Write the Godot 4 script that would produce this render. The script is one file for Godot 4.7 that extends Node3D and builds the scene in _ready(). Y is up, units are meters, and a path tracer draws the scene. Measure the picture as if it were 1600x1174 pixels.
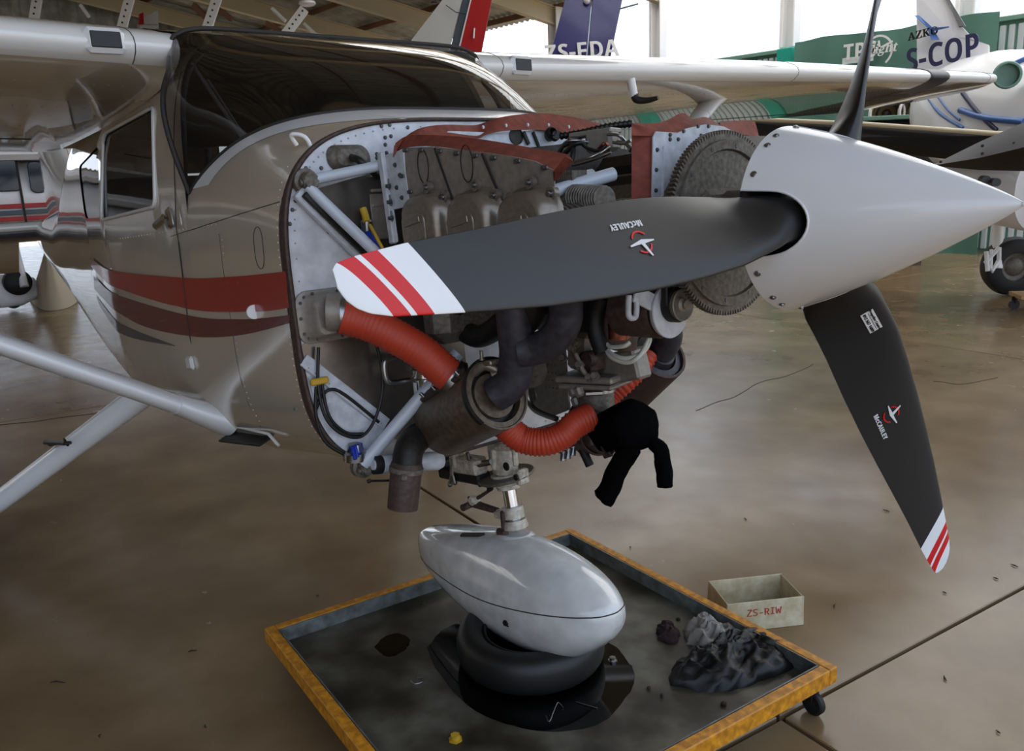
extends Node3D

# World: y up, metres. Floor at y = 0. The aircraft's own axes (x forward, z to its right side) are those of its root node.
var M := {}
var taken := {}
var rng := RandomNumberGenerator.new()
var plane: Node3D


func _ready():
	rng.seed = 7
	# ---- camera
	var cam := Camera3D.new()
	cam.name = "camera"
	cam.transform = Transform3D(Basis(Vector3(0.64368, -0.03738, -0.76438), Vector3(-0.15701, 0.97111, -0.17971), Vector3(0.74901, 0.23569, 0.61922)), Vector3(1.7348, 1.4627, 1.4653))
	cam.fov = 47.546
	cam.near = 0.05
	cam.far = 400.0
	add_child(cam)
	cam.current = true
	# ---- sky, exposure
	var env := Environment.new()
	env.background_mode = Environment.BG_SKY
	var sky := Sky.new()
	var sm := ProceduralSkyMaterial.new()
	sm.sky_top_color = Color(0.78, 0.86, 0.98)
	sm.sky_horizon_color = Color(0.94, 0.97, 1.0)
	sm.ground_bottom_color = Color(0.55, 0.53, 0.5)
	sm.ground_horizon_color = Color(0.8, 0.79, 0.77)
	sm.sky_energy_multiplier = 1.0
	sky.sky_material = sm
	env.sky = sky
	env.background_energy_multiplier = 1.95
	env.tonemap_mode = Environment.TONE_MAPPER_LINEAR
	env.tonemap_exposure = 1.0
	env.sdfgi_enabled = true
	env.ssao_enabled = true
	env.ssil_enabled = true
	var sun := DirectionalLight3D.new()
	sun.name = "sun"
	sun.light_color = Color(1.0, 0.97, 0.92)
	sun.light_energy = 5.0
	sun.light_angular_distance = 0.5
	sun.shadow_enabled = true
	add_child(sun)
	sun.look_at_from_position(Vector3(1, 9, 5), Vector3.ZERO)
	var we := WorldEnvironment.new()
	we.name = "world_environment"
	we.environment = env
	add_child(we)
	# ---- scene
	make_materials()
	make_hangar()
	make_airplane()
	make_engine()
	make_propeller()
	make_nose_gear()
	make_tray()
	make_background_planes()


# ------------------------------------------------------------------ shapes
class Sh:
	var st := SurfaceTool.new()
	var g := 0

	func _init():
		st.begin(Mesh.PRIMITIVE_TRIANGLES)

	func tri(a: Vector3, b: Vector3, c: Vector3):
		st.add_vertex(a)
		st.add_vertex(b)
		st.add_vertex(c)

	func flat():
		st.set_smooth_group(-1)

	func smooth(fresh := true):
		if fresh:
			g += 1
		st.set_smooth_group(g)

	func quad(a, b, c, d):
		tri(a, b, c)
		tri(a, c, d)

	func grid(rows: Array, closed := false, is_smooth := true):
		if is_smooth:
			smooth()
		else:
			flat()
		for i in rows.size() - 1:
			var p: PackedVector3Array = rows[i]
			var q: PackedVector3Array = rows[i + 1]
			var n := p.size()
			for j in (n if closed else n - 1):
				var k := (j + 1) % n
				quad(p[j], p[k], q[k], q[j])

	func fan(ring: PackedVector3Array, flip := false):
		flat()
		var c := Vector3.ZERO
		for p in ring:
			c += p
		c /= ring.size()
		for j in ring.size():
			var k := (j + 1) % ring.size()
			if flip:
				tri(c, ring[j], ring[k])
			else:
				tri(c, ring[k], ring[j])

	func loft(rows: Array, caps := true):
		grid(rows, true)
		if caps:
			fan(rows[0])
			fan(rows[-1], true)

	func box(c: Vector3, s: Vector3, b := Basis(), ch := 0.0):
		flat()
		var h := s * 0.5
		var e := minf(ch, minf(h.x, minf(h.y, h.z)) * 0.9)
		var vert := func(sx, sy, sz, ax) -> Vector3:
			var v := Vector3(sx * h.x, sy * h.y, sz * h.z)
			for k in 3:
				if k != ax:
					v[k] -= signf(v[k]) * e
			return c + b * v
		for ax in 3:
			for s1 in [-1, 1]:
				var q := []
				for uv in [[-1, -1], [1, -1], [1, 1], [-1, 1]]:
					var sg := [0, 0, 0]
					sg[ax] = s1
					sg[(ax + 1) % 3] = uv[0]
					sg[(ax + 2) % 3] = uv[1]
					q.append(vert.call(sg[0], sg[1], sg[2], ax))
				if s1 > 0:
					quad(q[0], q[3], q[2], q[1])
				else:
					quad(q[0], q[1], q[2], q[3])
		if e <= 0.0:
			return
		for ax in 3:
			var a1 := (ax + 1) % 3
			var a2 := (ax + 2) % 3
			for u in [-1, 1]:
				for w in [-1, 1]:
					var sg := [0, 0, 0]
					sg[a1] = u
					sg[a2] = w
					sg[ax] = -1
					var p0 = vert.call(sg[0], sg[1], sg[2], a1)
					var p1 = vert.call(sg[0], sg[1], sg[2], a2)
					sg[ax] = 1
					var p2 = vert.call(sg[0], sg[1], sg[2], a2)
					var p3 = vert.call(sg[0], sg[1], sg[2], a1)
					if u * w > 0:
						quad(p0, p1, p2, p3)
					else:
						quad(p0, p3, p2, p1)
		for sx in [-1, 1]:
			for sy in [-1, 1]:
				for sz in [-1, 1]:
					var a = vert.call(sx, sy, sz, 0)
					var b2 = vert.call(sx, sy, sz, 1)
					var d = vert.call(sx, sy, sz, 2)
					if sx * sy * sz > 0:
						tri(a, d, b2)
					else:
						tri(a, b2, d)

	func bar(a: Vector3, b: Vector3, w: float, t: float, up := Vector3.UP, ch := 0.0):
		var z := (b - a).normalized()
		var x := up.cross(z).normalized()
		if x.length() < 0.5:
			x = Vector3.RIGHT.cross(z).normalized()
		var y := z.cross(x)
		box((a + b) * 0.5, Vector3(w, t, a.distance_to(b)), Basis(x, y, z), ch)

	func tube(path, r, n := 12, caps := true):
		var rows := []
		var x := Vector3.ZERO
		for i in path.size():
			var t: Vector3 = (path[mini(i + 1, path.size() - 1)] - path[maxi(i - 1, 0)]).normalized()
			if i == 0:
				x = t.cross(Vector3.UP if absf(t.y) < 0.9 else Vector3.RIGHT).normalized()
			else:
				x = (x - t * x.dot(t)).normalized()
			var y := t.cross(x)
			var rr: float = r[i] if r is Array else r
			var ring := PackedVector3Array()
			for j in n:
				var a := TAU * j / n
				ring.append(path[i] + (x * cos(a) + y * sin(a)) * rr)
			rows.append(ring)
		grid(rows, true)
		if caps:
			fan(rows[0])
			fan(rows[-1], true)

	# profile: [along, radius] pairs round the axis d through o
	func lathe(o: Vector3, d: Vector3, prof: Array, n := 24, a0 := 0.0, a1 := TAU):
		d = d.normalized()
		var x := d.cross(Vector3.UP if absf(d.y) < 0.9 else Vector3.RIGHT).normalized()
		var y := d.cross(x)
		var full := absf(a1 - a0 - TAU) < 1e-4
		var m := n if full else n + 1
		var was := Vector2.ZERO
		for i in prof.size() - 1:
			var dir := (Vector2(prof[i + 1][0], prof[i + 1][1]) - Vector2(prof[i][0], prof[i][1])).normalized()
			smooth(i == 0 or was.dot(dir) < 0.8)
			was = dir
			for j in n:
				var ps := []
				for q in [[i, j], [i, j + 1], [i + 1, j + 1], [i + 1, j]]:
					var a: float = a0 + (a1 - a0) * float(q[1] % m) / n
					ps.append(o + d * prof[q[0]][0] + (x * cos(a) + y * sin(a)) * prof[q[0]][1])
				if prof[i][1] > 1e-6:
					tri(ps[0], ps[1], ps[2])
				if prof[i + 1][1] > 1e-6:
					tri(ps[0], ps[2], ps[3])

	func ball(c: Vector3, r: float, n := 10):
		var prof := []
		for i in n / 2 + 1:
			var a := PI * i / (n / 2)
			prof.append([-cos(a) * r, sin(a) * r if i > 0 and i < n / 2 else 0.0])
		smooth()
		lathe(c, Vector3.UP, prof, n)

	# flat outline in the plane of t.basis.x / y, thick along t.basis.z
	func prism(poly: PackedVector2Array, t: Transform3D, depth: float):
		flat()
		var ix := Geometry2D.triangulate_polygon(poly)
		for k in range(0, ix.size(), 3):
			var p := []
			for q in 3:
				p.append(poly[ix[k + q]])
			var a := t * Vector3(p[0].x, p[0].y, depth)
			var b := t * Vector3(p[1].x, p[1].y, depth)
			var c := t * Vector3(p[2].x, p[2].y, depth)
			if (p[1] - p[0]).cross(p[2] - p[0]) > 0:
				var w := b
				b = c
				c = w
			tri(a, b, c)
			var z := t.basis.z * depth
			tri(a - z, c - z, b - z)
		for k in poly.size():
			var a := t * Vector3(poly[k].x, poly[k].y, 0)
			var nx := poly[(k + 1) % poly.size()]
			var b := t * Vector3(nx.x, nx.y, 0)
			var z := t.basis.z * depth
			quad(a, b, b + z, a + z)

	func dome(p: Vector3, nrm: Vector3, r: float, n := 6):
		lathe(p, nrm, [[-0.2 * r, r], [0.35 * r, 0.85 * r], [0.6 * r, 0.0]], n)

	func bolt(p: Vector3, nrm: Vector3, r: float, h := 0.0):
		var hh := h if h > 0.0 else r * 0.9
		lathe(p, nrm, [[-0.3 * r, r * 1.5], [0.15 * r, r * 1.5], [0.15 * r, r], [hh, r], [hh, 0.0]], 6)

	# surface f(u, v) over a rectangle, with polygon holes cut cleanly out of it
	func surf(f: Callable, u0: float, u1: float, nu: int, v0: float, v1: float, nv: int, holes := [], keep := []):
		smooth()
		for i in nu:
			for j in nv:
				var ua := lerpf(u0, u1, float(i) / nu)
				var ub := lerpf(u0, u1, float(i + 1) / nu)
				var va := lerpf(v0, v1, float(j) / nv)
				var vb := lerpf(v0, v1, float(j + 1) / nv)
				var polys := [PackedVector2Array([Vector2(ua, va), Vector2(ub, va), Vector2(ub, vb), Vector2(ua, vb)])]
				for hole in holes:
					var nxt := []
					for p in polys:
						nxt.append_array(Geometry2D.clip_polygons(p, hole))
					polys = nxt
				for kp in keep:
					var nxt := []
					for p in polys:
						nxt.append_array(Geometry2D.intersect_polygons(p, kp))
					polys = nxt
				for p in polys:
					if p.size() < 3 or Geometry2D.is_polygon_clockwise(p) and polys.size() > 1:
						continue
					var ix := PackedInt32Array([0, 1, 2, 0, 2, 3]) if p.size() == 4 else Geometry2D.triangulate_polygon(p)
					for k in range(0, ix.size(), 3):
						var a: Vector2 = p[ix[k]]
						var b: Vector2 = p[ix[k + 1]]
						var c: Vector2 = p[ix[k + 2]]
						if (b - a).cross(c - a) < 0:
							var w := b
							b = c
							c = w
						tri(f.call(a.x, a.y), f.call(b.x, b.y), f.call(c.x, c.y))

	func done() -> ArrayMesh:
		st.index()
		st.generate_normals()
		return st.commit()


func smooth_path(pts: Array, n := 6) -> PackedVector3Array:
	var out := PackedVector3Array()
	for i in pts.size() - 1:
		var a: Vector3 = pts[maxi(i - 1, 0)]
		var b: Vector3 = pts[i]
		var c: Vector3 = pts[i + 1]
		var d: Vector3 = pts[mini(i + 2, pts.size() - 1)]
		for k in n:
			out.append(b.cubic_interpolate(c, a, d, float(k) / n))
	out.append(pts[-1])
	return out


# ------------------------------------------------------------------ nodes
func numbered(called: String) -> String:
	var n: int = taken.get(called, 0)
	taken[called] = n + 1
	return called if n == 0 else "%s_%03d" % [called, n]


func part(called: String, sh, material: Material, parent: Node3D, label := "", kind := "") -> MeshInstance3D:
	var o := MeshInstance3D.new()
	o.mesh = sh if sh is Mesh else sh.done()
	o.material_override = material
	var key := "%d/%s" % [parent.get_instance_id(), called]
	var n: int = taken.get(key, 0)
	taken[key] = n + 1
	o.name = called if n == 0 else "%s_%03d" % [called, n]
	parent.add_child(o, true)
	if label:
		o.set_meta("label", label)
	if kind:
		o.set_meta("kind", kind)
	return o


func bolts(called: String, pts: Array, n: Vector3, r: float, m: Material, parent: Node3D, h := 0.0):
	# one small fastener per place, all sharing a mesh
	var s := Sh.new()
	s.bolt(Vector3.ZERO, n, r, h)
	var mesh := s.done()
	for p in pts:
		part(called, mesh, m, parent).position = p


func tag(o: Node3D, label: String, category: String, group := "", kind := "") -> Node3D:
	o.set_meta("label", label)
	o.set_meta("category", category)
	if group:
		o.set_meta("group", group)
	if kind:
		o.set_meta("kind", kind)
	return o


func thing(called: String, label: String, category: String, at := Vector3.ZERO, turn := 0.0, group := "", kind := "") -> Node3D:
	var o := Node3D.new()
	o.name = numbered(called)
	add_child(o)
	o.position = at
	o.rotation.y = turn
	return tag(o, label, category, group, kind)


func single(called: String, sh: Sh, material: Material, label: String, category: String, group := "", kind := "") -> MeshInstance3D:
	var o := MeshInstance3D.new()
	o.mesh = sh.done()
	o.material_override = material
	o.name = numbered(called)
	add_child(o)
	tag(o, label, category, group, kind)
	return o


func words(called: String, text: String, size: float, t: Transform3D, material: Material, parent: Node3D, font := "Droid Sans", bold := true, depth := 0.0015) -> MeshInstance3D:
	var tm := TextMesh.new()
	var f := SystemFont.new()
	f.font_names = PackedStringArray([font])
	f.font_weight = 700 if bold else 400
	tm.font = f
	tm.text = text
	tm.font_size = 48
	tm.pixel_size = size / 48.0 * 1.35
	tm.depth = depth
	tm.curve_step = 2.0
	var o := part(called, tm, material, parent)
	o.transform = t
	return o


# ------------------------------------------------------------------ materials
func noise(freq: float, lo: Color, hi: Color, seed_: int, oct := 4, contrast := 0.0, bump := false, size := 512) -> NoiseTexture2D:
	var fn := FastNoiseLite.new()
	fn.noise_type = FastNoiseLite.TYPE_SIMPLEX_SMOOTH
	fn.frequency = freq
	fn.seed = seed_
	fn.fractal_octaves = oct
	var t := NoiseTexture2D.new()
	t.width = size
	t.height = size
	t.seamless = true
	t.noise = fn
	if bump:
		t.as_normal_map = true
		t.bump_strength = 4.0
	else:
		var gr := Gradient.new()
		gr.set_color(0, lo)
		gr.set_color(1, hi)
		gr.set_offset(0, contrast)
		gr.set_offset(1, 1.0 - contrast)
		t.color_ramp = gr
	return t


func mat(key: String, c: Color, rough := 0.5, metal := 0.0, coat := 0.0, coat_rough := 0.05) -> StandardMaterial3D:
	var m := StandardMaterial3D.new()
	m.resource_name = key
	m.albedo_color = c
	m.roughness = rough
	m.metallic = metal
	if coat > 0.0:
		m.clearcoat_enabled = true
		m.clearcoat = coat
		m.clearcoat_roughness = coat_rough
	m.cull_mode = BaseMaterial3D.CULL_DISABLED
	M[key] = m
	return m


func grain(m: StandardMaterial3D, t: Texture2D, scale: float, world := false):
	m.albedo_texture = t
	m.uv1_triplanar = true
	m.uv1_world_triplanar = world
	m.uv1_scale = Vector3.ONE * scale


func make_materials():
	var speck := noise(0.02, Color(0.86, 0.86, 0.86), Color(1.0, 1.0, 1.0), 3, 5, 0.1)
	var blotch := noise(0.012, Color(0.78, 0.77, 0.75), Color(1.0, 1.0, 1.0), 5, 5, 0.22)
	var grime := noise(0.03, Color(0.72, 0.68, 0.64), Color(1.0, 1.0, 1.0), 9, 6, 0.15)
	var ripple := noise(0.006, Color.BLACK, Color.WHITE, 12, 2, 0.0, true)
	var cloth := noise(0.05, Color.BLACK, Color.WHITE, 21, 3, 0.0, true)
	M.speck = speck
	mat("white_paint", Color(0.88, 0.885, 0.89), 0.3, 0.0, 0.6, 0.06)
	mat("wing_paint", Color(0.85, 0.85, 0.84), 0.15, 0.0, 1.0, 0.02)
	var bp := mat("body_paint", Color(0.78, 0.74, 0.675), 0.14, 0.22, 1.0, 0.015)
	bp.normal_enabled = true
	bp.normal_texture = ripple
	bp.normal_scale = 0.22
	bp.uv1_triplanar = true
	bp.uv1_scale = Vector3.ONE * 1.4
	M.wing_paint.normal_enabled = true
	M.wing_paint.normal_texture = ripple
	M.wing_paint.normal_scale = 0.18
	M.wing_paint.uv1_triplanar = true
	M.wing_paint.uv1_scale = Vector3.ONE * 1.2
	mat("red_paint", Color(0.62, 0.08, 0.07), 0.25, 0.0, 0.5, 0.03)
	mat("maroon_paint", Color(0.38, 0.06, 0.09), 0.25, 0.0, 0.5, 0.03)
	mat("slate_paint", Color(0.24, 0.25, 0.31), 0.25, 0.0, 0.5, 0.03)
	mat("seam", Color(0.16, 0.15, 0.14), 0.7)
	mat("rivet", Color(0.6, 0.6, 0.6), 0.45, 0.2)
	mat("screw", Color(0.36, 0.36, 0.36), 0.4, 0.6)
	grain(mat("firewall_paint", Color(0.84, 0.85, 0.87), 0.42, 0.15), speck, 1.5)
	grain(mat("gear_white", Color(0.87, 0.87, 0.86), 0.2, 0.0, 1.0, 0.03), speck, 1.2)
	mat("tube_paint", Color(0.72, 0.75, 0.79), 0.35, 0.0, 0.3, 0.2)
	grain(mat("primer", Color(0.8, 0.82, 0.85), 0.45), speck, 3.0)
	grain(mat("steel_sheet", Color(0.5, 0.47, 0.44), 0.3, 0.8), speck, 1.5)
	grain(mat("baffle_metal", Color(0.58, 0.55, 0.51), 0.45, 0.25), speck, 4.0)
	grain(mat("rocker_metal", Color(0.55, 0.51, 0.46), 0.3, 0.5), speck, 6.0)
	grain(mat("cast_metal", Color(0.47, 0.45, 0.42), 0.5, 0.3), grime, 4.0)
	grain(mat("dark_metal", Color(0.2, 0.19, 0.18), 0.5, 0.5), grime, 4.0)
	grain(mat("exhaust_steel", Color(0.27, 0.27, 0.31), 0.5, 0.25), grime, 3.0)
	grain(mat("tailpipe_steel", Color(0.33, 0.27, 0.25), 0.6, 0.25), grime, 3.5)
	grain(mat("shroud_steel", Color(0.48, 0.43, 0.37), 0.42, 0.45), grime, 3.0)
	grain(mat("silicone", Color(0.56, 0.27, 0.21), 0.75), grime, 2.0)
	mat("duct", Color(0.7, 0.23, 0.13), 0.5)
	mat("copper", Color(0.6, 0.36, 0.28), 0.25, 0.9)
	mat("chrome", Color(0.82, 0.82, 0.82), 0.12, 1.0)
	mat("steel", Color(0.6, 0.6, 0.6), 0.28, 1.0)
	grain(mat("gear_enamel", Color(0.83, 0.81, 0.76), 0.4, 0.0, 0.3, 0.2), grime, 3.0)
	mat("black_rubber", Color(0.05, 0.05, 0.05), 0.6)
	mat("black_plastic", Color(0.035, 0.035, 0.04), 0.45)
	mat("wire_white", Color(0.78, 0.78, 0.75), 0.5)
	mat("wire_black", Color(0.06, 0.06, 0.06), 0.5)
	mat("hose_blue", Color(0.08, 0.2, 0.65), 0.4)
	mat("yellow", Color(0.75, 0.6, 0.15), 0.5)
	mat("label_white", Color(0.85, 0.85, 0.85), 0.5)
	mat("blade_black", Color(0.105, 0.108, 0.112), 0.38)
	mat("blade_white", Color(0.9, 0.91, 0.92), 0.35)
	mat("blade_red", Color(0.8, 0.07, 0.08), 0.35)
	mat("cabin_lining", Color(0.42, 0.41, 0.4), 0.85)
	mat("cabin_grey", Color(0.35, 0.34, 0.33), 0.8)
	var gl := mat("glass", Color(0.1, 0.085, 0.07, 0.55), 0.02)
	gl.transparency = BaseMaterial3D.TRANSPARENCY_ALPHA
	var tg := mat("tinted_glass", Color(0.04, 0.04, 0.045, 0.93), 0.03)
	tg.transparency = BaseMaterial3D.TRANSPARENCY_ALPHA
	# ground and buildings
	var fl := mat("concrete", Color(0.58, 0.495, 0.375), 0.3)
	grain(fl, noise(0.005, Color(0.8, 0.77, 0.73), Color(1.0, 1.0, 1.0), 31, 7, 0.08, false, 1024), 0.28, true)
	fl.roughness = 1.0
	fl.roughness_texture = noise(0.012, Color(0.19, 0.19, 0.19), Color(0.28, 0.28, 0.28), 33, 6, 0.1, false, 1024)
	fl.roughness_texture_channel = BaseMaterial3D.TEXTURE_CHANNEL_RED
	fl.metallic_specular = 0.5
	mat("joint_dirt", Color(0.07, 0.06, 0.05), 0.9)
	grain(mat("apron", Color(0.3, 0.29, 0.27), 0.85), blotch, 0.3, true)
	grain(mat("sheet_grey", Color(0.76, 0.77, 0.76), 0.5, 0.1), blotch, 0.4, true)
	mat("sheet_green", Color(0.42, 0.57, 0.51), 0.5)
	var sw := mat("sheet_white", Color(0.86, 0.89, 0.9), 0.5)
	sw.backlight_enabled = true
	sw.backlight = Color(0.8, 0.8, 0.8)
	var rl := mat("unseen_roof_light", Color(0.86, 0.88, 0.88), 0.6)
	rl.backlight_enabled = true
	rl.backlight = Color(1, 1, 1)
	mat("teal_paint", Color(0.08, 0.6, 0.52), 0.4)
	mat("cream_paint", Color(0.84, 0.79, 0.68), 0.5)
	grain(mat("old_cream_paint", Color(0.86, 0.8, 0.68), 0.6), grime, 0.6, true)
	mat("rust_paint", Color(0.5, 0.36, 0.27), 0.7)
	mat("post_white", Color(0.95, 0.95, 0.95), 0.5)
	mat("dark_wall", Color(0.27, 0.24, 0.21), 0.8)
	mat("tarp_green", Color(0.3, 0.46, 0.41), 0.6)
	# tray
	grain(mat("tray_yellow", Color(0.88, 0.6, 0.12), 0.45), grime, 2.0)
	grain(mat("tray_pan", Color(0.4, 0.39, 0.34), 0.4, 0.1), noise(0.008, Color(0.42, 0.38, 0.33), Color(1, 1, 1), 41, 7, 0.12), 1.0)
	grain(mat("tray_wall", Color(0.45, 0.48, 0.48), 0.35, 0.1), grime, 1.2)
	mat("oil", Color(0.012, 0.011, 0.01), 0.04)
	var ti := mat("tire", Color(0.1, 0.1, 0.095), 0.5)
	grain(ti, grime, 3.0)
	var bc := mat("black_cloth", Color(0.05, 0.05, 0.055), 1.0)
	bc.metallic_specular = 0.05
	bc.normal_enabled = true
	bc.normal_texture = cloth
	bc.normal_scale = 0.6
	bc.uv1_triplanar = true
	bc.uv1_scale = Vector3.ONE * 6.0
	var rag := mat("black_bag", Color(0.018, 0.018, 0.018), 0.5)
	rag.normal_enabled = true
	rag.normal_texture = cloth
	rag.normal_scale = 0.2
	rag.uv1_triplanar = true
	rag.uv1_scale = Vector3.ONE * 2.5
	var pb := mat("grey_plastic", Color(0.52, 0.5, 0.47), 0.35)
	pb.normal_enabled = true
	pb.normal_texture = cloth
	pb.normal_scale = 0.2
	pb.uv1_triplanar = true
	pb.uv1_scale = Vector3.ONE * 3.0
	grain(mat("bin_plastic", Color(0.82, 0.79, 0.69), 0.5), noise(0.02, Color(0.86, 0.83, 0.75), Color(1, 1, 1), 51, 6, 0.1), 2.0)
	mat("pen_red", Color(0.72, 0.25, 0.16), 0.7)
	mat("maroon_cloth", Color(0.16, 0.07, 0.08), 0.9)
	mat("wood", Color(0.72, 0.58, 0.38), 0.7)
	mat("navy_paint", Color(0.13, 0.12, 0.38), 0.35, 0.0, 0.4, 0.1)
	mat("fin_grey", Color(0.76, 0.76, 0.75), 0.4)
	mat("fin_slate", Color(0.28, 0.32, 0.36), 0.4)
	mat("fin_red", Color(0.66, 0.09, 0.1), 0.4)
	mat("bright_white", Color(0.93, 0.93, 0.94), 0.3, 0.0, 0.4, 0.1)
	mat("blue_stripe", Color(0.3, 0.46, 0.72), 0.3)
	mat("navy_stripe", Color(0.16, 0.17, 0.32), 0.3)
	mat("boot_black", Color(0.09, 0.09, 0.1), 0.35)
	mat("boot_black_lit", Color(0.4, 0.4, 0.41), 0.35)  # boot black with the light on it put into the colour
	mat("window_dark", Color(0.08, 0.13, 0.2), 0.06)
	mat("cream_liner", Color(0.72, 0.64, 0.45), 0.6)
	mat("cloth_cream", Color(0.78, 0.73, 0.64), 0.9)
	mat("dust", Color(0.2, 0.16, 0.12), 0.9)

# ------------------------------------------------------------------ hangar
func roof_y(z: float) -> float:
	return 4.75 + 0.17 * (14.0 - absf(z - 2.0))


func make_hangar():
	# floor slabs with open joints between them
	var fl := thing("floor", "polished brown concrete hangar floor with dark joints between slabs", "floor", Vector3.ZERO, 0.0, "", "structure")
	var ang := deg_to_rad(7.5)
	var fb := Basis(Vector3.UP, -ang)
	var org := Vector3(0.625, 0, -0.345)
	var bed := Sh.new()
	bed.box(Vector3(-7, -0.12, 2), Vector3(60, 0.12, 60))
	part("joint_bed", bed, M.joint_dirt, fl)
	var su := 4.9
	var sv := 4.6
	for i in range(-6, 3):
		for j in range(-4, 4):
			var s := Sh.new()
			var c := org + fb * Vector3((i + 0.5) * su, 0, (j + 0.5) * sv)
			s.box(c + Vector3(0, -0.03, 0), Vector3(su - 0.013, 0.06, sv - 0.013), fb, 0.003)
			part("slab", s, M.concrete, fl)
	for e in [[Vector3(-1.509, 0, -4.068), Vector3(-1.466, 0, -3.615), Vector3(-1.477, 0, -3.366), Vector3(-1.39, 0, -2.958), Vector3(-1.411, 0, -2.775), Vector3(-1.368, 0, -2.542)], [Vector3(-4.379, 0.001, 0.651), Vector3(-4.303, 0, 0.465), Vector3(-4.225, 0, 0.236), Vector3(-4.127, 0, 0.065)], [Vector3(-0.418, 0, -4.485), Vector3(-0.526, 0, -4.161), Vector3(-0.666, 0, -4.128)]]:
		var cr := Sh.new()
		var path := smooth_path(e, 6)
		for i in path.size():
			path[i] += Vector3(sin(i * 12.9) * 0.012, 0, cos(i * 7.3) * 0.012)
		cr.tube(path, 0.0026, 5)
		part("crack", cr, M.joint_dirt, fl)
	var ap := Sh.new()
	ap.box(Vector3(0, -0.25, 0), Vector3(240, 0.1, 240))
	single("ground_outside", ap, M.apron, "pale concrete apron outside the hangar openings", "ground", "", "structure")

	# far side wall, along the aircraft: ribbed sheet below, open above
	var wn := thing("wall_north", "green and white ribbed sheet wall under the open bright band", "wall", Vector3.ZERO, 0.0, "", "structure")
	var back := Sh.new()
	back.box(Vector3(-7, 1.6, -12.12), Vector3(30, 3.2, 0.1))
	part("backing_sheet", back, M.sheet_green, wn)
	var rib := Sh.new()
	for k in 250:
		rib.box(Vector3(-21.9 + k * 0.12, 1.6, -12.05), Vector3(0.078, 3.1, 0.05), Basis(), 0.01)
	part("sheet_rib", rib, M.sheet_white, wn, "", "stuff")
	var rail := Sh.new()
	rail.box(Vector3(-7, 3.23, -12.08), Vector3(30, 0.07, 0.2), Basis(), 0.01)
	part("top_rail", rail, M.sheet_green, wn)
	for k in 9:
		var x := -3.97 - 2.84 * (k - 2)
		var p := thing("pillar", "", "pillar", Vector3(x, 0, -11.86), 0.0, "", "structure")
		p.set_meta("label", "painted steel column on the far wall, teal below, white above with glare put into the colour")
		p.set_meta("group", "far wall columns")
		var lo := Sh.new()
		lo.box(Vector3(0, 1.62, 0), Vector3(0.3, 3.24, 0.26), Basis(), 0.012)
		part("lower_shaft", lo, M.teal_paint, p)
		var hi := Sh.new()
		hi.box(Vector3(-0.1, 4.0, 0), Vector3(0.07, 1.5, 0.2), Basis(), 0.01)
		hi.box(Vector3(0.13, 4.0, 0), Vector3(0.03, 1.5, 0.2), Basis(), 0.005)
		hi.box(Vector3(0.02, 4.0, -0.05), Vector3(0.24, 1.5, 0.02), Basis(), 0.005)
		part("upper_shaft", hi, M.post_white, p)  # white stands for overexposed glare on the upper column

	# roof sheets, purlins, rafters
	var ro := thing("ceiling", "grey ribbed sheet roof above cream steel rafters", "roof", Vector3.ZERO, 0.0, "", "structure")
	for sgn in [-1.0, 1.0]:
		for k in 9:
			var x0 := -22.3 + 3.03 * k
			for half in 2:
				var sh := Sh.new()
				var rows := []
				for e in 2:
					var z: float = 2.0 + sgn * [0.0, 7.5, 14.6][half + e]
					var row := PackedVector3Array()
					for q in 81:
						var u := q / 80.0 * 3.03
						row.append(Vector3(x0 + u, roof_y(z) + 0.16 + 0.035 * clampf(1.8 * sin(u * TAU / 0.19), -1, 1), z))
					rows.append(row)
				sh.grid(rows, false, false)
				var clear: bool = half == 1 and (sgn < 0 and k > 3 or sgn > 0 and k < 4)  # translucent bays out of view, placed to light the far side and ceiling
				part("unseen_roof_light" if clear else "roof_sheet", sh, M.unseen_roof_light if clear else M.sheet_grey, ro, "translucent roof sheet out of view, placed to light the far side" if clear else "")
		for k in 10:
			var d := 1.0 + k * 1.45
			var z: float = 2.0 + sgn * d
			var pu := Sh.new()
			pu.box(Vector3(-8.65, roof_y(z) + 0.06, z), Vector3(27.2, 0.12, 0.05), Basis(), 0.005)
			part("purlin", pu, M.rust_paint, ro)
	for k in 10:
		var x := -3.97 - 2.84 * (k - 3)
		var rf := Sh.new()
		for sgn in [-1.0, 1.0]:
			var a := Vector3(x, roof_y(2.0) - 0.2, 2.0)
			var b := Vector3(x, roof_y(2.0 + sgn * 13.9) - 0.2, 2.0 + sgn * 13.9)
			rf.bar(a, b, 0.04, 0.34)
			rf.bar(a - Vector3(0, 0.17, 0), b - Vector3(0, 0.17, 0), 0.15, 0.025)
			rf.bar(a + Vector3(0, 0.17, 0), b + Vector3(0, 0.17, 0), 0.15, 0.025)
		var o := single("rafter", rf, M.cream_paint, "cream steel roof rafter sloping down to the far wall", "rafter", "roof rafters", "structure")
		o.name = o.name
	# slanted white braces with bolt holes under the roof
	var bpts := [[Vector3(-15.894, 4.265, -2.502), Vector3(-15.931, 4.982, -2.73)], [Vector3(-14.88, 3.946, -3.606), Vector3(-14.87, 4.682, -3.899)], [Vector3(-13.924, 3.891, -4.742), Vector3(-13.878, 4.624, -5.077)], [Vector3(-13.037, 3.818, -5.788), Vector3(-12.861, 4.327, -6.194)]]
	var where := ["leftmost, over the near wing's outer end", "second from the left, over the near wing", "third from the left, over the wing root", "rightmost, over the windscreen"]
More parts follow.
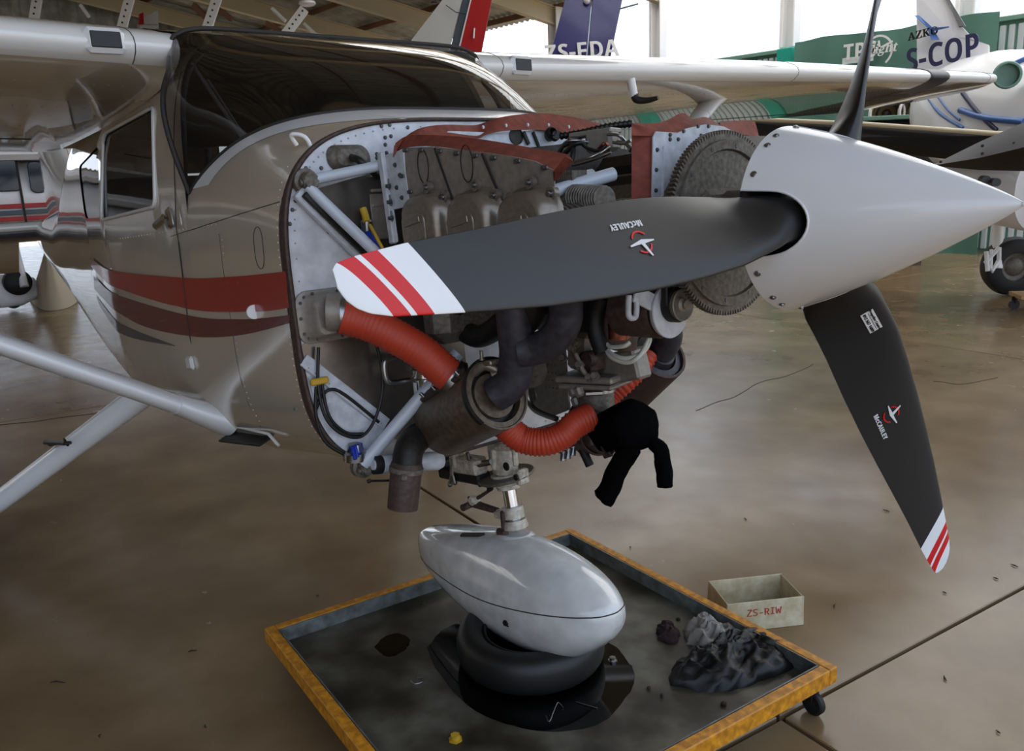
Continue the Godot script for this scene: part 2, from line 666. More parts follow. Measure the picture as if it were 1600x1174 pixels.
	for k in 4:
		var t := group_part("roof_brace", ro, "slanted white steel roof brace with punched holes, " + where[k])
		var a: Vector3 = bpts[k][0]
		var b: Vector3 = bpts[k][1]
		var s := Sh.new()
		s.bar(a, b, 0.17, 0.05, Vector3(0.75, 0, 0.6), 0.006)
		part("strut_bar", s, M.post_white, t)
		var hs := Sh.new()
		for q in 7:
			var p := a.lerp(b, (q + 0.5) / 7.0) + Vector3(0.03, 0.0, 0.025)
			hs.lathe(p, Vector3(0.75, 0.1, 0.6), [[-0.03, 0.016], [0.005, 0.016], [0.005, 0.0]], 8)
		part("hole", hs, M.seam, t, "", "stuff")
	# thin rods in the trusses
	for pr in [[Vector3(-16.55, 4.745, -3.506), Vector3(-16.416, 4.529, -3.586)], [Vector3(-14.23, 4.553, -6.239), Vector3(-14.03, 4.31, -6.389)], [Vector3(-14.769, 4.425, -7.153), Vector3(-14.587, 4.205, -7.29)]]:
		var s := Sh.new()
		s.tube([pr[0], pr[1]], 0.035, 8)
		part("hanging_rod", s, M.post_white, ro, "thin white rod")
	for pr in [[Vector3(-16.239, 4.866, -5.542), Vector3(-16.015, 4.583, -5.707)], [Vector3(-15.923, 4.774, -5.889), Vector3(-15.711, 4.565, -6.067)], [Vector3(-15.255, 4.465, -6.58), Vector3(-15.03, 4.28, -6.782)]]:
		var s := Sh.new()
		s.bar(pr[0], pr[1], 0.1, 0.1)
		part("rafter_knee", s, M.rust_paint, ro, "dark brown knee brace")

	# end wall far behind the tail, closed above a wide doorway
	var ww := thing("wall_west", "grey ribbed sheet end wall far behind the tail", "wall", Vector3.ZERO, 0.0, "", "structure")
	var up := Sh.new()
	var rows := []
	for e in 2:
		var row := PackedVector3Array()
		for q in 401:
			var z := -12.0 + q * 0.07
			row.append(Vector3(-22.0 + 0.03 * clampf(2.0 * sin(q * 1.05), -1, 1), 3.3 if e == 0 else roof_y(z) + 0.15, z))
		rows.append(row)
	up.grid(rows, false, false)
	part("upper_sheet", up, M.sheet_grey, ww)
	var be := Sh.new()
	var b0: Vector3 = Vector3(-21.8, 2.36, -3.508)
	var b1: Vector3 = Vector3(-21.8, 2.626, -3.548)
	be.box(Vector3(-21.9, (b0.y + b1.y) * 0.5, 2), Vector3(0.2, b1.y - b0.y, 28), Basis(), 0.01)
	part("door_beam", be, M.cream_paint, ww)
	var dk := Sh.new()
	dk.box(Vector3(-22, b0.y - 0.35, -2), Vector3(0.12, 0.7, 12))
	dk.box(Vector3(-22, 1.7, 9.6), Vector3(0.12, 3.4, 12.6))  # out of view, placed to darken what the near flank reflects
	part("door_and_unseen_sheet", dk, M.dark_wall, ww)
	var wsth := Sh.new()
	wsth.box(Vector3(-7, 2.4, 16.1), Vector3(30.4, 4.8, 0.15))  # unseen wall, kept dark so the flank mirrors a dark tone
	single("wall_south", wsth, M.dark_wall, "unseen dull brown side wall behind the camera, darkening what the flank reflects", "wall", "", "structure")
	# lamp
	var la := thing("high_bay_lamp", "hanging workshop lamp with copper housing and pale lens ring", "lamp", Vector3(-11.874, 4.216, -5.731))
	var s := Sh.new()
	s.lathe(Vector3.ZERO, Vector3.UP, [[0.03, 0.07], [0.3, 0.07], [0.36, 0.03], [0.36, 0.0]], 20)
	part("housing", s, M.copper, la)
	s = Sh.new()
	s.lathe(Vector3.ZERO, Vector3.UP, [[-0.03, 0.0], [-0.03, 0.1], [0.0, 0.14], [0.035, 0.13], [0.035, 0.0]], 24)
	part("lens_ring", s, M.bright_white, la)
	s = Sh.new()
	s.tube([Vector3(0, 0.35, 0), Vector3(0, 1.6, 0)], 0.012, 6)
	part("hanger", s, M.wire_black, la)
	# tarpaulin on the far wall with lettering
	var tp := thing("tarpaulin", "dark green wrinkled tarpaulin with white lettering and aeroplane emblem", "tarpaulin", Vector3.ZERO)
	var s2 := Sh.new()
	s2.surf(func(u, v): return Vector3(-6.55 + u * 3.1, 0.0 + v * (3.28 + 0.02 * sin(u * 9.0)), -11.62 + 0.035 * sin(u * 26.0 + v * 3.0) + 0.025 * sin(u * 11.0 - v * 7.0)), 0, 1, 60, 0, 1, 24)
	part("sheet", s2, M.tarp_green, tp)
	words("lettering", "TPS", 0.24, Transform3D(Basis(Vector3.RIGHT, Vector3.UP, Vector3.BACK), Vector3(-5.357, 3.001, -11.5)), M.label_white, tp, "Droid Sans", true, 0.004)
	words("lettering", "flight", 0.13, Transform3D(Basis(Vector3.RIGHT, Vector3(0.2, 1, 0), Vector3.BACK), Vector3(-5.005, 2.995, -11.5)), M.label_white, tp, "Droid Serif", true, 0.004)
	var em := Sh.new()
	em.lathe(Vector3(-5.073, 2.968, -11.52), Vector3.BACK, [[0, 0.2], [0.004, 0.2], [0.004, 0.23], [0, 0.23]], 28, 2.2, 5.2)
	em.box(Vector3(-4.987, 3.028, -11.5), Vector3(0.3, 0.025, 0.006), Basis(Vector3.BACK, 0.35))
	em.box(Vector3(-5.047, 3.036, -11.5), Vector3(0.03, 0.16, 0.006), Basis(Vector3.BACK, 0.2))
	part("emblem", em, M.label_white, tp)
	var ln := Sh.new()
	ln.box(Vector3(-5.386, 2.885, -11.51), Vector3(0.5, 0.09, 0.006))
	part("caption_strip", ln, M.sheet_white, tp)

# ------------------------------------------------------------------ aircraft body
func ss(a: float, b: float, x: float) -> float:
	return smoothstep(a, b, x)


func body_w(x: float) -> float:
	if x > -1.5:
		return lerpf(0.607, 0.6, -x / 1.5)
	return lerpf(0.6, 0.3, (-x - 1.5) / 2.5) if x > -4.0 else lerpf(0.3, 0.1, clampf((-x - 4.0) / 1.3, 0, 1))


func body_bottom(x: float) -> float:
	return lerpf(0.75, 0.69, ss(0, -0.8, x)) + 0.72 * pow(clampf((-x - 1.25) / 3.3, 0, 1.22), 1.08)


func body_top(x: float, fore: bool) -> float:
	if fore:
		return 1.63 + 0.085 * (1.0 - pow(1.0 - clampf(-x / 0.42, 0, 1), 1.8))
	return 1.97 - 0.24 * ss(-2.3, -3.2, x) - 0.12 * clampf((-x - 3.2) / 2.1, 0, 1)


func body_n(x: float, fore: bool) -> float:
	return 4.0 if fore else lerpf(7.0, 2.6, ss(-2.2, -3.4, x))


func tumble(x: float, y: float, fore: bool) -> float:
	return 1.0 if fore else 1.0 - 0.1 * clampf((y - 1.42) / 0.48, 0, 1) * (1.0 - ss(-2.2, -3.2, x))


# s: 0 at the top centre line, +1 / -1 at the belly
func body_point(x: float, s: float, fore: bool, k := 1.0) -> Vector3:
	var phi := PI * (0.5 - absf(s))
	var yc := lerpf(1.19, 1.59, ss(-1.5, -5.3, x))
	var n := body_n(x, fore) if phi > 0 else lerpf(4.0, 2.6, ss(-1.8, -3.4, x))
	var h := (body_top(x, fore) - yc) if phi > 0 else (yc - body_bottom(x))
	var y := yc + k * h * signf(phi) * pow(absf(sin(phi)), 2.0 / n)
	var z := k * body_w(x) * pow(absf(cos(phi)), 2.0 / n) * tumble(x, y, fore)
	return Vector3(x, y, z * (1.0 if s >= 0 else -1.0))


func s_at(x: float, y: float, fore: bool) -> float:
	var lo := 0.0
	var hi := 1.0
	for i in 30:
		var m := (lo + hi) * 0.5
		if body_point(x, m, fore).y > y:
			lo = m
		else:
			hi = m
	return lo


# point of the right-hand flank at (x, y), lifted off it by d
func flank(x: float, y: float, d := 0.0015) -> Vector3:
	var p := body_point(x, s_at(x, y, x > -0.61), x > -0.61)
	p.z += d
	return p


func poly_xs(pts: Array, fore: bool, side := 1.0) -> PackedVector2Array:
	var out := PackedVector2Array()
	for i in pts.size():
		var a: Vector3 = pts[i]
		var b: Vector3 = pts[(i + 1) % pts.size()]
		for k in 4:
			var p := a.lerp(b, k / 4.0)
			out.append(Vector2(p.x, side * s_at(p.x, p.y, fore)))
	return out


func rounded(pts: Array, r: float) -> Array:
	var out := []
	for i in pts.size():
		var p: Vector3 = pts[i]
		var a: Vector3 = pts[(i + pts.size() - 1) % pts.size()]
		var b: Vector3 = pts[(i + 1) % pts.size()]
		var pa := p + (a - p).normalized() * r
		var pb := p + (b - p).normalized() * r
		for k in 4:
			var t := k / 3.0
			out.append(pa.lerp(p, t).lerp(p.lerp(pb, t), t))
	return out


func screen_base_x(z: float) -> float:
	return -0.14 - 0.47 * pow(clampf(absf(z) / 0.584, 0, 1.03), 6.0)


func band(top: Array, bot: Array, m: Material, called: String, parent: Node3D):
	# a painted band between two edges on the right flank
	var s := Sh.new()
	var rows := []
	var n := 40
	for i in n + 1:
		var row := PackedVector3Array()
		var pt := along(top, float(i) / n)
		var pb := along(bot, float(i) / n)
		for j in 7:
			var q := pt.lerp(pb, j / 6.0)
			row.append(flank(q.x, q.y))
		rows.append(row)
	s.grid(rows)
	part(called, s, m, parent)


func along(pts: Array, t: float) -> Vector3:
	var f := t * (pts.size() - 1)
	var i := mini(int(f), pts.size() - 2)
	var a: Vector3 = pts[maxi(i - 1, 0)]
	var d: Vector3 = pts[mini(i + 2, pts.size() - 1)]
	return pts[i].cubic_interpolate(pts[i + 1], a, d, f - i)


func foil(xc: float, upper: bool, th := 0.12, camber := 0.02) -> float:
	var yt := 5.0 * th * (0.2969 * sqrt(xc) - 0.126 * xc - 0.3516 * xc * xc + 0.2843 * pow(xc, 3) - 0.1036 * pow(xc, 4))
	var p := 0.4
	var yc := camber / (p * p) * (2 * p * xc - xc * xc) if xc < p else camber / ((1 - p) * (1 - p)) * ((1 - 2 * p) + 2 * p * xc - xc * xc)
	return yc + yt if upper else yc - yt


func wing_at(z: float, xc: float, upper: bool, side: float) -> Vector3:
	var a := absf(z)
	var t := clampf((a - 2.6) / 2.85, 0, 1)
	var c := lerpf(1.62, 1.12, t)
	var le := -0.655 - 0.1 * t
	var y0 := 1.915 + 0.03 * (a - 0.55)
	return Vector3(le - xc * c, y0 + c * foil(xc, upper) - 0.058 * c * xc, z * side)


func wing_ring(z: float, side: float, shrink := 1.0) -> PackedVector3Array:
	var ring := PackedVector3Array()
	for k in 49:
		var b := TAU * k / 48.0
		var xc := 0.5 + 0.5 * cos(b)
		if k == 48:
			continue
		ring.append(wing_at(z, xc, k <= 24, side))
	if shrink < 1.0:
		var c := wing_at(z, 0.4, true, side).lerp(wing_at(z, 0.4, false, side), 0.5)
		for i in ring.size():
			ring[i].x = lerpf(c.x, ring[i].x, lerpf(1.0, shrink, 0.4))
			ring[i].y = lerpf(c.y, ring[i].y, shrink)
	return ring


func make_wing(side: float, label: String):
	var s := Sh.new()
	var rows := []
	for z in [0.53, 0.8, 1.2, 1.8, 2.6, 3.5, 4.4, 5.1, 5.28]:
		rows.append(wing_ring(z, side))
	for e in [[5.36, 0.86], [5.42, 0.6], [5.45, 0.2]]:
		rows.append(wing_ring(e[0], side, e[1]))
	s.loft(rows)
	var w := part("wing", s, M.wing_paint, plane, label)
	var us := Sh.new()
	var ur := []
	for z in [0.532, 0.8, 1.2, 1.8, 2.6, 3.5, 4.4, 5.1, 5.28]:
		var row := PackedVector3Array()
		for k in 25:
			row.append(wing_at(z, 0.028 + 0.972 * pow(k / 24.0, 1.6), false, side) + Vector3(0, -0.0012, 0))
		ur.append(row)
	us.grid(ur)
	part("underside_skin", us, M.body_paint, w, "beige metallic underside")
	# skin joints round the leading edge and along the control surfaces
	var se := Sh.new()
	for z in [0.65, 2.6, 5.16]:
		var path := []
		for k in range(15, 33):
			var xc := 0.5 + 0.5 * cos(TAU * k / 48.0)
			path.append(wing_at(z, xc, k <= 24, side))
		se.tube(path, 0.0014, 5)
	for e in [[0.7, 2.55, 0.73], [2.65, 5.1, 0.76]]:
		var path := []
		for k in 9:
			path.append(wing_at(lerpf(e[0], e[1], k / 8.0), e[2], false, side))
		se.tube(path, 0.004, 5)
	part("skin_joint", se, M.seam, w)
	# lines of rivets on the underside
	var rv := Sh.new()
	for xc in [0.12, 0.3, 0.52, 0.7]:
		for k in 120:
			var z := 0.6 + k * 0.04
			rv.dome(wing_at(z, xc, false, side), Vector3.DOWN, 0.0035, 5)
	part("rivet_line", rv, M.rivet, w, "", "stuff")
	# cabin air inlet in the leading edge
	var zc := 0.725 if side > 0 else 0.745
	var c := wing_at(zc, 0.0, true, side) + Vector3(-0.035, 0.004, 0)
	var inl := Sh.new()
	inl.box(c, Vector3(0.08, 0.066, 0.104), Basis(), 0.012)
	var io := part("air_inlet", inl, M.white_paint, w)
	var dk := Sh.new()
	dk.box(c + Vector3(0.0395, 0.0, 0), Vector3(0.006, 0.042, 0.078), Basis(), 0.002)
	part("inlet_mesh", dk, M.black_plastic, w, "black mesh of the air inlet")
	var pl := Sh.new()
	var pc := wing_at(0.78, 0.1, false, side)
	var el := []
	for k in 33:
		var a := TAU * k / 32
		var q := wing_at(0.78 + 0.075 * sin(a), 0.16 + 0.04 * cos(a), false, side)
		el.append(q + Vector3(0, -0.0005, 0))
	pl.tube(el, 0.0008, 5)
	part("access_plate_edge", pl, M.seam, w)


func make_airplane():
	plane = thing("airplane", "white and beige single-engine high-wing aeroplane with bare engine and three-blade propeller", "airplane")
	plane.position = Vector3(0, -0.03, 0)
	plane.rotation.z = 0.0789
	# -------- fuselage skin: nose section under the windscreen, then the cabin and tail
	var s := Sh.new()
	var base := PackedVector2Array()
	var sc := 0.378
	for k in 41:
		var v := lerpf(-sc, sc, k / 40.0)
		base.append(Vector2(screen_base_x(body_point(-0.3, v, true).z), v))
	base[0].x = -0.62
	base[40].x = -0.62
	base.append(Vector2(-0.9, sc))
	base.append(Vector2(-0.9, -sc))
	s.surf(func(u, v): return body_point(u, v, true), -0.615, 0.0, 16, -1, 1, 120, [base])
	var win := rounded([Vector3(-1.464, 1.788, 0.557), Vector3(-0.898, 1.794, 0.557), Vector3(-0.868, 1.495, 0.585), Vector3(-1.486, 1.489, 0.585)], 0.035)
	var holes := [poly_xs(win, false, 1.0), poly_xs(win, false, -1.0)]
	var qwin := rounded([Vector3(-1.56, 1.76, 0), Vector3(-1.52, 1.5, 0), Vector3(-1.95, 1.52, 0), Vector3(-2.1, 1.74, 0)], 0.05)
	holes.append(poly_xs(qwin, false, 1.0))
	holes.append(poly_xs(qwin, false, -1.0))
	holes.append(PackedVector2Array([Vector2(-3.0, -0.2), Vector2(-2.5, -0.2), Vector2(-2.5, 0.2), Vector2(-3.0, 0.2)]))
	# the opening for the windscreen reaches back to the wing's leading edge
	var front := PackedVector2Array()
	for k in 15:
		var y := lerpf(1.51, 1.965, k / 14.0)
		front.append(Vector2(-0.612 - 0.075 * ss(1.5, 1.95, y), s_at(-0.66, y, false)))
	for k in 15:
		front.append(Vector2(front[14 - k].x, -front[14 - k].y))
	front.append(Vector2(-0.5, -front[0].y))
	front.append(Vector2(-0.5, front[0].y))
	holes.append(front)
	s.surf(func(u, v): return body_point(u, v, false), -5.3, -0.61, 76, -1, 1, 120, holes)
	var fus := part("fuselage", s, M.body_paint, plane)
	var tailcap := Sh.new()
	var rows := []
	for k in 5:
		var ring := PackedVector3Array()
		for j in 40:
			var p := body_point(-5.3, -1.0 + 2.0 * j / 40.0, false)
			var c := Vector3(-5.3, 1.59, 0)
			ring.append(c.lerp(p, cos(k * PI / 8)) + Vector3(-0.12 * sin(k * PI / 8), 0, 0))
		rows.append(ring)
	tailcap.loft(rows)
	part("tail_cone", tailcap, M.body_paint, fus)
	# cabin lining and floor, so that the cabin is dark inside
	var li := Sh.new()
	li.surf(func(u, v): return body_point(u, v, false, 0.972), -3.6, -0.64, 30, -1, 1, 60, holes)
	part("cabin_lining", li, M.cabin_lining, plane)
	var bh := Sh.new()
	var brow := PackedVector3Array()
	for j in 48:
		brow.append(body_point(-3.55, -1.0 + 2.0 * j / 48.0, false, 0.97))
	bh.fan(brow)
	part("rear_bulkhead", bh, M.cabin_lining, plane)
	# panes
	for sd in [1.0, -1.0]:
		var gp := Sh.new()
		gp.surf(func(u, v): return body_point(u, v, false, 0.992), -1.6, -0.7, 18, 0.05 * sd, 0.6 * sd, 18, [], [poly_xs(win, false, sd)])
		part("side_window", gp, M.tinted_glass, plane)
		gp = Sh.new()
		gp.surf(func(u, v): return body_point(u, v, false, 0.992), -2.2, -1.5, 12, 0.05 * sd, 0.6 * sd, 12, [], [poly_xs(qwin, false, sd)])
		part("quarter_window", gp, M.tinted_glass, plane)
	var rg := Sh.new()
	rg.surf(func(u, v): return body_point(u, v, false, 0.992), -3.0, -2.5, 6, -0.2, 0.2, 10)
	part("rear_window", rg, M.glass, plane)
	var fr := Sh.new()
	var fpath := []
	for p in win + [win[0]]:
		fpath.append(flank(p.x, p.y, 0.002))
	fr.tube(fpath, 0.007, 6)
	part("window_frame", fr, M.wing_paint, plane)
	var dk := Sh.new()
	dk.surf(func(u, v): return body_point(lerpf(screen_base_x(body_point(-0.3, v, true).z), minf(screen_base_x(body_point(-0.3, v, true).z) + 0.13, -0.006), u), v, true, 1.002), 0, 1, 6, -0.37, 0.37, 80)
	part("deck_strip", dk, M.white_paint, fus, "white strip before the windscreen")
	# glareshield, panel, yokes, seats
	var gs := Sh.new()
	gs.box(Vector3(-0.5, 1.44, 0), Vector3(0.5, 0.03, 1.1), Basis(), 0.01)
	gs.box(Vector3(-0.62, 1.28, 0), Vector3(0.04, 0.3, 1.1), Basis(), 0.01)
	gs.box(Vector3(-0.4, 1.6, 0), Vector3(0.36, 0.02, 0.9), Basis(Vector3.BACK, -0.15), 0.008)
	part("glareshield", gs, M.black_plastic, plane)
	for z in [0.28, -0.28]:
		var yk := Sh.new()
		var yc := Vector3(-0.86, 1.56, z)
		yk.tube([yc + Vector3(0.25, -0.03, 0), yc], 0.014, 8)
		yk.tube(smooth_path([yc + Vector3(0, 0.1, 0.13), yc + Vector3(0, 0, 0.13), yc + Vector3(0, -0.04, 0.05), yc + Vector3(0, -0.04, -0.05), yc + Vector3(0, 0, -0.13), yc + Vector3(0, 0.1, -0.13)], 4), 0.013, 8)
		part("control_yoke", yk, M.black_plastic, plane)
		var st := Sh.new()
		st.box(Vector3(-1.35, 1.05, z), Vector3(0.5, 0.14, 0.44), Basis(), 0.05)
		st.box(Vector3(-1.62, 1.35, z), Vector3(0.13, 0.6, 0.44), Basis(Vector3.BACK, 0.15), 0.05)
		part("seat", st, M.cabin_grey, plane)
	# windscreen: from its curved base on the nose skin up to the wing's leading edge
	var ws := Sh.new()
	var wr := []
	for i in 15:
		var t := i / 14.0
		var row := PackedVector3Array()
		for k in 41:
			var v := lerpf(-1.0, 1.0, k / 40.0)
			var sb := v * sc
			var z := body_point(-0.3, sb, true).z
			var bx := maxf(screen_base_x(z), -0.615)
			var b := body_point(bx, sb, true)
			var yt := 1.978 - 0.12 * pow(absf(v), 14.0)
			var top := Vector3(-0.672, yt, 0.548 * clampf(v * 1.08, -1, 1) * (1.0 + 0.03 * (1.975 - yt) / 0.14))
			var p := b.lerp(top, t)
			var bulge := sin(PI * t) * 0.055
			p += Vector3(0.9 * (1.0 - v * v) + 0.1, 0.5, 0.5 * v).normalized() * bulge
			row.append(p)
		wr.append(row)
	ws.grid(wr)
	var scr := part("windscreen", ws, M.glass, plane)
	var tr := Sh.new()
	var base_path := []
	for p in wr[0]:
		base_path.append(p + Vector3(0, 0.002, 0))
	tr.tube(base_path, 0.006, 6)
	var side_l := []
	var side_r := []
	for row in wr:
		side_l.append(row[0])
		side_r.append(row[40])
	tr.tube(side_l, 0.008, 6)
	tr.tube(side_r, 0.008, 6)
	part("edge_trim", tr, M.seam, scr)
	var rf := Sh.new()
	var tp := []
	for p in wr[14]:
		tp.append(p)
	rf.tube(tp, 0.007, 8)
	part("roof_strip", rf, M.seam, scr)
	var br := Sh.new()
	br.tube([Vector3(-0.72, 1.886, 0.477), Vector3(-0.5, 1.627, 0.441)], 0.006, 8)
	br.tube([Vector3(-0.74, 1.846, 0.428), Vector3(-0.55, 1.655, 0.421)], 0.004, 8)
	part("cabin_brace", br, M.cabin_grey, plane)
	# right front post, painted, between door and windscreen
	var dj := Sh.new()
	var jp := []
	for k in 13:
		var y := lerpf(1.38, 1.86, k / 12.0)
		jp.append(flank(-0.69 - 0.012 * k / 12.0, y, 0.001))
	dj.tube(jp, 0.0014, 5)
	dj.tube([flank(-0.69, 1.38, 0.001), flank(-0.72, 1.1, 0.001), flank(-0.74, 0.85, 0.001)], 0.0022, 5)
	var fl2 := []
	for k in 13:
		fl2.append(flank(lerpf(-0.02, -0.75, k / 12.0), lerpf(1.445, 1.4, k / 12.0), 0.0008))
	dj.tube(fl2, 0.001, 5)
	for yy in [1.0]:
		var l3 := []
		for k in 9:
			l3.append(flank(-0.38, lerpf(1.39, 0.86, k / 8.0), 0.0006))
		dj.tube(l3, 0.0006, 5)
	part("skin_joint", dj, M.seam, fus)
	var pn := Sh.new()
	var op := []
	for k in 25:
		var a := TAU * k / 24
		op.append(flank(-0.137 + 0.026 * cos(a), 1.345 + 0.05 * signf(sin(a)) * pow(absf(sin(a)), 0.6), 0.0008))
	pn.tube(op, 0.0008, 5)
	part("access_panel_edge", pn, M.seam, fus)
	# paint bands on the right side
	band([Vector3(0.001, 1.287, 0.606), Vector3(-0.316, 1.278, 0.606), Vector3(-0.704, 1.278, 0.605), Vector3(-1.464, 1.311, 0.6), Vector3(-1.906, 1.363, 0.57)], [Vector3(-0.008, 1.203, 0.606), Vector3(-0.217, 1.189, 0.606), Vector3(-0.723, 1.187, 0.605), Vector3(-1.466, 1.253, 0.6), Vector3(-1.911, 1.327, 0.57)], M.red_paint, "red_stripe", fus)
	band([Vector3(-0.01, 1.186, 0.606), Vector3(-0.315, 1.167, 0.606), Vector3(-0.732, 1.168, 0.605), Vector3(-1.482, 1.228, 0.6), Vector3(-1.895, 1.291, 0.57)], [Vector3(-0.016, 1.167, 0.606), Vector3(-0.333, 1.124, 0.605), Vector3(-0.7, 1.104, 0.605), Vector3(-1.16, 1.117, 0.603), Vector3(-1.518, 1.168, 0.6), Vector3(-1.934, 1.234, 0.57)], M.maroon_paint, "maroon_stripe", fus)
	band([Vector3(-0.87, 1.067, 0.603), Vector3(-1.456, 1.12, 0.6), Vector3(-1.92, 1.211, 0.57)], [Vector3(-0.87, 1.065, 0.603), Vector3(-1.448, 1.078, 0.6), Vector3(-1.868, 1.17, 0.57)], M.slate_paint, "slate_stripe", fus)
	# fittings on the right flank
	var h := Sh.new()
	var hp: Vector3 = Vector3(-0.8, 1.445, 0.59)
	h.box(flank(hp.x, hp.y, 0.012), Vector3(0.1, 0.026, 0.022), Basis(Vector3.BACK, 0.2), 0.008)
	h.box(flank(hp.x + 0.07, hp.y + 0.008, 0.006), Vector3(0.035, 0.06, 0.014), Basis(Vector3.BACK, 0.2), 0.006)
	part("door_handle", h, M.chrome, fus, "chrome door handle")
	var vt := Sh.new()
	var vp: Vector3 = Vector3(-0.749, 1.02, 0.595)
	vt.box(flank(vp.x, vp.y, 0.004), Vector3(0.05, 0.042, 0.016), Basis(Vector3.BACK, 0.1), 0.007)
	part("static_vent", vt, M.wing_paint, fus)
	var st2 := Sh.new()
	for px in [Vector3(-0.366, 1.26, 0.606), Vector3(-0.292, 1.262, 0.606)]:
		st2.dome(flank(px.x, px.y, 0), Vector3(0, 0, 1), 0.006, 10)
	part("drain_button", st2, M.red_paint, fus)
	var dr := Sh.new()
	var dp: Vector3 = Vector3(-0.209, 1.189, 0.606)
	dr.lathe(flank(dp.x, dp.y, 0.004), Vector3(1, 0, 0.2), [[-0.004, 0.0], [-0.004, 0.018], [0.004, 0.018], [0.004, 0.0]], 20)
	part("small_fin", dr, M.white_paint, fus)
	var rv := Sh.new()
	for k in 40:
		rv.dome(flank(-0.03, 0.86 + k * 0.017, 0.0), Vector3(0, 0, 1), 0.0028, 5)
	for k in 30:
		rv.dome(flank(-0.40 - k * 0.03, 1.415, 0.0), Vector3(0, 0, 1), 0.0025, 5)
		rv.dome(flank(-0.365, 0.88 + k * 0.017, 0.0), Vector3(0, 0, 1), 0.0022, 5)
	part("rivet_line", rv, M.body_paint, fus, "", "stuff")
	# wire handle on the nose skin
	var wh := Sh.new()
	wh.tube(smooth_path([Vector3(-0.03, 1.571, 0.525), Vector3(-0.03, 1.587, 0.535), Vector3(-0.025, 1.595, 0.536), Vector3(-0.015, 1.592, 0.519), Vector3(-0.01, 1.58, 0.507), Vector3(-0.01, 1.561, 0.499)], 4), 0.0055, 8)
	part("nose_handle", wh, M.wing_paint, fus)
	make_wing(1.0, "near wing")
	make_wing(-1.0, "far wing")
	# roof between the wings
	var rc := Sh.new()
	var rrow := []
	for k in 13:
		var row := PackedVector3Array()
		for j in 9:
			var z := lerpf(-0.56, 0.56, j / 8.0)
			row.append(wing_at(0.55, 0.03 + k / 12.0 * 0.96, true, 1.0) * Vector3(1, 1, 0) + Vector3(0, 0.006, z))
		rrow.append(row)
	rc.grid(rrow)
	part("cabin_roof", rc, M.body_paint, plane)
	# lens and pitot tube on the far wing
	var ld := Sh.new()
	var lrows := []
	for z in [4.18, 4.24, 4.4, 4.46]:
		var row := PackedVector3Array()
		for k in range(17, 32):
			var xc := 0.5 + 0.5 * cos(TAU * k / 48.0)
			row.append(wing_at(z, xc, k <= 24, -1.0) + Vector3(0.004, 0.002 if k < 24 else -0.002, 0))
		lrows.append(row)
	ld.grid(lrows)
	part("landing_light_lens", ld, M.boot_black, plane, "dark lens in the far leading edge")
	var pt := Sh.new()
	pt.tube(smooth_path([Vector3(-0.7, 1.929, -1.382), Vector3(-0.7, 1.872, -1.392), Vector3(-0.7, 1.835, -1.401)], 4), 0.019, 10)
	var pito := part("pitot_mast", pt, M.wing_paint, plane)
	pt = Sh.new()
	pt.tube(smooth_path([Vector3(-0.7, 1.854, -1.403), Vector3(-0.69, 1.82, -1.401), Vector3(-0.65, 1.809, -1.42), Vector3(-0.6, 1.812, -1.436)], 4), [0.017, 0.017, 0.017, 0.017, 0.017, 0.016, 0.015, 0.014, 0.013, 0.012, 0.011, 0.01, 0.009], 10)
	part("pitot_tube", pt, M.dark_metal, pito)
	# wing struts
	for sd in [1.0, -1.0]:
		var a: Vector3 = Vector3(-0.729, 0.843, 0.56)
		var b: Vector3 = Vector3(-0.845, 1.148, 1.075)
		var e := a + (b - a) * ((2.36 - a.z) / (b.z - a.z))
		e.x = lerpf(e.x, -1.35, 0.0)
		if sd < 0:
			e = Vector3(-1.05, 1.965, 2.5)
			a = Vector3(-0.62, 0.86, 0.56)
		var sr := []
		for k in 9:
			var c := a.lerp(e, k / 8.0)
			var ring := PackedVector3Array()
			for j in 20:
				var an := TAU * j / 20
				ring.append(Vector3(c.x + 0.062 * cos(an), c.y + 0.03 * sin(an) * 0.9, (c.z - 0.012 * sin(an))) * Vector3(1, 1, sd))
			sr.append(ring)
		var so := Sh.new()
		so.loft(sr)
		var sto := part("wing_strut", so, M.white_paint, plane)
		# cuffs at both ends
		var cu := Sh.new()
		var dir := (e - a).normalized()
		var cr := []
		for q in [[-0.02, 1.9, 1.7], [0.015, 1.75, 1.6], [0.05, 1.45, 1.4], [0.1, 1.18, 1.15], [0.13, 1.1, 1.08]]:
			var c: Vector3 = a + dir * q[0]
			var ring := PackedVector3Array()
			for j in 20:
				var an := TAU * j / 20
				ring.append(Vector3(c.x + 0.062 * q[1] * cos(an), c.y + 0.027 * q[2] * sin(an), c.z - 0.012 * sin(an)) * Vector3(1, 1, sd))
			cr.append(ring)
		cu.loft(cr)
		part("strut_cuff", cu, M.white_paint, sto)
		cu = Sh.new()
		var cr2 := []
		for q in [[-0.34, 1.05, 1.05], [-0.2, 1.15, 1.2], [-0.08, 1.7, 1.7], [0.02, 3.0, 2.2]]:
			var c: Vector3 = e + dir * q[0]
			var ring := PackedVector3Array()
			for j in 20:
				var an := TAU * j / 20
				ring.append(Vector3(c.x + 0.062 * q[1] * cos(an), c.y + 0.027 * q[2] * sin(an), c.z - 0.012 * sin(an)) * Vector3(1, 1, sd))
			cr2.append(ring)
		cu.loft(cr2)
		part("strut_cuff", cu, M.white_paint, sto)
	var bp := Sh.new()
	bp.bar(Vector3(-0.686, 0.793, 0.54), Vector3(-0.38, 0.824, 0.54), 0.085, 0.008, Vector3(0.2, 1, 0.35), 0.002)
	part("step_pad", bp, M.black_rubber, plane, "black step pad by the strut root")
	bp = Sh.new()
	bp.tube([Vector3(-0.589, 0.828, 0.55), Vector3(-0.346, 0.843, 0.56), Vector3(-0.312, 0.813, 0.55)], 0.005, 8)
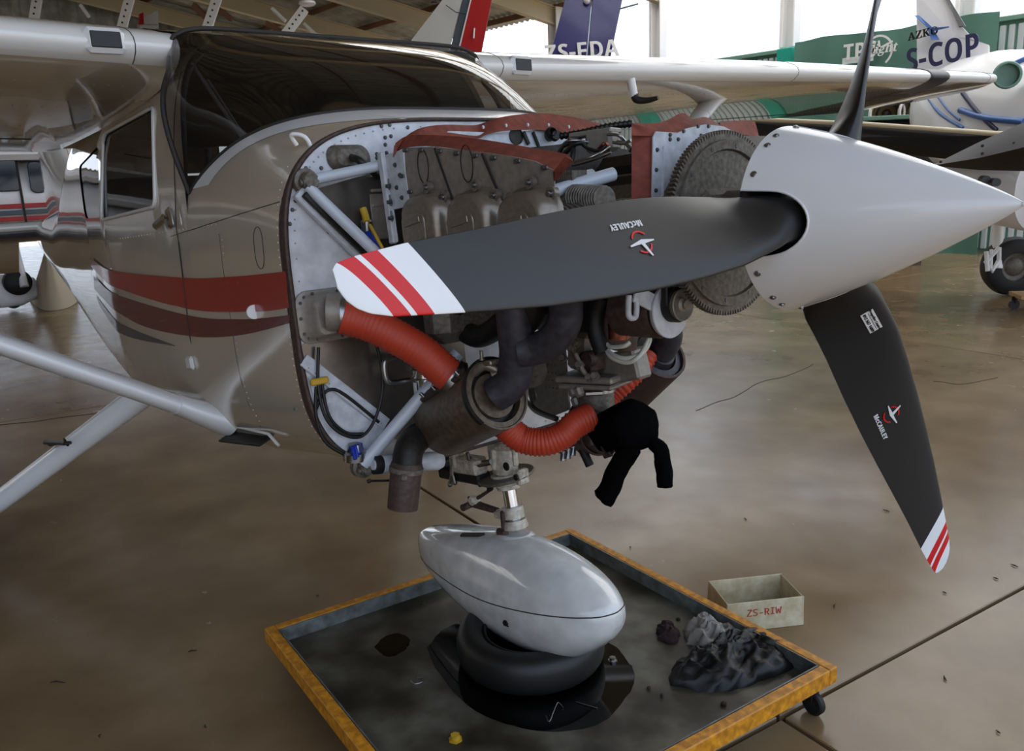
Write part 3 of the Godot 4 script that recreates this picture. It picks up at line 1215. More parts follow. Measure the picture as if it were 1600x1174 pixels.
	part("step_edge", bp, M.wing_paint, plane)
	# main gear leg on the near side with its clip
	for sd in [1.0, -1.0]:
		var gl := Sh.new()
		var g0: Vector3 = Vector3(-1.613, 0.84, 0.48)
		var g1: Vector3 = Vector3(-2.104, 0.422, 1)
		var g2 := g1 + (g1 - g0) * 0.12
		gl.tube([g0 * Vector3(1, 1, sd), g0.lerp(g1, 0.5) * Vector3(1, 1, sd), g1 * Vector3(1, 1, sd), g2 * Vector3(1, 1, sd)], [0.052, 0.046, 0.042, 0.04], 18)
		var leg := part("main_gear_leg", gl, M.white_paint, plane)
		var mw := Sh.new()
		var wc := Vector3(g2.x + 0.02, g2.y - 0.06, g2.z + 0.1) * Vector3(1, 1, sd)
		mw.lathe(wc, Vector3.BACK, [[-0.07, 0.08], [-0.08, 0.16], [-0.06, 0.2], [0.0, 0.215], [0.06, 0.2], [0.08, 0.16], [0.07, 0.08]], 28)
		part("main_tire", mw, M.tire, leg)
		mw = Sh.new()
		mw.lathe(wc, Vector3.BACK, [[-0.06, 0.0], [-0.06, 0.09], [0.06, 0.09], [0.06, 0.0]], 20)
		part("main_wheel_hub", mw, M.steel, leg)
	var cl := Sh.new()
	cl.bar(Vector3(-1.951, 0.65, 0.82), Vector3(-1.664, 0.682, 0.8), 0.03, 0.012, Vector3.UP, 0.003)
	cl.tube([Vector3(-1.988, 0.648, 0.82), Vector3(-1.898, 0.645, 0.82), Vector3(-1.799, 0.662, 0.81)], 0.005, 6)
	cl.tube([Vector3(-1.72, 0.689, 0.8), Vector3(-1.67, 0.674, 0.8)], 0.006, 6)
	part("leg_clip", cl, M.black_plastic, plane, "black clip on the near gear leg")
	# tail surfaces
	var fn := Sh.new()
	var fr2 := []
	for e in [[1.6, -3.2, -5.15, 0.05], [1.78, -3.75, -5.12, 0.05], [1.9, -4.08, -5.1, 0.045], [2.03, -4.36, -5.07, 0.04], [2.3, -4.6, -5.03, 0.035], [2.75, -4.95, -5.25, 0.025]]:
		var ring := PackedVector3Array()
		for j in 24:
			var an := TAU * j / 24
			var xc := 0.5 + 0.5 * cos(an)
			ring.append(Vector3(lerpf(e[1], e[2], xc), e[0], e[3] * 2.2 * sin(an) * sqrt(1.02 - xc)))
		fr2.append(ring)
	fn.loft(fr2)
	part("tail_fin", fn, M.wing_paint, plane)
	for sd in [1.0, -1.0]:
		var sb := Sh.new()
		var sr := []
		for e in [[0.1, -4.5, -5.2], [0.9, -4.62, -5.2], [1.7, -4.8, -5.2]]:
			var ring := PackedVector3Array()
			for j in 24:
				var an := TAU * j / 24
				var xc := 0.5 + 0.5 * cos(an)
				ring.append(Vector3(lerpf(e[1], e[2], xc), 1.57 + 0.075 * sin(an) * sqrt(1.02 - xc), e[0] * sd))
			sr.append(ring)
		sb.loft(sr)
		part("tailplane", sb, M.slate_paint, plane, "dark tailplane")
		var le := Sh.new()
		le.tube([Vector3(-4.48, 1.605, 0.1 * sd), Vector3(-4.62, 1.605, 0.9 * sd), Vector3(-4.8, 1.605, 1.7 * sd)], 0.03, 8)
		part("tailplane_edge", le, M.wing_paint, plane)
		var el := Sh.new()
		var er := []
		for z in [0.2, 1.65]:
			er.append(PackedVector3Array([Vector3(-5.2, 1.6, z * sd), Vector3(-5.18, 1.56, z * sd), Vector3(-5.42, 1.31, z * sd), Vector3(-5.44, 1.32, z * sd)]))
		el.loft(er)
		part("elevator", el, M.body_paint, plane, "drooping elevator")

# ------------------------------------------------------------------ firewall and engine
func group_part(called: String, parent: Node3D, label := "") -> Node3D:
	var o := Node3D.new()
	o.name = called
	parent.add_child(o, true)
	if label:
		o.set_meta("label", label)
	return o


func flat_plate(pts: Array, n: Vector3, thick: float) -> Sh:
	# a sheet whose outline lies in one plane
	var t := Transform3D()
	var x: Vector3 = (pts[1] - pts[0]).normalized()
	var y := n.cross(x).normalized()
	t.basis = Basis(x, y, n)
	t.origin = pts[0]
	var poly := PackedVector2Array()
	for p in pts:
		var q: Vector3 = t.affine_inverse() * p
		poly.append(Vector2(q.x, q.y))
	var s := Sh.new()
	s.prism(poly, t, thick)
	return s


func strip(a: Array, b: Array, thick := 0.004, sub := 4) -> Sh:
	# a flexible strip between two edges, with some thickness
	var s := Sh.new()
	var pa := smooth_path(a, sub)
	var pb := smooth_path(b, sub)
	var top := PackedVector3Array()
	var rows := [[], [], [], []]
	var f := []
	var k := []
	for i in pa.size():
		var q: Vector3 = pb[mini(i, pb.size() - 1)]
		var row := PackedVector3Array()
		for j in 5:
			row.append(pa[i].lerp(q, j / 4.0))
		f.append(row)
		var row2 := PackedVector3Array()
		for p in row:
			row2.append(p + Vector3(-0.6, 0.0, -0.6) * thick)
		k.append(row2)
	s.grid(f)
	s.grid(k)
	var e1 := PackedVector3Array()
	var e2 := PackedVector3Array()
	for i in f.size():
		e1.append(f[i][0])
		e2.append(k[i][0])
	s.grid([e1, e2], false, false)
	return s


func hose(path: PackedVector3Array, r: float, pitch: float, depth: float, n := 16) -> Sh:
	# corrugated duct: ridges every «pitch» metres
	var pts := []
	var rad := []
	var total := 0.0
	for i in path.size() - 1:
		total += path[i].distance_to(path[i + 1])
	var rings := int(total / pitch)
	var i := 0
	var acc := 0.0
	for k in rings * 3 + 1:
		var want := total * k / (rings * 3.0)
		while i < path.size() - 2 and acc + path[i].distance_to(path[i + 1]) < want:
			acc += path[i].distance_to(path[i + 1])
			i += 1
		var l := path[i].distance_to(path[i + 1])
		pts.append(path[i].lerp(path[i + 1], clampf((want - acc) / maxf(l, 1e-6), 0, 1)))
		rad.append(r + (depth if k % 3 == 1 else -depth * 0.4))
	var s := Sh.new()
	s.tube(pts, rad, n)
	return s


func rounded_outline(w: float, h: float, r_top: float, r_bot: float) -> PackedVector2Array:
	var out := PackedVector2Array()
	for q in [[w / 2 - r_top, h / 2 - r_top, 0.0, r_top], [-w / 2 + r_top, h / 2 - r_top, 0.5 * PI, r_top], [-w / 2 + r_bot, -h / 2 + r_bot, PI, r_bot], [w / 2 - r_bot, -h / 2 + r_bot, 1.5 * PI, r_bot]]:
		for k in 6:
			var a: float = q[2] + 0.5 * PI * k / 5.0
			out.append(Vector2(q[0] + q[3] * cos(a), q[1] + q[3] * sin(a)))
	return out


func pillow(s: Sh, outline: PackedVector2Array, t: Transform3D, levels: Array):
	# raised pressing: outline shrunk level by level, [height, inset in metres]
	var c := Vector2.ZERO
	for p in outline:
		c += p
	c /= outline.size()
	var rows := []
	for l in levels:
		var ring := PackedVector3Array()
		for p in outline:
			var d: Vector2 = p - c
			var q: Vector2 = c + d * (1.0 - l[1] / maxf(d.length(), 0.001))
			ring.append(t * Vector3(q.x, q.y, l[0]))
		rows.append(ring)
	s.loft(rows)


func make_engine():
	# ---------------- firewall
	var fw := group_part("firewall", plane)
	var s := Sh.new()
	var ring := PackedVector2Array()
	for k in 120:
		var p := body_point(0, -1.0 + 2.0 * k / 120.0, true, 0.985)
		ring.append(Vector2(-p.z, p.y))
	s.prism(ring, Transform3D(Basis(Vector3(0, 0, -1), Vector3.UP, Vector3.RIGHT), Vector3(-0.004, 0, 0)), 0.006)
	part("firewall_sheet", s, M.firewall_paint, fw)
	s = Sh.new()
	var rows := []
	for e in [[-0.02, 1.001], [0.006, 1.0015], [0.01, 0.997], [0.008, 0.984], [0.0, 0.982]]:
		var row := PackedVector3Array()
		for k in 120:
			row.append(body_point(0, -1.0 + 2.0 * k / 120.0, true, e[1]) + Vector3(e[0], 0, 0))
		rows.append(row)
	s.grid(rows, true)
	part("skin_lip", s, M.tailpipe_steel, fw, "brown joggled edge of the skin")
	s = Sh.new()
	for k in 110:
		s.dome(body_point(0, -1.0 + 2.0 * k / 110.0, true, 0.955) + Vector3(0.003, 0, 0), Vector3.RIGHT, 0.0024, 6)
	for k in 14:
		s.dome(Vector3(0.004, 1.059, 0.589).lerp(Vector3(0.004, 0.856, 0.382), k / 13.0) + Vector3(0.008, 0, 0), Vector3.RIGHT, 0.0022, 6)
		s.dome(Vector3(0.004, 1.459, 0.545).lerp(Vector3(0.004, 1.312, 0.417), k / 13.0), Vector3.RIGHT, 0.0022, 6)
	part("rivet", s, M.rivet, fw, "", "stuff")
	bolts("bolt", [Vector3(0.003, 1.516, 0.526), Vector3(0.003, 1.515, 0.487), Vector3(0.003, 1.514, 0.451), Vector3(0.003, 1.444, 0.562), Vector3(0.003, 1.424, 0.573), Vector3(0.003, 1.419, 0.53), Vector3(0.003, 1.395, 0.509), Vector3(0.003, 1.368, 0.488), Vector3(0.003, 1.544, 0.333), Vector3(0.003, 1.546, 0.305), Vector3(0.003, 1.535, 0.334), Vector3(0.003, 1.583, 0.304), Vector3(0.003, 1.566, 0.306), Vector3(0.003, 1.61, 0.311), Vector3(0.003, 1.613, 0.287), Vector3(0.003, 1.586, 0.287), Vector3(0.003, 1.607, 0.235), Vector3(0.003, 1.393, 0.584), Vector3(0.003, 1.11, 0.491), Vector3(0.003, 0.967, 0.631), Vector3(0.003, 0.863, 0.524), Vector3(0.003, 0.86, 0.48), Vector3(0.003, 0.968, 0.359), Vector3(0.003, 0.864, 0.326)], Vector3.RIGHT, 0.0036, M.screw, fw)
	s = flat_plate([Vector3(0.004, 1.467, 0.514), Vector3(0.004, 1.511, 0.299), Vector3(0.004, 1.444, 0.132), Vector3(0.004, 0.772, 0.129), Vector3(0.004, 0.803, 0.335), Vector3(0.003, 0.86, 0.404), Vector3(0.004, 1.073, 0.593), Vector3(0.004, 1.113, 0.597), Vector3(0.004, 1.182, 0.434), Vector3(0.004, 1.303, 0.4)], Vector3.RIGHT, 0.002)
	part("steel_panel", s, M.steel_sheet, fw, "bare steel centre of the firewall")
	# stiffeners and a lighter doubler on the lower corner
	s = Sh.new()
	s.bar(Vector3(0.008, 1.08, 0.597), Vector3(0.008, 0.879, 0.397), 0.032, 0.006, Vector3.RIGHT, 0.002)
	part("stiffener", s, M.primer, fw)
	s = Sh.new()
	s.bar(Vector3(0.02, 1.468, 0.557), Vector3(0.02, 1.286, 0.387), 0.05, 0.02, Vector3.RIGHT, 0.003)
	part("stiffener", s, M.primer, fw)
	s = Sh.new()
	s.bar(Vector3(0.036, 1.461, 0.551), Vector3(0.05, 1.283, 0.391), 0.028, 0.012, Vector3.RIGHT, 0.002)
	part("dark_angle", s, M.dark_metal, fw)
	s = flat_plate([Vector3(0.004, 1.036, 0.589), Vector3(0.004, 0.867, 0.407), Vector3(0.004, 0.797, 0.46), Vector3(0.004, 0.81, 0.512), Vector3(0.004, 0.912, 0.576)], Vector3.RIGHT, 0.003)
	part("doubler_plate", s, M.primer, fw)
	# oval cable grommet
	s = Sh.new()
	var gc: Vector3 = Vector3(0.003, 1.536, 0.413)
	pillow(s, rounded_outline(0.115, 0.062, 0.028, 0.028), Transform3D(Basis(Vector3(0, 0, -1), Vector3(0, 1, 0.1), Vector3.RIGHT), gc), [[0, 0], [0.006, 0.001], [0.012, 0.012], [0.02, 0.018]])
	part("grommet", s, M.cast_metal, fw)
	s = Sh.new()
	s.tube(smooth_path([gc + Vector3(0.015, 0, 0), Vector3(0.06, 1.526, 0.42), Vector3(0.07, 1.507, 0.401), Vector3(0.05, 1.488, 0.367)], 5), 0.009, 8)
	part("cable", s, M.wire_black, fw)
	# cabin heat inlet: flange, pressed hat and round spigot
	s = Sh.new()
	var hc: Vector3 = Vector3(0.004, 1.175, 0.522)
	var face := Basis(Vector3(0, 0, -1), Vector3.UP, Vector3.RIGHT)
	pillow(s, rounded_outline(0.155, 0.125, 0.03, 0.03), Transform3D(face, hc), [[0, 0], [0.004, 0], [0.005, 0.002], [0.005, 0.016], [0.05, 0.022], [0.058, 0.03]])
	var hb := part("heat_inlet", s, M.baffle_metal, fw)
	s = Sh.new()
	s.lathe(Vector3(0.05, 1.184, 0.542), Vector3(0.55, -0.1, -0.8), [[0, 0.044], [0.055, 0.042], [0.055, 0.03]], 20)
	part("spigot", s, M.baffle_metal, fw)
	var ring_at := []
	for k in 14:
		var a := TAU * k / 14
		ring_at.append(hc + Vector3(0.006, 0.055 * signf(sin(a)) * pow(absf(sin(a)), 0.5), 0.069 * signf(cos(a)) * pow(absf(cos(a)), 0.5)))
	bolts("inlet_screw", ring_at, Vector3.RIGHT, 0.0028, M.screw, fw)
	# control cables looped over the lower corner
	for pts in [[Vector3(0.02, 1.104, 0.561), Vector3(0.02, 1.019, 0.574), Vector3(0.025, 0.944, 0.571), Vector3(0.03, 0.895, 0.541), Vector3(0.03, 0.871, 0.488), Vector3(0.03, 0.899, 0.445), Vector3(0.03, 0.965, 0.412), Vector3(0.03, 1.033, 0.405), Vector3(0.03, 1.118, 0.417)],
			[Vector3(0.015, 1.016, 0.562), Vector3(0.02, 0.938, 0.557), Vector3(0.02, 0.888, 0.519), Vector3(0.025, 0.875, 0.474)],
			[Vector3(0.012, 1.011, 0.576), Vector3(0.012, 0.943, 0.586), Vector3(0.012, 0.877, 0.572), Vector3(0.015, 0.831, 0.524)],
			[Vector3(0.01, 0.958, 0.583), Vector3(0.01, 0.99, 0.56), Vector3(0.012, 0.989, 0.518), Vector3(0.015, 0.892, 0.422)]]:
		s = Sh.new()
		s.tube(smooth_path(pts, 6), 0.0042, 8)
		part("control_cable", s, M.wire_black, fw)
	s = Sh.new()
	s.box(Vector3(0.022, 1.025, 0.571), Vector3(0.012, 0.016, 0.045), Basis(), 0.003)
	part("cable_clamp", s, M.yellow, fw)
	s = Sh.new()
	s.tube(smooth_path([Vector3(0.06, 1.046, 0.34), Vector3(0.06, 1.052, 0.395), Vector3(0.06, 1.043, 0.413), Vector3(0.06, 1.005, 0.414), Vector3(0.06, 0.991, 0.399), Vector3(0.06, 0.989, 0.347)], 4), 0.007, 8)
	part("bent_tube", s, M.steel, fw)
	s = Sh.new()
	s.lathe(Vector3(0.09, 0.892, 0.318), Vector3(0.02, 1, 0), [[0, 0], [0, 0.026], [0.02, 0.032], [0.1, 0.032], [0.105, 0.036], [0.125, 0.036], [0.13, 0.02], [0.15, 0.02], [0.15, 0]], 20)
	part("fuel_strainer", s, M.chrome, fw)
	s = Sh.new()
	s.lathe(Vector3(0.091, 0.941, 0.32), Vector3(0.02, 1, 0), [[0, 0.0327], [0.045, 0.0327]], 20, 0.3, 3.3)
	part("strainer_label", s, M.label_white, fw)
	s = Sh.new()
	s.lathe(Vector3(0.02, 0.816, 0.501), Vector3(0.1, 1, 0), [[0, 0.03], [0.02, 0.03], [0.022, 0.02], [0.04, 0.016], [0.04, 0]], 16)
	part("drain_fitting", s, M.steel, fw)
	s = Sh.new()
	for k in 4:
		s.tube(smooth_path([Vector3(0.03, 0.828, 0.505) + Vector3(0.01 * k, 0.0, 0.012 * (k - 1.5)), Vector3(0.03, 0.842, 0.503) + Vector3(0.004 * k, 0.012, 0.01 * (k - 1.5)), Vector3(0.03, 0.844, 0.49) + Vector3(0, 0, 0.008 * k)], 3), 0.005, 6)
	part("blue_fitting", s, M.hose_blue, fw)
	# ---------------- engine mount
	var mt := group_part("engine_mount", plane)
	var tubes := [[Vector3(0.03, 1.485, 0.542), Vector3(0.091, 1.512, 0.36), 0.0125], [Vector3(0.035, 1.472, 0.544), Vector3(0.127, 1.228, 0.36), 0.0135], [Vector3(0.035, 0.803, 0.491), Vector3(0.156, 1.049, 0.26), 0.0165],
		[Vector3(0.03, 1.485, -0.5), Vector3(0.3, 1.5, -0.34), 0.012], [Vector3(0.03, 0.83, -0.46), Vector3(0.3, 1.05, -0.26), 0.014]]
	for t in tubes:
		s = Sh.new()
		s.tube([t[0], t[1]], t[2], 16)
		part("mount_tube", s, M.tube_paint, mt)
	for p in [Vector3(0.014, 1.485, 0.538), Vector3(0.014, 0.794, 0.482)]:
		s = Sh.new()
		s.lathe(p, Vector3.RIGHT, [[-0.01, 0.03], [0.008, 0.03], [0.012, 0.022], [0.035, 0.018], [0.035, 0]], 16)
		s.bolt(p + Vector3(0.025, -0.004, 0.02), Vector3(0, 0, 1), 0.008)
		part("mount_foot", s, M.cast_metal, mt)
	# white cross tube and bungee sleeve along the firewall's lower edge
	s = Sh.new()
	var ca: Vector3 = Vector3(0.06, 0.802, 0.479)
	var cb: Vector3 = Vector3(0.07, 0.767, 0.285)
	var cd := (cb - ca).normalized()
	var cl := ca.distance_to(cb)
	s.lathe(ca, cd, [[0.0, 0.0], [0.0, 0.012], [0.022, 0.015], [0.022, 0.022], [0.05, 0.023], [0.06, 0.019], [cl - 0.06, 0.019], [cl - 0.05, 0.024], [cl - 0.012, 0.024], [cl, 0.019], [cl, 0.0]], 20)
	part("cross_tube", s, M.primer, mt)
	s = Sh.new()
	s.lathe(ca, cd, [[0.003, 0.015], [0.003, 0.023], [0.022, 0.023], [0.022, 0.015]], 20)
	part("rubber_ring", s, M.black_rubber, mt)
	s = Sh.new()
	s.tube([Vector3(0.07, 0.769, 0.499), Vector3(0.07, 0.754, 0.437)], 0.003, 6)
	s.ball(Vector3(0.07, 0.769, 0.499), 0.006, 8)
	part("drain_pipe", s, M.dark_metal, mt)
	# ---------------- engine block
	var en := group_part("engine", plane)
	s = Sh.new()
	s.box(Vector3(0.46, 1.31, 0), Vector3(0.66, 0.2, 0.22), Basis(), 0.04)
	s.box(Vector3(0.46, 1.41, 0), Vector3(0.6, 0.05, 0.05), Basis(), 0.01)
	s.lathe(Vector3(0.7, 1.31, 0), Vector3.RIGHT, [[0, 0.12], [0.05, 0.1], [0.07, 0.06]], 24)
	part("crankcase", s, M.cast_metal, en)
	s = Sh.new()
	s.box(Vector3(0.36, 1.15, -0.02), Vector3(0.4, 0.14, 0.26), Basis(), 0.05)
	part("oil_sump", s, M.dark_metal, en)
	var fins := Sh.new()
	var prof := [[0.0, 0.055]]
	for k in 15:
		var a := 0.005 + k * 0.0165
		prof.append([a, 0.058])
		prof.append([a + 0.001, 0.07])
		prof.append([a + 0.005, 0.07])
		prof.append([a + 0.006, 0.058])
	prof.append([0.255, 0.06])
	fins.lathe(Vector3.ZERO, Vector3.BACK, prof, 20)
	var finmesh := fins.done()
	var cx := [0.285, 0.455, 0.62]
	for k in 3:
		for sd in [1.0, -1.0]:
			var c := part("cylinder", finmesh, M.cast_metal, en)
			c.position = Vector3(cx[k], 1.31, 0.11 * sd)
			if sd < 0:
				c.rotation.y = PI
	# rocker covers on the near bank
	var rk := Sh.new()
	var ol := rounded_outline(0.158, 0.125, 0.055, 0.02)
	pillow(rk, ol, Transform3D(Basis(), Vector3.ZERO), [[0, 0], [0.008, 0], [0.008, 0.007], [0.03, 0.01], [0.041, 0.015], [0.046, 0.026]])
	pillow(rk, rounded_outline(0.09, 0.07, 0.02, 0.02), Transform3D(Basis(), Vector3(-0.012, -0.016, 0.046)), [[-0.003, 0], [0.0025, 0.002]])
	for b in [[-0.058, 0.045], [0.0, 0.07], [0.058, 0.045], [0.078, -0.01], [-0.078, -0.01]]:
		rk.lathe(Vector3(b[0], b[1], 0), Vector3.BACK, [[0, 0.013], [0.012, 0.013], [0.012, 0.0]], 12)
	for k in 2:
		rk.box(Vector3(-0.012, -0.02 - 0.016 * k, 0.05), Vector3(0.05, 0.003, 0.003))
	rk.box(Vector3(-0.012, 0.0, 0.05), Vector3(0.06, 0.014, 0.003), Basis(Vector3.BACK, 0.15), 0.002)
	var rkmesh := rk.done()
	for k in 3:
		for sd in [1.0, -1.0]:
			var c := part("rocker_cover", rkmesh, M.rocker_metal, en)
			c.position = Vector3(cx[k] + 0.003, [1.372, 1.362, 1.352][k], 0.383 * sd)
			if sd < 0:
				c.rotation.y = PI
	var cs := []
	for k in 3:
		for b in [[-0.058, 0.045], [0.0, 0.07], [0.058, 0.045], [0.078, -0.01]]:
			cs.append(Vector3(cx[k] + 0.003 + b[0], [1.372, 1.362, 1.352][k] + b[1], 0.396))
	bolts("cover_screw", cs, Vector3.BACK, 0.0055, M.steel, en, 0.007)
	# ---------------- cooling baffles
	var ba := group_part("cooling_baffle", plane)
	var plates := [[Vector3(0.198, 1.536, 0.378), Vector3(0.309, 1.525, 0.378), Vector3(0.383, 1.364, 0.378), Vector3(0.344, 1.346, 0.378), Vector3(0.18, 1.355, 0.378)], [Vector3(0.318, 1.524, 0.381), Vector3(0.473, 1.494, 0.381), Vector3(0.541, 1.374, 0.381), Vector3(0.391, 1.357, 0.381)], [Vector3(0.474, 1.494, 0.378), Vector3(0.563, 1.476, 0.378), Vector3(0.631, 1.459, 0.378), Vector3(0.681, 1.437, 0.378), Vector3(0.668, 1.348, 0.378), Vector3(0.538, 1.355, 0.378)]]
	for pl in plates:
		s = flat_plate(pl, Vector3.BACK, 0.002)
		part("side_plate", s, M.baffle_metal, ba)
	for e in [[Vector3(0.319, 1.521, 0.384), Vector3(0.38, 1.378, 0.384)], [Vector3(0.479, 1.491, 0.384), Vector3(0.535, 1.381, 0.384)]]:
		s = Sh.new()
		s.bar(e[0], e[1], 0.005, 0.003, Vector3.BACK)
		part("plate_gap", s, M.seam, ba)
	s = Sh.new()
	for e in [[Vector3(0.265, 1.489, 0.381), 0.02, 0.036], [Vector3(0.426, 1.477, 0.384), 0.02, 0.037]]:
		s = Sh.new()
		var op := []
		for k in 25:
			var a := TAU * k / 24
			op.append(e[0] + Vector3(e[1] * cos(a), e[2] * sin(a), 0))
		s.tube(op, 0.0012, 5)
		part("pressed_oval", s, M.dark_metal, ba)
	for p in [Vector3(0.203, 1.53, 0.382), Vector3(0.263, 1.523, 0.382), Vector3(0.334, 1.512, 0.384), Vector3(0.394, 1.501, 0.384), Vector3(0.455, 1.489, 0.384), Vector3(0.509, 1.479, 0.382), Vector3(0.581, 1.465, 0.382), Vector3(0.656, 1.445, 0.382), Vector3(0.203, 1.439, 0.382), Vector3(0.179, 1.476, 0.382)]:
		s = Sh.new()
		s.box(p, Vector3(0.02, 0.008, 0.004), Basis(), 0.002)
		s.bolt(p + Vector3(0, 0, 0.002), Vector3.BACK, 0.0036)
		part("baffle_screw", s, M.screw, ba)
	s = flat_plate([Vector3(0.665, 1.401, 0.384), Vector3(0.682, 1.4, 0.384), Vector3(0.68, 1.381, 0.384), Vector3(0.662, 1.38, 0.384)], Vector3.BACK, 0.001)
	part("baffle_tag", s, M.label_white, ba, "small white tag")
	s = Sh.new()
	s.box(Vector3(0.111, 1.432, 0.385), Vector3(0.022, 0.21, 0.012), Basis(Vector3.BACK, 0.05), 0.003)
	s.box(Vector3(0.156, 1.469, 0.379), Vector3(0.075, 0.125, 0.004), Basis(Vector3.BACK, 0.05), 0.001)
	s.box(Vector3(0.11, 1.38, 0.379), Vector3(0.03, 0.1, 0.004), Basis(Vector3.BACK, 0.05), 0.001)
	part("corner_bracket", s, M.primer, ba)
	bolts("bracket_bolt", [Vector3(0.155, 1.503, 0.382), Vector3(0.171, 1.479, 0.382), Vector3(0.152, 1.453, 0.382), Vector3(0.169, 1.429, 0.382)], Vector3.BACK, 0.004, M.screw, ba)
	for p in [Vector3(0.138, 1.458, 0.393), Vector3(0.136, 1.422, 0.393), Vector3(0.134, 1.386, 0.393)]:
		s = Sh.new()
		s.bolt(p, Vector3.BACK, 0.005, 0.008)
		s.box(p + Vector3(0, 0.004, 0), Vector3(0.006, 0.026, 0.004), Basis(), 0.002)
		part("bracket_clip", s, M.screw, ba)
	# finned oil cooler behind the bracket
	s = Sh.new()
	for px in [Vector3(-0.048, 1.43, 0.34), Vector3(0.001, 1.429, 0.345)]:
		s.box(px, Vector3(0.012, 0.18, 0.05), Basis(Vector3.BACK, 0.05), 0.002)
	for k in 5:
		s.box(Vector3(-0.012, 1.492, 0.34) + Vector3(-0.004 * k, -0.035 * k, 0), Vector3(0.06, 0.008, 0.05), Basis(), 0.002)
	s.box(Vector3(-0.076, 1.43, 0.31), Vector3(0.07, 0.2, 0.02), Basis(Vector3.BACK, 0.05), 0.002)
	part("oil_cooler", s, M.baffle_metal, en)
	# rear baffle, seen from its front, with a hole and a stiffener
	s = flat_plate([Vector3(0.15, 1.522, 0.337), Vector3(0.15, 1.578, 0.22), Vector3(0.15, 1.576, 0.134), Vector3(0.15, 1.573, 0.059), Vector3(0.15, 1.581, -0.066), Vector3(0.15, 1.572, -0.191), Vector3(0.15, 1.549, -0.194), Vector3(0.15, 1.514, 0.338)], Vector3.RIGHT, 0.002)
	part("rear_plate", s, M.primer, ba)
	s = flat_plate([Vector3(0.151, 1.512, 0.339), Vector3(0.151, 1.547, -0.193), Vector3(0.151, 1.523, -0.427), Vector3(0.151, 1.353, -0.411), Vector3(0.151, 1.296, 0.367)], Vector3.RIGHT, 0.002)
	part("rear_lower_plate", s, M.dark_metal, ba)
	s = Sh.new()
	s.lathe(Vector3(0.153, 1.565, 0.012), Vector3.RIGHT, [[0.0, 0.0], [0.001, 0.019], [0.003, 0.02], [0.003, 0.022], [0.0, 0.022]], 20)
	s.bar(Vector3(0.158, 1.575, -0.01), Vector3(0.158, 1.543, -0.024), 0.012, 0.006, Vector3.RIGHT, 0.002)
	s.bar(Vector3(0.156, 1.575, -0.044), Vector3(0.156, 1.537, -0.06), 0.01, 0.006, Vector3.RIGHT, 0.002)
	part("plate_hole", s, M.dark_metal, ba)
	# red-brown flexible seals
	s = strip([Vector3(0.15, 1.525, 0.378), Vector3(0.186, 1.537, 0.372), Vector3(0.311, 1.525, 0.376), Vector3(0.467, 1.493, 0.376), Vector3(0.615, 1.462, 0.376), Vector3(0.676, 1.438, 0.376), Vector3(0.684, 1.42, 0.376)], [Vector3(0.14, 1.553, 0.365), Vector3(0.172, 1.566, 0.345), Vector3(0.311, 1.547, 0.34), Vector3(0.436, 1.522, 0.335), Vector3(0.566, 1.491, 0.33), Vector3(0.661, 1.468, 0.33), Vector3(0.687, 1.453, 0.34)])
	part("side_seal", s, M.silicone, ba)
	s = flat_plate([Vector3(0.677, 1.436, 0.377), Vector3(0.713, 1.459, 0.377), Vector3(0.729, 1.45, 0.377), Vector3(0.689, 1.423, 0.377), Vector3(0.676, 1.418, 0.377)], Vector3.BACK, 0.003)
	part("seal_end", s, M.silicone, ba)
	s = strip([Vector3(0.165, 1.519, 0.392), Vector3(0.165, 1.564, 0.341), Vector3(0.165, 1.563, 0.233), Vector3(0.165, 1.559, 0.147), Vector3(0.165, 1.567, 0.121), Vector3(0.165, 1.576, 0.065), Vector3(0.165, 1.579, -0.048), Vector3(0.165, 1.567, -0.172), Vector3(0.165, 1.563, -0.298)], [Vector3(0.16, 1.545, 0.382), Vector3(0.14, 1.584, 0.301), Vector3(0.13, 1.596, 0.215), Vector3(0.1, 1.599, 0.103), Vector3(0.11, 1.607, 0.065), Vector3(0.13, 1.617, 0.021), Vector3(0.11, 1.629, -0.118), Vector3(0.13, 1.614, -0.239), Vector3(0.14, 1.587, -0.36)])
	part("rear_seal", s, M.silicone, ba)
	bolts("seal_rivet", [Vector3(0.168, 1.585, 0.127), Vector3(0.168, 1.589, 0.054), Vector3(0.168, 1.591, -0.018), Vector3(0.168, 1.591, -0.089), Vector3(0.168, 1.586, -0.161)], Vector3.RIGHT, 0.003, M.steel, ba, 0.002)
	# front baffle and its seals
	s = flat_plate([Vector3(0.69, 1.343, 0.135), Vector3(0.69, 1.493, 0.118), Vector3(0.69, 1.504, 0.109), Vector3(0.69, 1.501, 0.04), Vector3(0.69, 1.51, 0.011), Vector3(0.69, 1.518, -0.049), Vector3(0.69, 1.514, -0.11), Vector3(0.69, 1.5, -0.16), Vector3(0.69, 1.469, -0.217), Vector3(0.69, 1.32, -0.232)], Vector3.RIGHT, 0.003)
	part("front_plate", s, M.primer, ba)
	s = Sh.new()
	s.bar(Vector3(0.695, 1.475, 0.09), Vector3(0.695, 1.36, 0.104), 0.004, 0.006, Vector3.RIGHT, 0.001)
	part("pressed_rib", s, M.primer, ba)
	bolts("plate_screw", [Vector3(0.694, 1.468, 0.109), Vector3(0.694, 1.429, 0.115), Vector3(0.694, 1.389, 0.12), Vector3(0.694, 1.497, 0.067), Vector3(0.694, 1.488, 0.042), Vector3(0.694, 1.504, 0.024), Vector3(0.694, 1.514, -0.024), Vector3(0.694, 1.514, -0.059), Vector3(0.694, 1.495, -0.033), Vector3(0.694, 1.493, -0.081), Vector3(0.694, 1.488, 0.068)], Vector3.RIGHT, 0.0032, M.screw, ba)
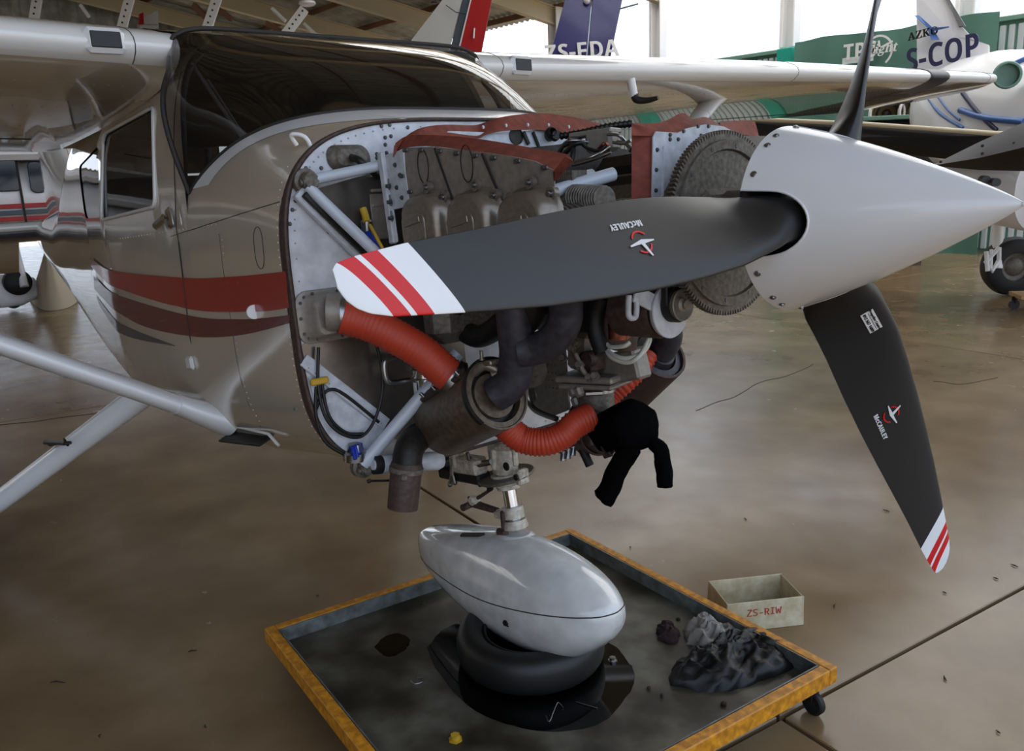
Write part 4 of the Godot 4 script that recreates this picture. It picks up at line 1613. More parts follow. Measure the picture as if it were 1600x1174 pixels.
	s = strip([Vector3(0.688, 1.343, 0.125), Vector3(0.688, 1.424, 0.116), Vector3(0.688, 1.493, 0.108), Vector3(0.688, 1.504, 0.093)], [Vector3(0.66, 1.347, 0.16), Vector3(0.66, 1.428, 0.151), Vector3(0.66, 1.5, 0.144), Vector3(0.665, 1.523, 0.146)])
	part("front_seal", s, M.silicone, ba)
	s = strip([Vector3(0.68, 1.498, 0.165), Vector3(0.688, 1.496, 0.094), Vector3(0.688, 1.5, 0.038), Vector3(0.688, 1.513, -0.019), Vector3(0.688, 1.517, -0.073), Vector3(0.688, 1.509, -0.128)], [Vector3(0.66, 1.524, 0.142), Vector3(0.65, 1.529, 0.036), Vector3(0.63, 1.551, -0.054), Vector3(0.64, 1.537, -0.075), Vector3(0.62, 1.544, -0.151), Vector3(0.66, 1.515, -0.16)])
	part("front_seal", s, M.silicone, ba)
	s = strip([Vector3(0.6, 1.529, -0.228), Vector3(0.6, 1.506, -0.286), Vector3(0.6, 1.493, -0.383)], [Vector3(0.58, 1.541, -0.251), Vector3(0.56, 1.547, -0.383), Vector3(0.56, 1.544, -0.423)])
	part("front_seal", s, M.silicone, ba)
	s = flat_plate([Vector3(0.63, 1.512, -0.21), Vector3(0.63, 1.503, -0.281), Vector3(0.63, 1.493, -0.344), Vector3(0.63, 1.415, -0.365), Vector3(0.63, 1.462, -0.241)], Vector3.RIGHT, 0.003)
	part("front_plate", s, M.dark_metal, ba)
	# far bank cover above the cylinders
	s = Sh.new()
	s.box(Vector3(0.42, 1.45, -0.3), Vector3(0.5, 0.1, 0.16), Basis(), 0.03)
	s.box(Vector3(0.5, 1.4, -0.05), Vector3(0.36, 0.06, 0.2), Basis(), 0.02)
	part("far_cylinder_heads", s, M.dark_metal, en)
	# pipes, fins and plumbing on top
	s = Sh.new()
	s.tube([Vector3(0.59, 1.404, 0.3), Vector3(0.618, 1.43, 0.16)], 0.014, 14)
	s.tube([Vector3(0.527, 1.424, 0.24), Vector3(0.528, 1.437, 0.13)], 0.012, 14)
	part("push_rod_tube", s, M.tube_paint, en)
	s = Sh.new()
	for k in 9:
		var p: Vector3 = Vector3(0.574, 1.428, 0.26).lerp(Vector3(0.601, 1.428, 0.24), k / 8.0)
		s.box(p, Vector3(0.0025, 0.028, 0.05), Basis(Vector3.UP, 0.15), 0.0)
	for k in 12:
		var p: Vector3 = Vector3(0.617, 1.409, 0.27).lerp(Vector3(0.664, 1.401, 0.24), k / 11.0)
		s.lathe(p + Vector3(0, -0.02, 0), Vector3(0.95, 0, 0.2), [[0, 0], [0, 0.026], [0.003, 0.026], [0.003, 0]], 14)
	part("head_fin", s, M.cast_metal, en)
	s = Sh.new()
	s.box(Vector3(0.421, 1.518, -0.02), Vector3(0.07, 0.05, 0.05), Basis(Vector3.UP, 0.3), 0.008)
	s.box(Vector3(0.4, 1.539, -0.02), Vector3(0.11, 0.012, 0.06), Basis(Vector3.UP, 0.3), 0.003)
	part("fuel_distributor", s, M.baffle_metal, en)
	s = Sh.new()
	s.box(Vector3(0.452, 1.5, 0.01), Vector3(0.03, 0.018, 0.02), Basis(Vector3.BACK, 0.5), 0.005)
	part("orange_boot", s, M.copper, en)
	var lines := [[Vector3(0.339, 1.501, 0.05), Vector3(0.374, 1.523, 0.05), Vector3(0.396, 1.523, 0.03), Vector3(0.407, 1.515, 0)], [Vector3(0.366, 1.535, 0), Vector3(0.429, 1.508, 0.05), Vector3(0.484, 1.49, 0.06), Vector3(0.501, 1.502, 0.05)], [Vector3(0.459, 1.529, 0), Vector3(0.494, 1.521, 0), Vector3(0.497, 1.501, -0.02), Vector3(0.524, 1.484, 0)], [Vector3(0.441, 1.465, 0.1), Vector3(0.502, 1.47, 0.1), Vector3(0.541, 1.481, 0.08)], [Vector3(0.474, 1.509, 0), Vector3(0.506, 1.503, 0), Vector3(0.528, 1.507, 0)], [Vector3(0.487, 1.51, 0), Vector3(0.512, 1.501, 0), Vector3(0.528, 1.489, 0)], [Vector3(0.448, 1.47, 0.1), Vector3(0.493, 1.48, 0.08), Vector3(0.48, 1.498, 0.02)]]
	for k in lines.size():
		s = Sh.new()
		s.tube(smooth_path(lines[k], 5), 0.004, 7)
		part("fuel_line", s, M.steel if k != 1 else M.wire_black, en)
	s = Sh.new()
	for pts in [[Vector3(0.335, 1.501, 0.04), Vector3(0.352, 1.517, 0.04), Vector3(0.371, 1.523, 0.02)], [Vector3(0.371, 1.495, 0.06), Vector3(0.415, 1.514, 0.06), Vector3(0.42, 1.514, 0.04)], [Vector3(0.334, 1.534, 0), Vector3(0.406, 1.505, 0.06), Vector3(0.418, 1.478, 0.08)]]:
		s = Sh.new()
		s.tube(smooth_path(pts, 4), 0.006, 7)
		part("ignition_lead", s, M.wire_black, en)
	s = Sh.new()
	s.lathe(Vector3(0.158, 1.567, -0.1), Vector3(0.9, 0.1, 0.5), [[-0.01, 0], [-0.01, 0.016], [0.02, 0.016], [0.025, 0.01], [0.04, 0.009]], 14)
	s.lathe(Vector3(0.179, 1.561, -0.1), Vector3(0.9, 0.1, 0.5), [[-0.01, 0], [-0.01, 0.012], [0.015, 0.012], [0.015, 0]], 14)
	part("lead_grommet", s, M.wire_black, en)
	s = hose(smooth_path([Vector3(0.249, 1.552, -0.05), Vector3(0.298, 1.554, -0.08), Vector3(0.347, 1.561, -0.12), Vector3(0.391, 1.563, -0.16)], 8), 0.0085, 0.011, 0.002, 10)
	part("corrugated_conduit", s, M.black_plastic, en)
	# ring gear and propeller flange
	s = Sh.new()
	var teeth := PackedVector2Array()
	for k in 132:
		for q in [[0.0, 0.177], [0.28, 0.177], [0.42, 0.1855], [0.78, 0.1855]]:
			var a: float = TAU * (k + q[0]) / 132.0
			teeth.append(Vector2(cos(a), sin(a)) * q[1])
	var inner := Geometry2D.clip_polygons(teeth, PackedVector2Array())
	s.prism(teeth, Transform3D(Basis(Vector3(0, 0, -1), Vector3.UP, Vector3.RIGHT), Vector3(0.762, 1.31, 0)), 0.016)
	part("ring_gear", s, M.cast_metal, en)
	s = Sh.new()
	s.lathe(Vector3(0.74, 1.31, 0), Vector3.RIGHT, [[0, 0], [0, 0.16], [0.03, 0.168], [0.044, 0.166], [0.044, 0.148], [0.036, 0.144], [0.036, 0.12], [0.02, 0.112], [0.014, 0.07], [0.05, 0.066], [0.16, 0.06], [0.16, 0]], 48)
	part("flywheel", s, M.cast_metal, en)
	var fs := []
	for k in 12:
		var a := TAU * (k + 0.35) / 12
		fs.append(Vector3(0.781, 1.31 + 0.155 * sin(a), 0.155 * cos(a)))
	bolts("flywheel_screw", fs, Vector3.RIGHT, 0.0045, M.screw, en)
	# lower front: belt, pulley, alternator and dark cowl bracket
	var al := Sh.new()
	var ac: Vector3 = Vector3(0.74, 1.159, 0.116)
	var ao: Vector3 = Vector3(0.71, 1.145, 0.113)
	al.lathe(ao, Vector3.RIGHT, [[-0.012, 0.0], [-0.012, 0.053], [-0.002, 0.056], [0.0, 0.055], [0.004, 0.04], [0.004, 0.0]], 40)
	part("alternator_fan", al, M.primer, en)
	al = Sh.new()
	al.lathe(ac, Vector3.RIGHT, [[-0.03, 0.034], [-0.024, 0.035], [-0.024, 0.03], [0.0, 0.03], [0.004, 0.033], [0.006, 0.031], [0.0, 0.027], [-0.006, 0.016], [0.004, 0.014], [0.008, 0.009], [0.014, 0.009], [0.014, 0.0]], 32)
	part("alternator_pulley", al, M.baffle_metal, en)
	al = Sh.new()
	al.lathe(ac, Vector3.RIGHT, [[-0.024, 0.028], [-0.024, 0.036], [-0.006, 0.036], [-0.006, 0.028]], 32)
	al.bar(ac + Vector3(-0.015, 0, 0.034), Vector3(0.735, 1.34, 0.15), 0.006, 0.016, Vector3.RIGHT, 0.002)
	al.bar(ac + Vector3(-0.015, 0, -0.034), Vector3(0.735, 1.3, -0.12), 0.006, 0.016, Vector3.RIGHT, 0.002)
	part("drive_belt", al, M.black_rubber, en)
	al = Sh.new()
	al.lathe(ao, Vector3.RIGHT, [[-0.14, 0.0], [-0.14, 0.045], [-0.13, 0.056], [-0.03, 0.058], [-0.02, 0.052], [-0.018, 0.0]], 30)
	part("alternator", al, M.tailpipe_steel, en)
	al = Sh.new()
	al.bar(Vector3(0.7, 1.193, 0.208), Vector3(0.7, 1.167, 0.156), 0.035, 0.006, Vector3.RIGHT, 0.001)
	al.tube(smooth_path([Vector3(0.7, 1.191, 0.225), Vector3(0.7, 1.153, 0.23), Vector3(0.7, 1.145, 0.219), Vector3(0.7, 1.15, 0.208), Vector3(0.7, 1.183, 0.203)], 4), 0.006, 8)
	part("tension_bracket", al, M.primer, en)
	s = flat_plate([Vector3(0.66, 1.196, 0.021), Vector3(0.66, 1.164, -0.266), Vector3(0.66, 1.144, -0.278), Vector3(0.66, 1.117, -0.23), Vector3(0.66, 1.133, -0.081), Vector3(0.66, 1.152, -0.055)], Vector3.RIGHT, 0.006)
	part("lower_front_plate", s, M.tailpipe_steel, ba)
	# ---------------- exhaust
	var ex := group_part("exhaust_system", plane)
	var mf: Vector3 = Vector3(0.345, 0.972, 0.298)
	var mr: Vector3 = Vector3(0.11, 0.872, 0.296)
	var md := (mf - mr).normalized()
	var ml := mr.distance_to(mf)
	s = Sh.new()
	s.lathe(mr, md, [[-0.0, 0.0], [0.0, 0.078], [0.012, 0.084], [ml, 0.084], [ml, 0.08], [ml - 0.004, 0.078], [ml - 0.004, 0.066], [ml - 0.03, 0.064], [ml - 0.03, 0.055], [ml - 0.012, 0.053], [ml - 0.012, 0.0]], 40)
	part("muffler_shroud", s, M.shroud_steel, ex)
	s = Sh.new()
	s.lathe(mr, md, [[ml - 0.028, 0.05], [ml - 0.024, 0.064], [ml - 0.022, 0.05]], 32)
	s.lathe(mr, md, [[ml + 0.0, 0.083], [ml + 0.008, 0.086], [ml + 0.002, 0.09], [ml - 0.012, 0.0875]], 40, 4.0, 7.0)
	part("end_band", s, M.dark_metal, ex)
	s = Sh.new()
	var up := Vector3(-0.25, 0.75, 0.6).normalized()
	var sd0 := (up - md * up.dot(md)).normalized()
	s.bar(mr + sd0 * 0.088, mf + sd0 * 0.088 - md * 0.03, 0.026, 0.012, sd0, 0.002)
	part("shroud_seam", s, M.tailpipe_steel, ex)
	var shs := []
	for k in 5:
		shs.append(mr.lerp(mf - md * 0.03, k / 4.0) + sd0 * 0.094 + md.cross(sd0) * 0.008)
	bolts("shroud_screw", shs, sd0, 0.0045, M.steel, ex, 0.01)
	s = Sh.new()
	s.lathe(Vector3(0.228, 1, 0.326), Vector3(-0.5, 0.62, 0.6), [[-0.07, 0.042], [0.02, 0.04], [0.03, 0.036]], 20)
	part("shroud_spigot", s, M.tailpipe_steel, ex)
	s = Sh.new()
	s.tube(smooth_path([mr + md * 0.02, Vector3(0.1, 0.859, 0.329), Vector3(0.11, 0.852, 0.377), Vector3(0.13, 0.835, 0.415), Vector3(0.14, 0.799, 0.432)], 6), 0.036, 20)
	part("tailpipe_elbow", s, M.dark_metal, ex)
	s = Sh.new()
	var t0: Vector3 = Vector3(0.14, 0.811, 0.43)
	var t1: Vector3 = Vector3(0.13, 0.699, 0.451)
	var td := (t1 - t0).normalized()
	s.lathe(t0, td, [[0.0, 0.036], [0.006, 0.0385], [t0.distance_to(t1), 0.037], [t0.distance_to(t1), 0.034], [0.02, 0.034]], 28)
	part("tailpipe", s, M.tailpipe_steel, ex)
	s = Sh.new()
	s.lathe(t0 + td * 0.012, td, [[0, 0.038], [0, 0.041], [0.012, 0.041], [0.012, 0.038]], 28)
	s.box(t0 + td * 0.02 + Vector3(0.03, -0.006, 0.028), Vector3(0.02, 0.016, 0.016), Basis(), 0.004)
	part("tailpipe_clamp", s, M.cast_metal, ex)
	s = Sh.new()
	s.tube(smooth_path([Vector3(0.42, 1.28, 0.34), Vector3(0.42, 1.186, 0.297), Vector3(0.41, 1.113, 0.283), Vector3(0.39, 1.045, 0.27), Vector3(0.37, 0.996, 0.274), mf + md * -0.01], 6), [0.03, 0.032, 0.034, 0.036, 0.037, 0.038, 0.039, 0.039, 0.039, 0.039, 0.039, 0.039, 0.039, 0.039, 0.039, 0.039, 0.039, 0.04, 0.04, 0.04, 0.04, 0.04, 0.04, 0.04, 0.04, 0.04, 0.04, 0.04, 0.04, 0.04, 0.04], 24)
	part("exhaust_downpipe", s, M.exhaust_steel, ex)
	s = Sh.new()
	s.tube(smooth_path([Vector3(0.62, 1.28, 0.32), Vector3(0.55, 1.182, 0.255), Vector3(0.53, 1.133, 0.245), Vector3(0.49, 1.094, 0.249), Vector3(0.45, 1.076, 0.26), Vector3(0.42, 1.073, 0.283)], 6), 0.036, 22)
	part("exhaust_riser", s, M.exhaust_steel, ex)
	s = Sh.new()
	s.tube(smooth_path([Vector3(0.45, 1.28, 0.32), Vector3(0.445, 1.168, 0.26), Vector3(0.394, 1.119, 0.25), Vector3(0.361, 1.075, 0.24)], 6), 0.03, 18)
	s.tube(smooth_path([Vector3(0.2, 1.26, 0.3), Vector3(0.112, 1.124, 0.22), Vector3(0.159, 1.084, 0.21), Vector3(0.225, 1.095, 0.21), Vector3(0.303, 1.13, 0.22)], 6), 0.028, 18)
	part("exhaust_riser", s, M.dark_metal, ex)
	s = Sh.new()
	s.tube(smooth_path([Vector3(0.29, 1.018, 0.322), Vector3(0.32, 1.038, 0.307), Vector3(0.34, 1.023, 0.286), Vector3(0.33, 1.014, 0.294)], 4), 0.012, 10)
	s.box(Vector3(0.32, 1.042, 0.301), Vector3(0.07, 0.012, 0.03), Basis(Vector3.BACK, 0.15), 0.003)
	s.bolt(Vector3(0.32, 1.053, 0.313), Vector3.UP, 0.005, 0.02)
	part("muffler_bracket", s, M.rocker_metal, ex)
	# far side muffler, seen through below the sump
	s = Sh.new()
	var fa: Vector3 = Vector3(0.21, 0.859, -0.26)
	var fb: Vector3 = Vector3(0.369, 0.979, -0.24)
	var fdir := (fb - fa).normalized()
	var fl := fa.distance_to(fb)
	s.lathe(fa, fdir, [[-0.02, 0.0], [-0.02, 0.07], [0, 0.077], [fl, 0.077], [fl, 0.07], [fl - 0.02, 0.066], [fl - 0.02, 0.0]], 32)
	part("far_muffler", s, M.tailpipe_steel, ex)
	s = Sh.new()
	s.lathe(fa, fdir, [[fl - 0.015, 0.05], [fl - 0.008, 0.066], [fl - 0.006, 0.05], [fl - 0.02, 0.046], [fl + 0.006, 0.04], [fl + 0.006, 0.0]], 32)
	s.tube(smooth_path([fb, Vector3(0.4, 1.018, -0.24), Vector3(0.423, 1.072, -0.22), Vector3(0.5, 1.2, -0.2)], 4), 0.035, 16)
	part("far_exhaust_pipe", s, M.exhaust_steel, ex)
	# ---------------- ducts
	var du := group_part("duct_system", plane)
	s = hose(smooth_path([Vector3(0.08, 1.174, 0.523), Vector3(0.1, 1.156, 0.483), Vector3(0.13, 1.131, 0.446), Vector3(0.18, 1.077, 0.387), Vector3(0.212, 1.029, 0.352), Vector3(0.228, 1.004, 0.333)], 8), 0.041, 0.011, 0.0016, 20)
	part("hot_air_duct", s, M.duct, du)
	s = Sh.new()
	var k0: Vector3 = Vector3(0.228, 1.004, 0.331)
	s.lathe(k0, Vector3(0.45, -0.68, -0.58), [[-0.012, 0.043], [-0.012, 0.046], [0.008, 0.046], [0.008, 0.043]], 24)
	s.box(Vector3(0.245, 1.032, 0.312), Vector3(0.022, 0.016, 0.016), Basis(), 0.003)
	part("hose_clamp", s, M.steel, du)
	s = Sh.new()
	s.lathe(Vector3(0.075, 1.176, 0.515), Vector3(0.55, -0.1, -0.8), [[-0.004, 0.042], [-0.004, 0.045], [0.008, 0.045], [0.008, 0.042]], 24)
	part("hose_clamp", s, M.steel, du)
	s = hose(smooth_path([Vector3(0.3, 0.883, 0.25), Vector3(0.32, 0.844, 0.218), Vector3(0.36, 0.834, 0.183), Vector3(0.39, 0.847, 0.147), Vector3(0.405, 0.87, 0.117), Vector3(0.42, 0.882, 0.077)], 8), 0.033, 0.0085, 0.0022, 20)
	part("carburettor_heat_duct", s, M.duct, du)
	s = hose(smooth_path([Vector3(0.317, 0.86, -0.05), Vector3(0.325, 0.891, -0.09), Vector3(0.351, 0.922, -0.12), Vector3(0.367, 0.956, -0.16), Vector3(0.369, 0.987, -0.19)], 8), 0.027, 0.0125, 0.003, 18)
	part("cross_duct", s, M.duct, du)
	# ---------------- fuel control and airbox under the sump
	var fc := group_part("fuel_control", plane)
	s = Sh.new()
	var c0: Vector3 = Vector3(0.381, 0.946, 0.02)
	s.box(c0 + Vector3(0, 0.02, 0), Vector3(0.16, 0.016, 0.12), Basis(Vector3.UP, 0.25), 0.004)
	s.box(c0 + Vector3(0, 0.002, 0), Vector3(0.15, 0.012, 0.11), Basis(Vector3.UP, 0.25), 0.004)
	part("flange", s, M.baffle_metal, fc)
	s = Sh.new()
	s.lathe(c0 + Vector3(0, -0.075, 0), Vector3.UP, [[0, 0.048], [0.012, 0.048], [0.014, 0.044], [0.055, 0.044], [0.057, 0.047], [0.07, 0.047], [0.07, 0.04]], 28)
	part("throttle_body", s, M.cast_metal, fc)
	s = Sh.new()
	for yy in [-0.072, -0.018]:
		s.lathe(c0 + Vector3(0, yy, 0), Vector3.UP, [[0, 0.047], [0, 0.0505], [0.012, 0.0505], [0.012, 0.047]], 28)
		s.box(c0 + Vector3(0.035, yy + 0.006, 0.04), Vector3(0.045, 0.012, 0.012), Basis(Vector3.UP, 0.7), 0.003)
	part("band_clamp", s, M.steel, fc)
	s = Sh.new()
	s.box(Vector3(0.45, 0.99, -0.01), Vector3(0.13, 0.075, 0.05), Basis(Vector3.BACK, 0.22), 0.006)
	s.box(Vector3(0.342, 1.026, 0), Vector3(0.08, 0.1, 0.08), Basis(Vector3.BACK, -0.15), 0.012)
	part("servo_body", s, M.baffle_metal, fc)
	s = Sh.new()
	s.box(Vector3(0.395, 1.005, 0.04), Vector3(0.06, 0.05, 0.05), Basis(), 0.01)
	s.lathe(Vector3(0.417, 1.019, 0.06), Vector3.BACK, [[0, 0.02], [0.02, 0.018], [0.02, 0]], 14)
	part("mixture_block", s, M.tailpipe_steel, fc)
	s = Sh.new()
	for pts in [[Vector3(0.391, 1.047, 0.1), Vector3(0.413, 1.01, 0.1), Vector3(0.422, 0.986, 0.09)], [Vector3(0.412, 1.039, 0.11), Vector3(0.426, 0.993, 0.1)]]:
		s.tube(pts, 0.006, 8)
	for p in [Vector3(0.391, 1.047, 0.1), Vector3(0.415, 1.009, 0.1), Vector3(0.424, 0.977, 0.08), Vector3(0.443, 0.981, 0.08), Vector3(0.371, 1.06, 0.09), Vector3(0.387, 1.056, 0.08), Vector3(0.338, 1.017, 0.08)]:
		s.bolt(p, Vector3(0.5, 0.3, 0.8), 0.008, 0.018)
	s.tube([Vector3(0.423, 0.967, 0.08), Vector3(0.434, 0.99, 0.08)], 0.006, 8)
	part("control_linkage", s, M.cast_metal, fc)
	s = Sh.new()
	for p in [Vector3(0.341, 0.931, 0.06), Vector3(0.385, 0.939, 0.08), Vector3(0.317, 0.946, 0.05), Vector3(0.339, 0.903, 0.05)]:
		s.box(p, Vector3(0.022, 0.026, 0.02), Basis(Vector3.BACK, 0.4), 0.005)
	part("small_fitting", s, M.baffle_metal, fc)
	# grey ribbed casting between sump and firewall
	s = flat_plate([Vector3(0.14, 0.977, 0.02), Vector3(0.228, 0.996, 0.02), Vector3(0.286, 1.036, 0.02), Vector3(0.286, 0.871, 0.02), Vector3(0.221, 0.846, 0.02), Vector3(0.135, 0.854, 0.02)], Vector3.BACK, 0.006)
	part("casting_web", s, M.baffle_metal, fc)
	s = Sh.new()
	s.tube(smooth_path([Vector3(0.171, 0.938, 0.06), Vector3(0.17, 0.892, 0.06), Vector3(0.197, 0.866, 0.06), Vector3(0.274, 0.853, 0.06)], 5), 0.008, 8)
	part("drain_tube", s, M.steel, fc)
	s = Sh.new()
	s.lathe(Vector3(0.229, 0.989, 0.1), Vector3(0.6, -0.2, 0.6), [[-0.03, 0.0], [-0.03, 0.045], [0.02, 0.048], [0.022, 0.0]], 20)
	s.lathe(Vector3(0.162, 0.902, 0.045), Vector3.BACK, [[0.0, 0.026], [0.003, 0.024], [0.003, 0.0]], 18)
	part("sump_drum", s, M.cast_metal, fc)
	s = Sh.new()
	for k in 16:
		s.dome(Vector3(0.205, 0.983, 0.027) + Vector3(0.014 * (k % 4), -0.02 * (k / 4), 0), Vector3.BACK, 0.0022, 5)
	part("web_rivet", s, M.screw, fc, "", "stuff")
	s = Sh.new()
	s.box(Vector3(0.369, 0.835, 0.02), Vector3(0.14, 0.12, 0.12), Basis(Vector3.BACK, 0.1), 0.03)
	s.lathe(Vector3(0.38, 0.826, 0.02), Vector3(0.85, -0.05, 0.35), [[-0.04, 0.06], [0.02, 0.058], [0.025, 0.05], [0.025, 0.0]], 24)
	part("airbox", s, M.tailpipe_steel, fc)
	s = Sh.new()
	s.lathe(Vector3(0.401, 0.835, 0.03), Vector3(0.85, -0.05, 0.35), [[0.0, 0.059], [0.0, 0.062], [0.014, 0.062], [0.014, 0.059]], 28)
	s.tube(smooth_path([Vector3(0.434, 0.82, 0.07), Vector3(0.451, 0.804, 0.08), Vector3(0.471, 0.793, 0.08), Vector3(0.489, 0.808, 0.08)], 4), 0.003, 6)
	s.box(Vector3(0.467, 0.794, 0.08), Vector3(0.028, 0.013, 0.013), Basis(Vector3.BACK, 0.4), 0.003)
	part("airbox_clamp", s, M.tailpipe_steel, fc)
	s = Sh.new()
	s.tube([Vector3(0.343, 0.792, 0.05), Vector3(0.372, 0.744, 0.05)], 0.011, 10)
	part("drain_hose", s, M.black_rubber, fc)
	s = Sh.new()
	for p in [Vector3(0.31, 0.774, 0.08), Vector3(0.328, 0.782, 0.08), Vector3(0.336, 0.789, 0.07)]:
		s.bolt(p, Vector3(0.2, -1, 0.3), 0.008, 0.02)
	part("duct_screw", s, M.steel, fc)
	# starter, hoses and white wires above the fuel control
	s = Sh.new()
	s.lathe(Vector3(0.517, 1.06, 0.09), Vector3(0.1, 1, 0.0), [[0, 0.0], [0, 0.042], [0.06, 0.045], [0.14, 0.045], [0.14, 0]], 24)
	s.lathe(Vector3(0.522, 1.048, 0.06), Vector3(0.1, 1, 0.0), [[0, 0.0], [0, 0.03], [0.1, 0.032], [0.1, 0]], 18)
	part("starter_motor", s, M.tailpipe_steel, en)
	s = Sh.new()
	s.lathe(Vector3(0.544, 1.08, 0.1), Vector3(0.1, 1, 0.0), [[0, 0.0], [0, 0.028], [0.035, 0.03], [0.035, 0.0]], 18)
	part("starter_terminal", s, M.copper, en)
	s = Sh.new()
	s.tube(smooth_path([Vector3(0.555, 1.18, 0.15), Vector3(0.53, 1.141, 0.15), Vector3(0.526, 1.098, 0.15), Vector3(0.543, 1.054, 0.15)], 5), 0.019, 12)
	part("breather_hose", s, M.black_rubber, en)
	for pts in [[Vector3(0.543, 1.075, 0.14), Vector3(0.569, 1.069, 0.15), Vector3(0.607, 1.073, 0.15), Vector3(0.615, 1.08, 0.14)], [Vector3(0.542, 1.065, 0.14), Vector3(0.583, 1.054, 0.16), Vector3(0.623, 1.049, 0.16), Vector3(0.649, 1.06, 0.14), Vector3(0.633, 1.073, 0.1), Vector3(0.619, 1.089, 0.08)], [Vector3(0.541, 1.069, 0.14), Vector3(0.577, 1.049, 0.16), Vector3(0.623, 1.04, 0.16), Vector3(0.651, 1.056, 0.15), Vector3(0.63, 1.081, 0.1)]]:
		s = Sh.new()
		s.tube(smooth_path(pts, 6), 0.005, 8)
		part("white_wire", s, M.wire_white, en)
	# blue and yellow lines behind the near bank
	s = Sh.new()
	s.tube(smooth_path([Vector3(0.029, 1.385, 0.4), Vector3(0.026, 1.361, 0.4), Vector3(0.059, 1.336, 0.41), Vector3(0.082, 1.307, 0.4)], 5), 0.012, 10)
	part("blue_hose", s, M.hose_blue, en)
	s = Sh.new()
	s.tube(smooth_path([Vector3(0.04, 1.382, 0.405), Vector3(0.029, 1.397, 0.4), Vector3(0.021, 1.416, 0.4)], 4), 0.009, 8)
	s.tube(smooth_path([Vector3(0.062, 1.375, 0.41), Vector3(0.101, 1.347, 0.42), Vector3(0.128, 1.313, 0.42)], 4), 0.004, 8)
	part("yellow_hose", s, M.yellow, en)
	s = Sh.new()
	s.lathe(Vector3(0.03, 1.374, 0.4), Vector3(0.05, 1, 0), [[-0.02, 0], [-0.02, 0.014], [0.01, 0.014], [0.015, 0.01], [0.015, 0]], 12)
	part("hose_fitting", s, M.steel, en)
	# instrument and dark tubes between bank and firewall
	s = Sh.new()
	s.box(Vector3(0.1, 1.2, 0.1), Vector3(0.1, 0.26, 0.4), Basis(), 0.03)
	s.box(Vector3(0.1, 1.35, -0.1), Vector3(0.1, 0.2, 0.5), Basis(), 0.03)
	part("accessory_case", s, M.cast_metal, en)

# ------------------------------------------------------------------ propeller and spinner
const HUB := Vector3(0.9748, 1.3103, 0)
const PITCH := 1.6


# blade frame: radius along +z, leading edge down (-y), front +x
func blade_point(r: float, u: float, w: float) -> Vector3:
	var b := atan(PITCH / (TAU * maxf(r, 0.12)))
	return Vector3(u * sin(b) + w * cos(b), -u * cos(b) + w * sin(b), r)


func blade_tab(r: float, col: int) -> float:
	var tab := [[0.05, -0.052, 0.052, 0.1], [0.12, -0.056, 0.05, 0.095], [0.16, -0.08, 0.053, 0.07], [0.2, -0.083, 0.063, 0.05], [0.25, -0.078, 0.07, 0.038], [0.3, -0.075, 0.077, 0.03], [0.4, -0.073, 0.081, 0.023], [0.5, -0.068, 0.082, 0.018], [0.6, -0.06, 0.08, 0.015], [0.7, -0.05, 0.076, 0.012], [0.8, -0.04, 0.068, 0.01], [0.9, -0.032, 0.058, 0.008], [0.94, -0.027, 0.054, 0.007], [0.97, -0.023, 0.046, 0.006], [0.985, -0.02, 0.038, 0.006], [0.997, -0.017, 0.026, 0.005], [1.003, -0.01, 0.012, 0.004]]
	for i in tab.size() - 1:
		if r <= tab[i + 1][0]:
			var t := clampf((r - tab[i][0]) / (tab[i + 1][0] - tab[i][0]), 0, 1)
			return lerpf(tab[i][col], tab[i + 1][col], t)
	return tab[-1][col]


func blade_at(v: float, s: float, front: bool, lift := 0.0) -> Vector3:
	# v: station (slanted towards the tip so that the painted bands slope), s: 0 trailing edge .. 1 leading edge
	var r := minf(v - 0.055 * s * smoothstep(0.5, 0.8, v), 1.003)
	var te := blade_tab(r, 1)
	var le := blade_tab(r, 2)
	var th := blade_tab(r, 3)
	var u := lerpf(te, le, s)
	var round_ := 1.0 - smoothstep(0.11, 0.24, r)
	var x := 1.0 - s
	var p := 2.6 * (0.2969 * sqrt(x) - 0.126 * x - 0.3516 * x * x + 0.2843 * x * x * x - 0.1015 * x * x * x * x) / 0.26 * 0.5
	var circ := sqrt(maxf(0.0, 1.0 - pow(2.0 * s - 1.0, 2.0)))
	var shape := lerpf(p, circ, round_)
	var share := lerpf(0.78, 0.5, 1.0 - round_ if false else (1.0 - round_))
	share = lerpf(0.5, 0.78, 1.0 - round_)
	var w := th * shape * (share if front else -(1.0 - share))
	return blade_point(r, u, w + (lift if front else -lift))


func blade_piece(v0: float, v1: float, n: int) -> Sh:
	var sh := Sh.new()
	var rows := []
	for i in n + 1:
		var v := lerpf(v0, v1, float(i) / n)
		var ring := PackedVector3Array()
		for k in 24:
			ring.append(blade_at(v, 0.5 - 0.5 * cos(PI * k / 24.0), true))
		for k in 24:
			ring.append(blade_at(v, 0.5 + 0.5 * cos(PI * k / 24.0), false))
		rows.append(ring)
	sh.loft(rows)
	return sh


# a flat mark on the blade's front face: frame with x outboard and y towards the leading edge
func mark_frame(r: float, s: float, lift := 0.0008) -> Transform3D:
	var p := blade_at(r, s, true, lift)
	var ex := (blade_at(r + 0.02, s, true, lift) - blade_at(r - 0.02, s, true, lift)).normalized()
	var ey := (blade_at(r, s + 0.08, true, lift) - blade_at(r, s - 0.08, true, lift)).normalized()
	ey = (ey - ex * ey.dot(ex)).normalized()
	return Transform3D(Basis(ex, ey, ex.cross(ey)), p)


func spinner_r(x: float) -> float:
	# x: 0 at the back plate, 0.403 at the tip
	var t := clampf(x / 0.403, 0, 1)
	return 0.1723 * pow(maxf(1.0 - t, 0.0), 0.84) * (1.0 + 0.05 * sin(PI * t))


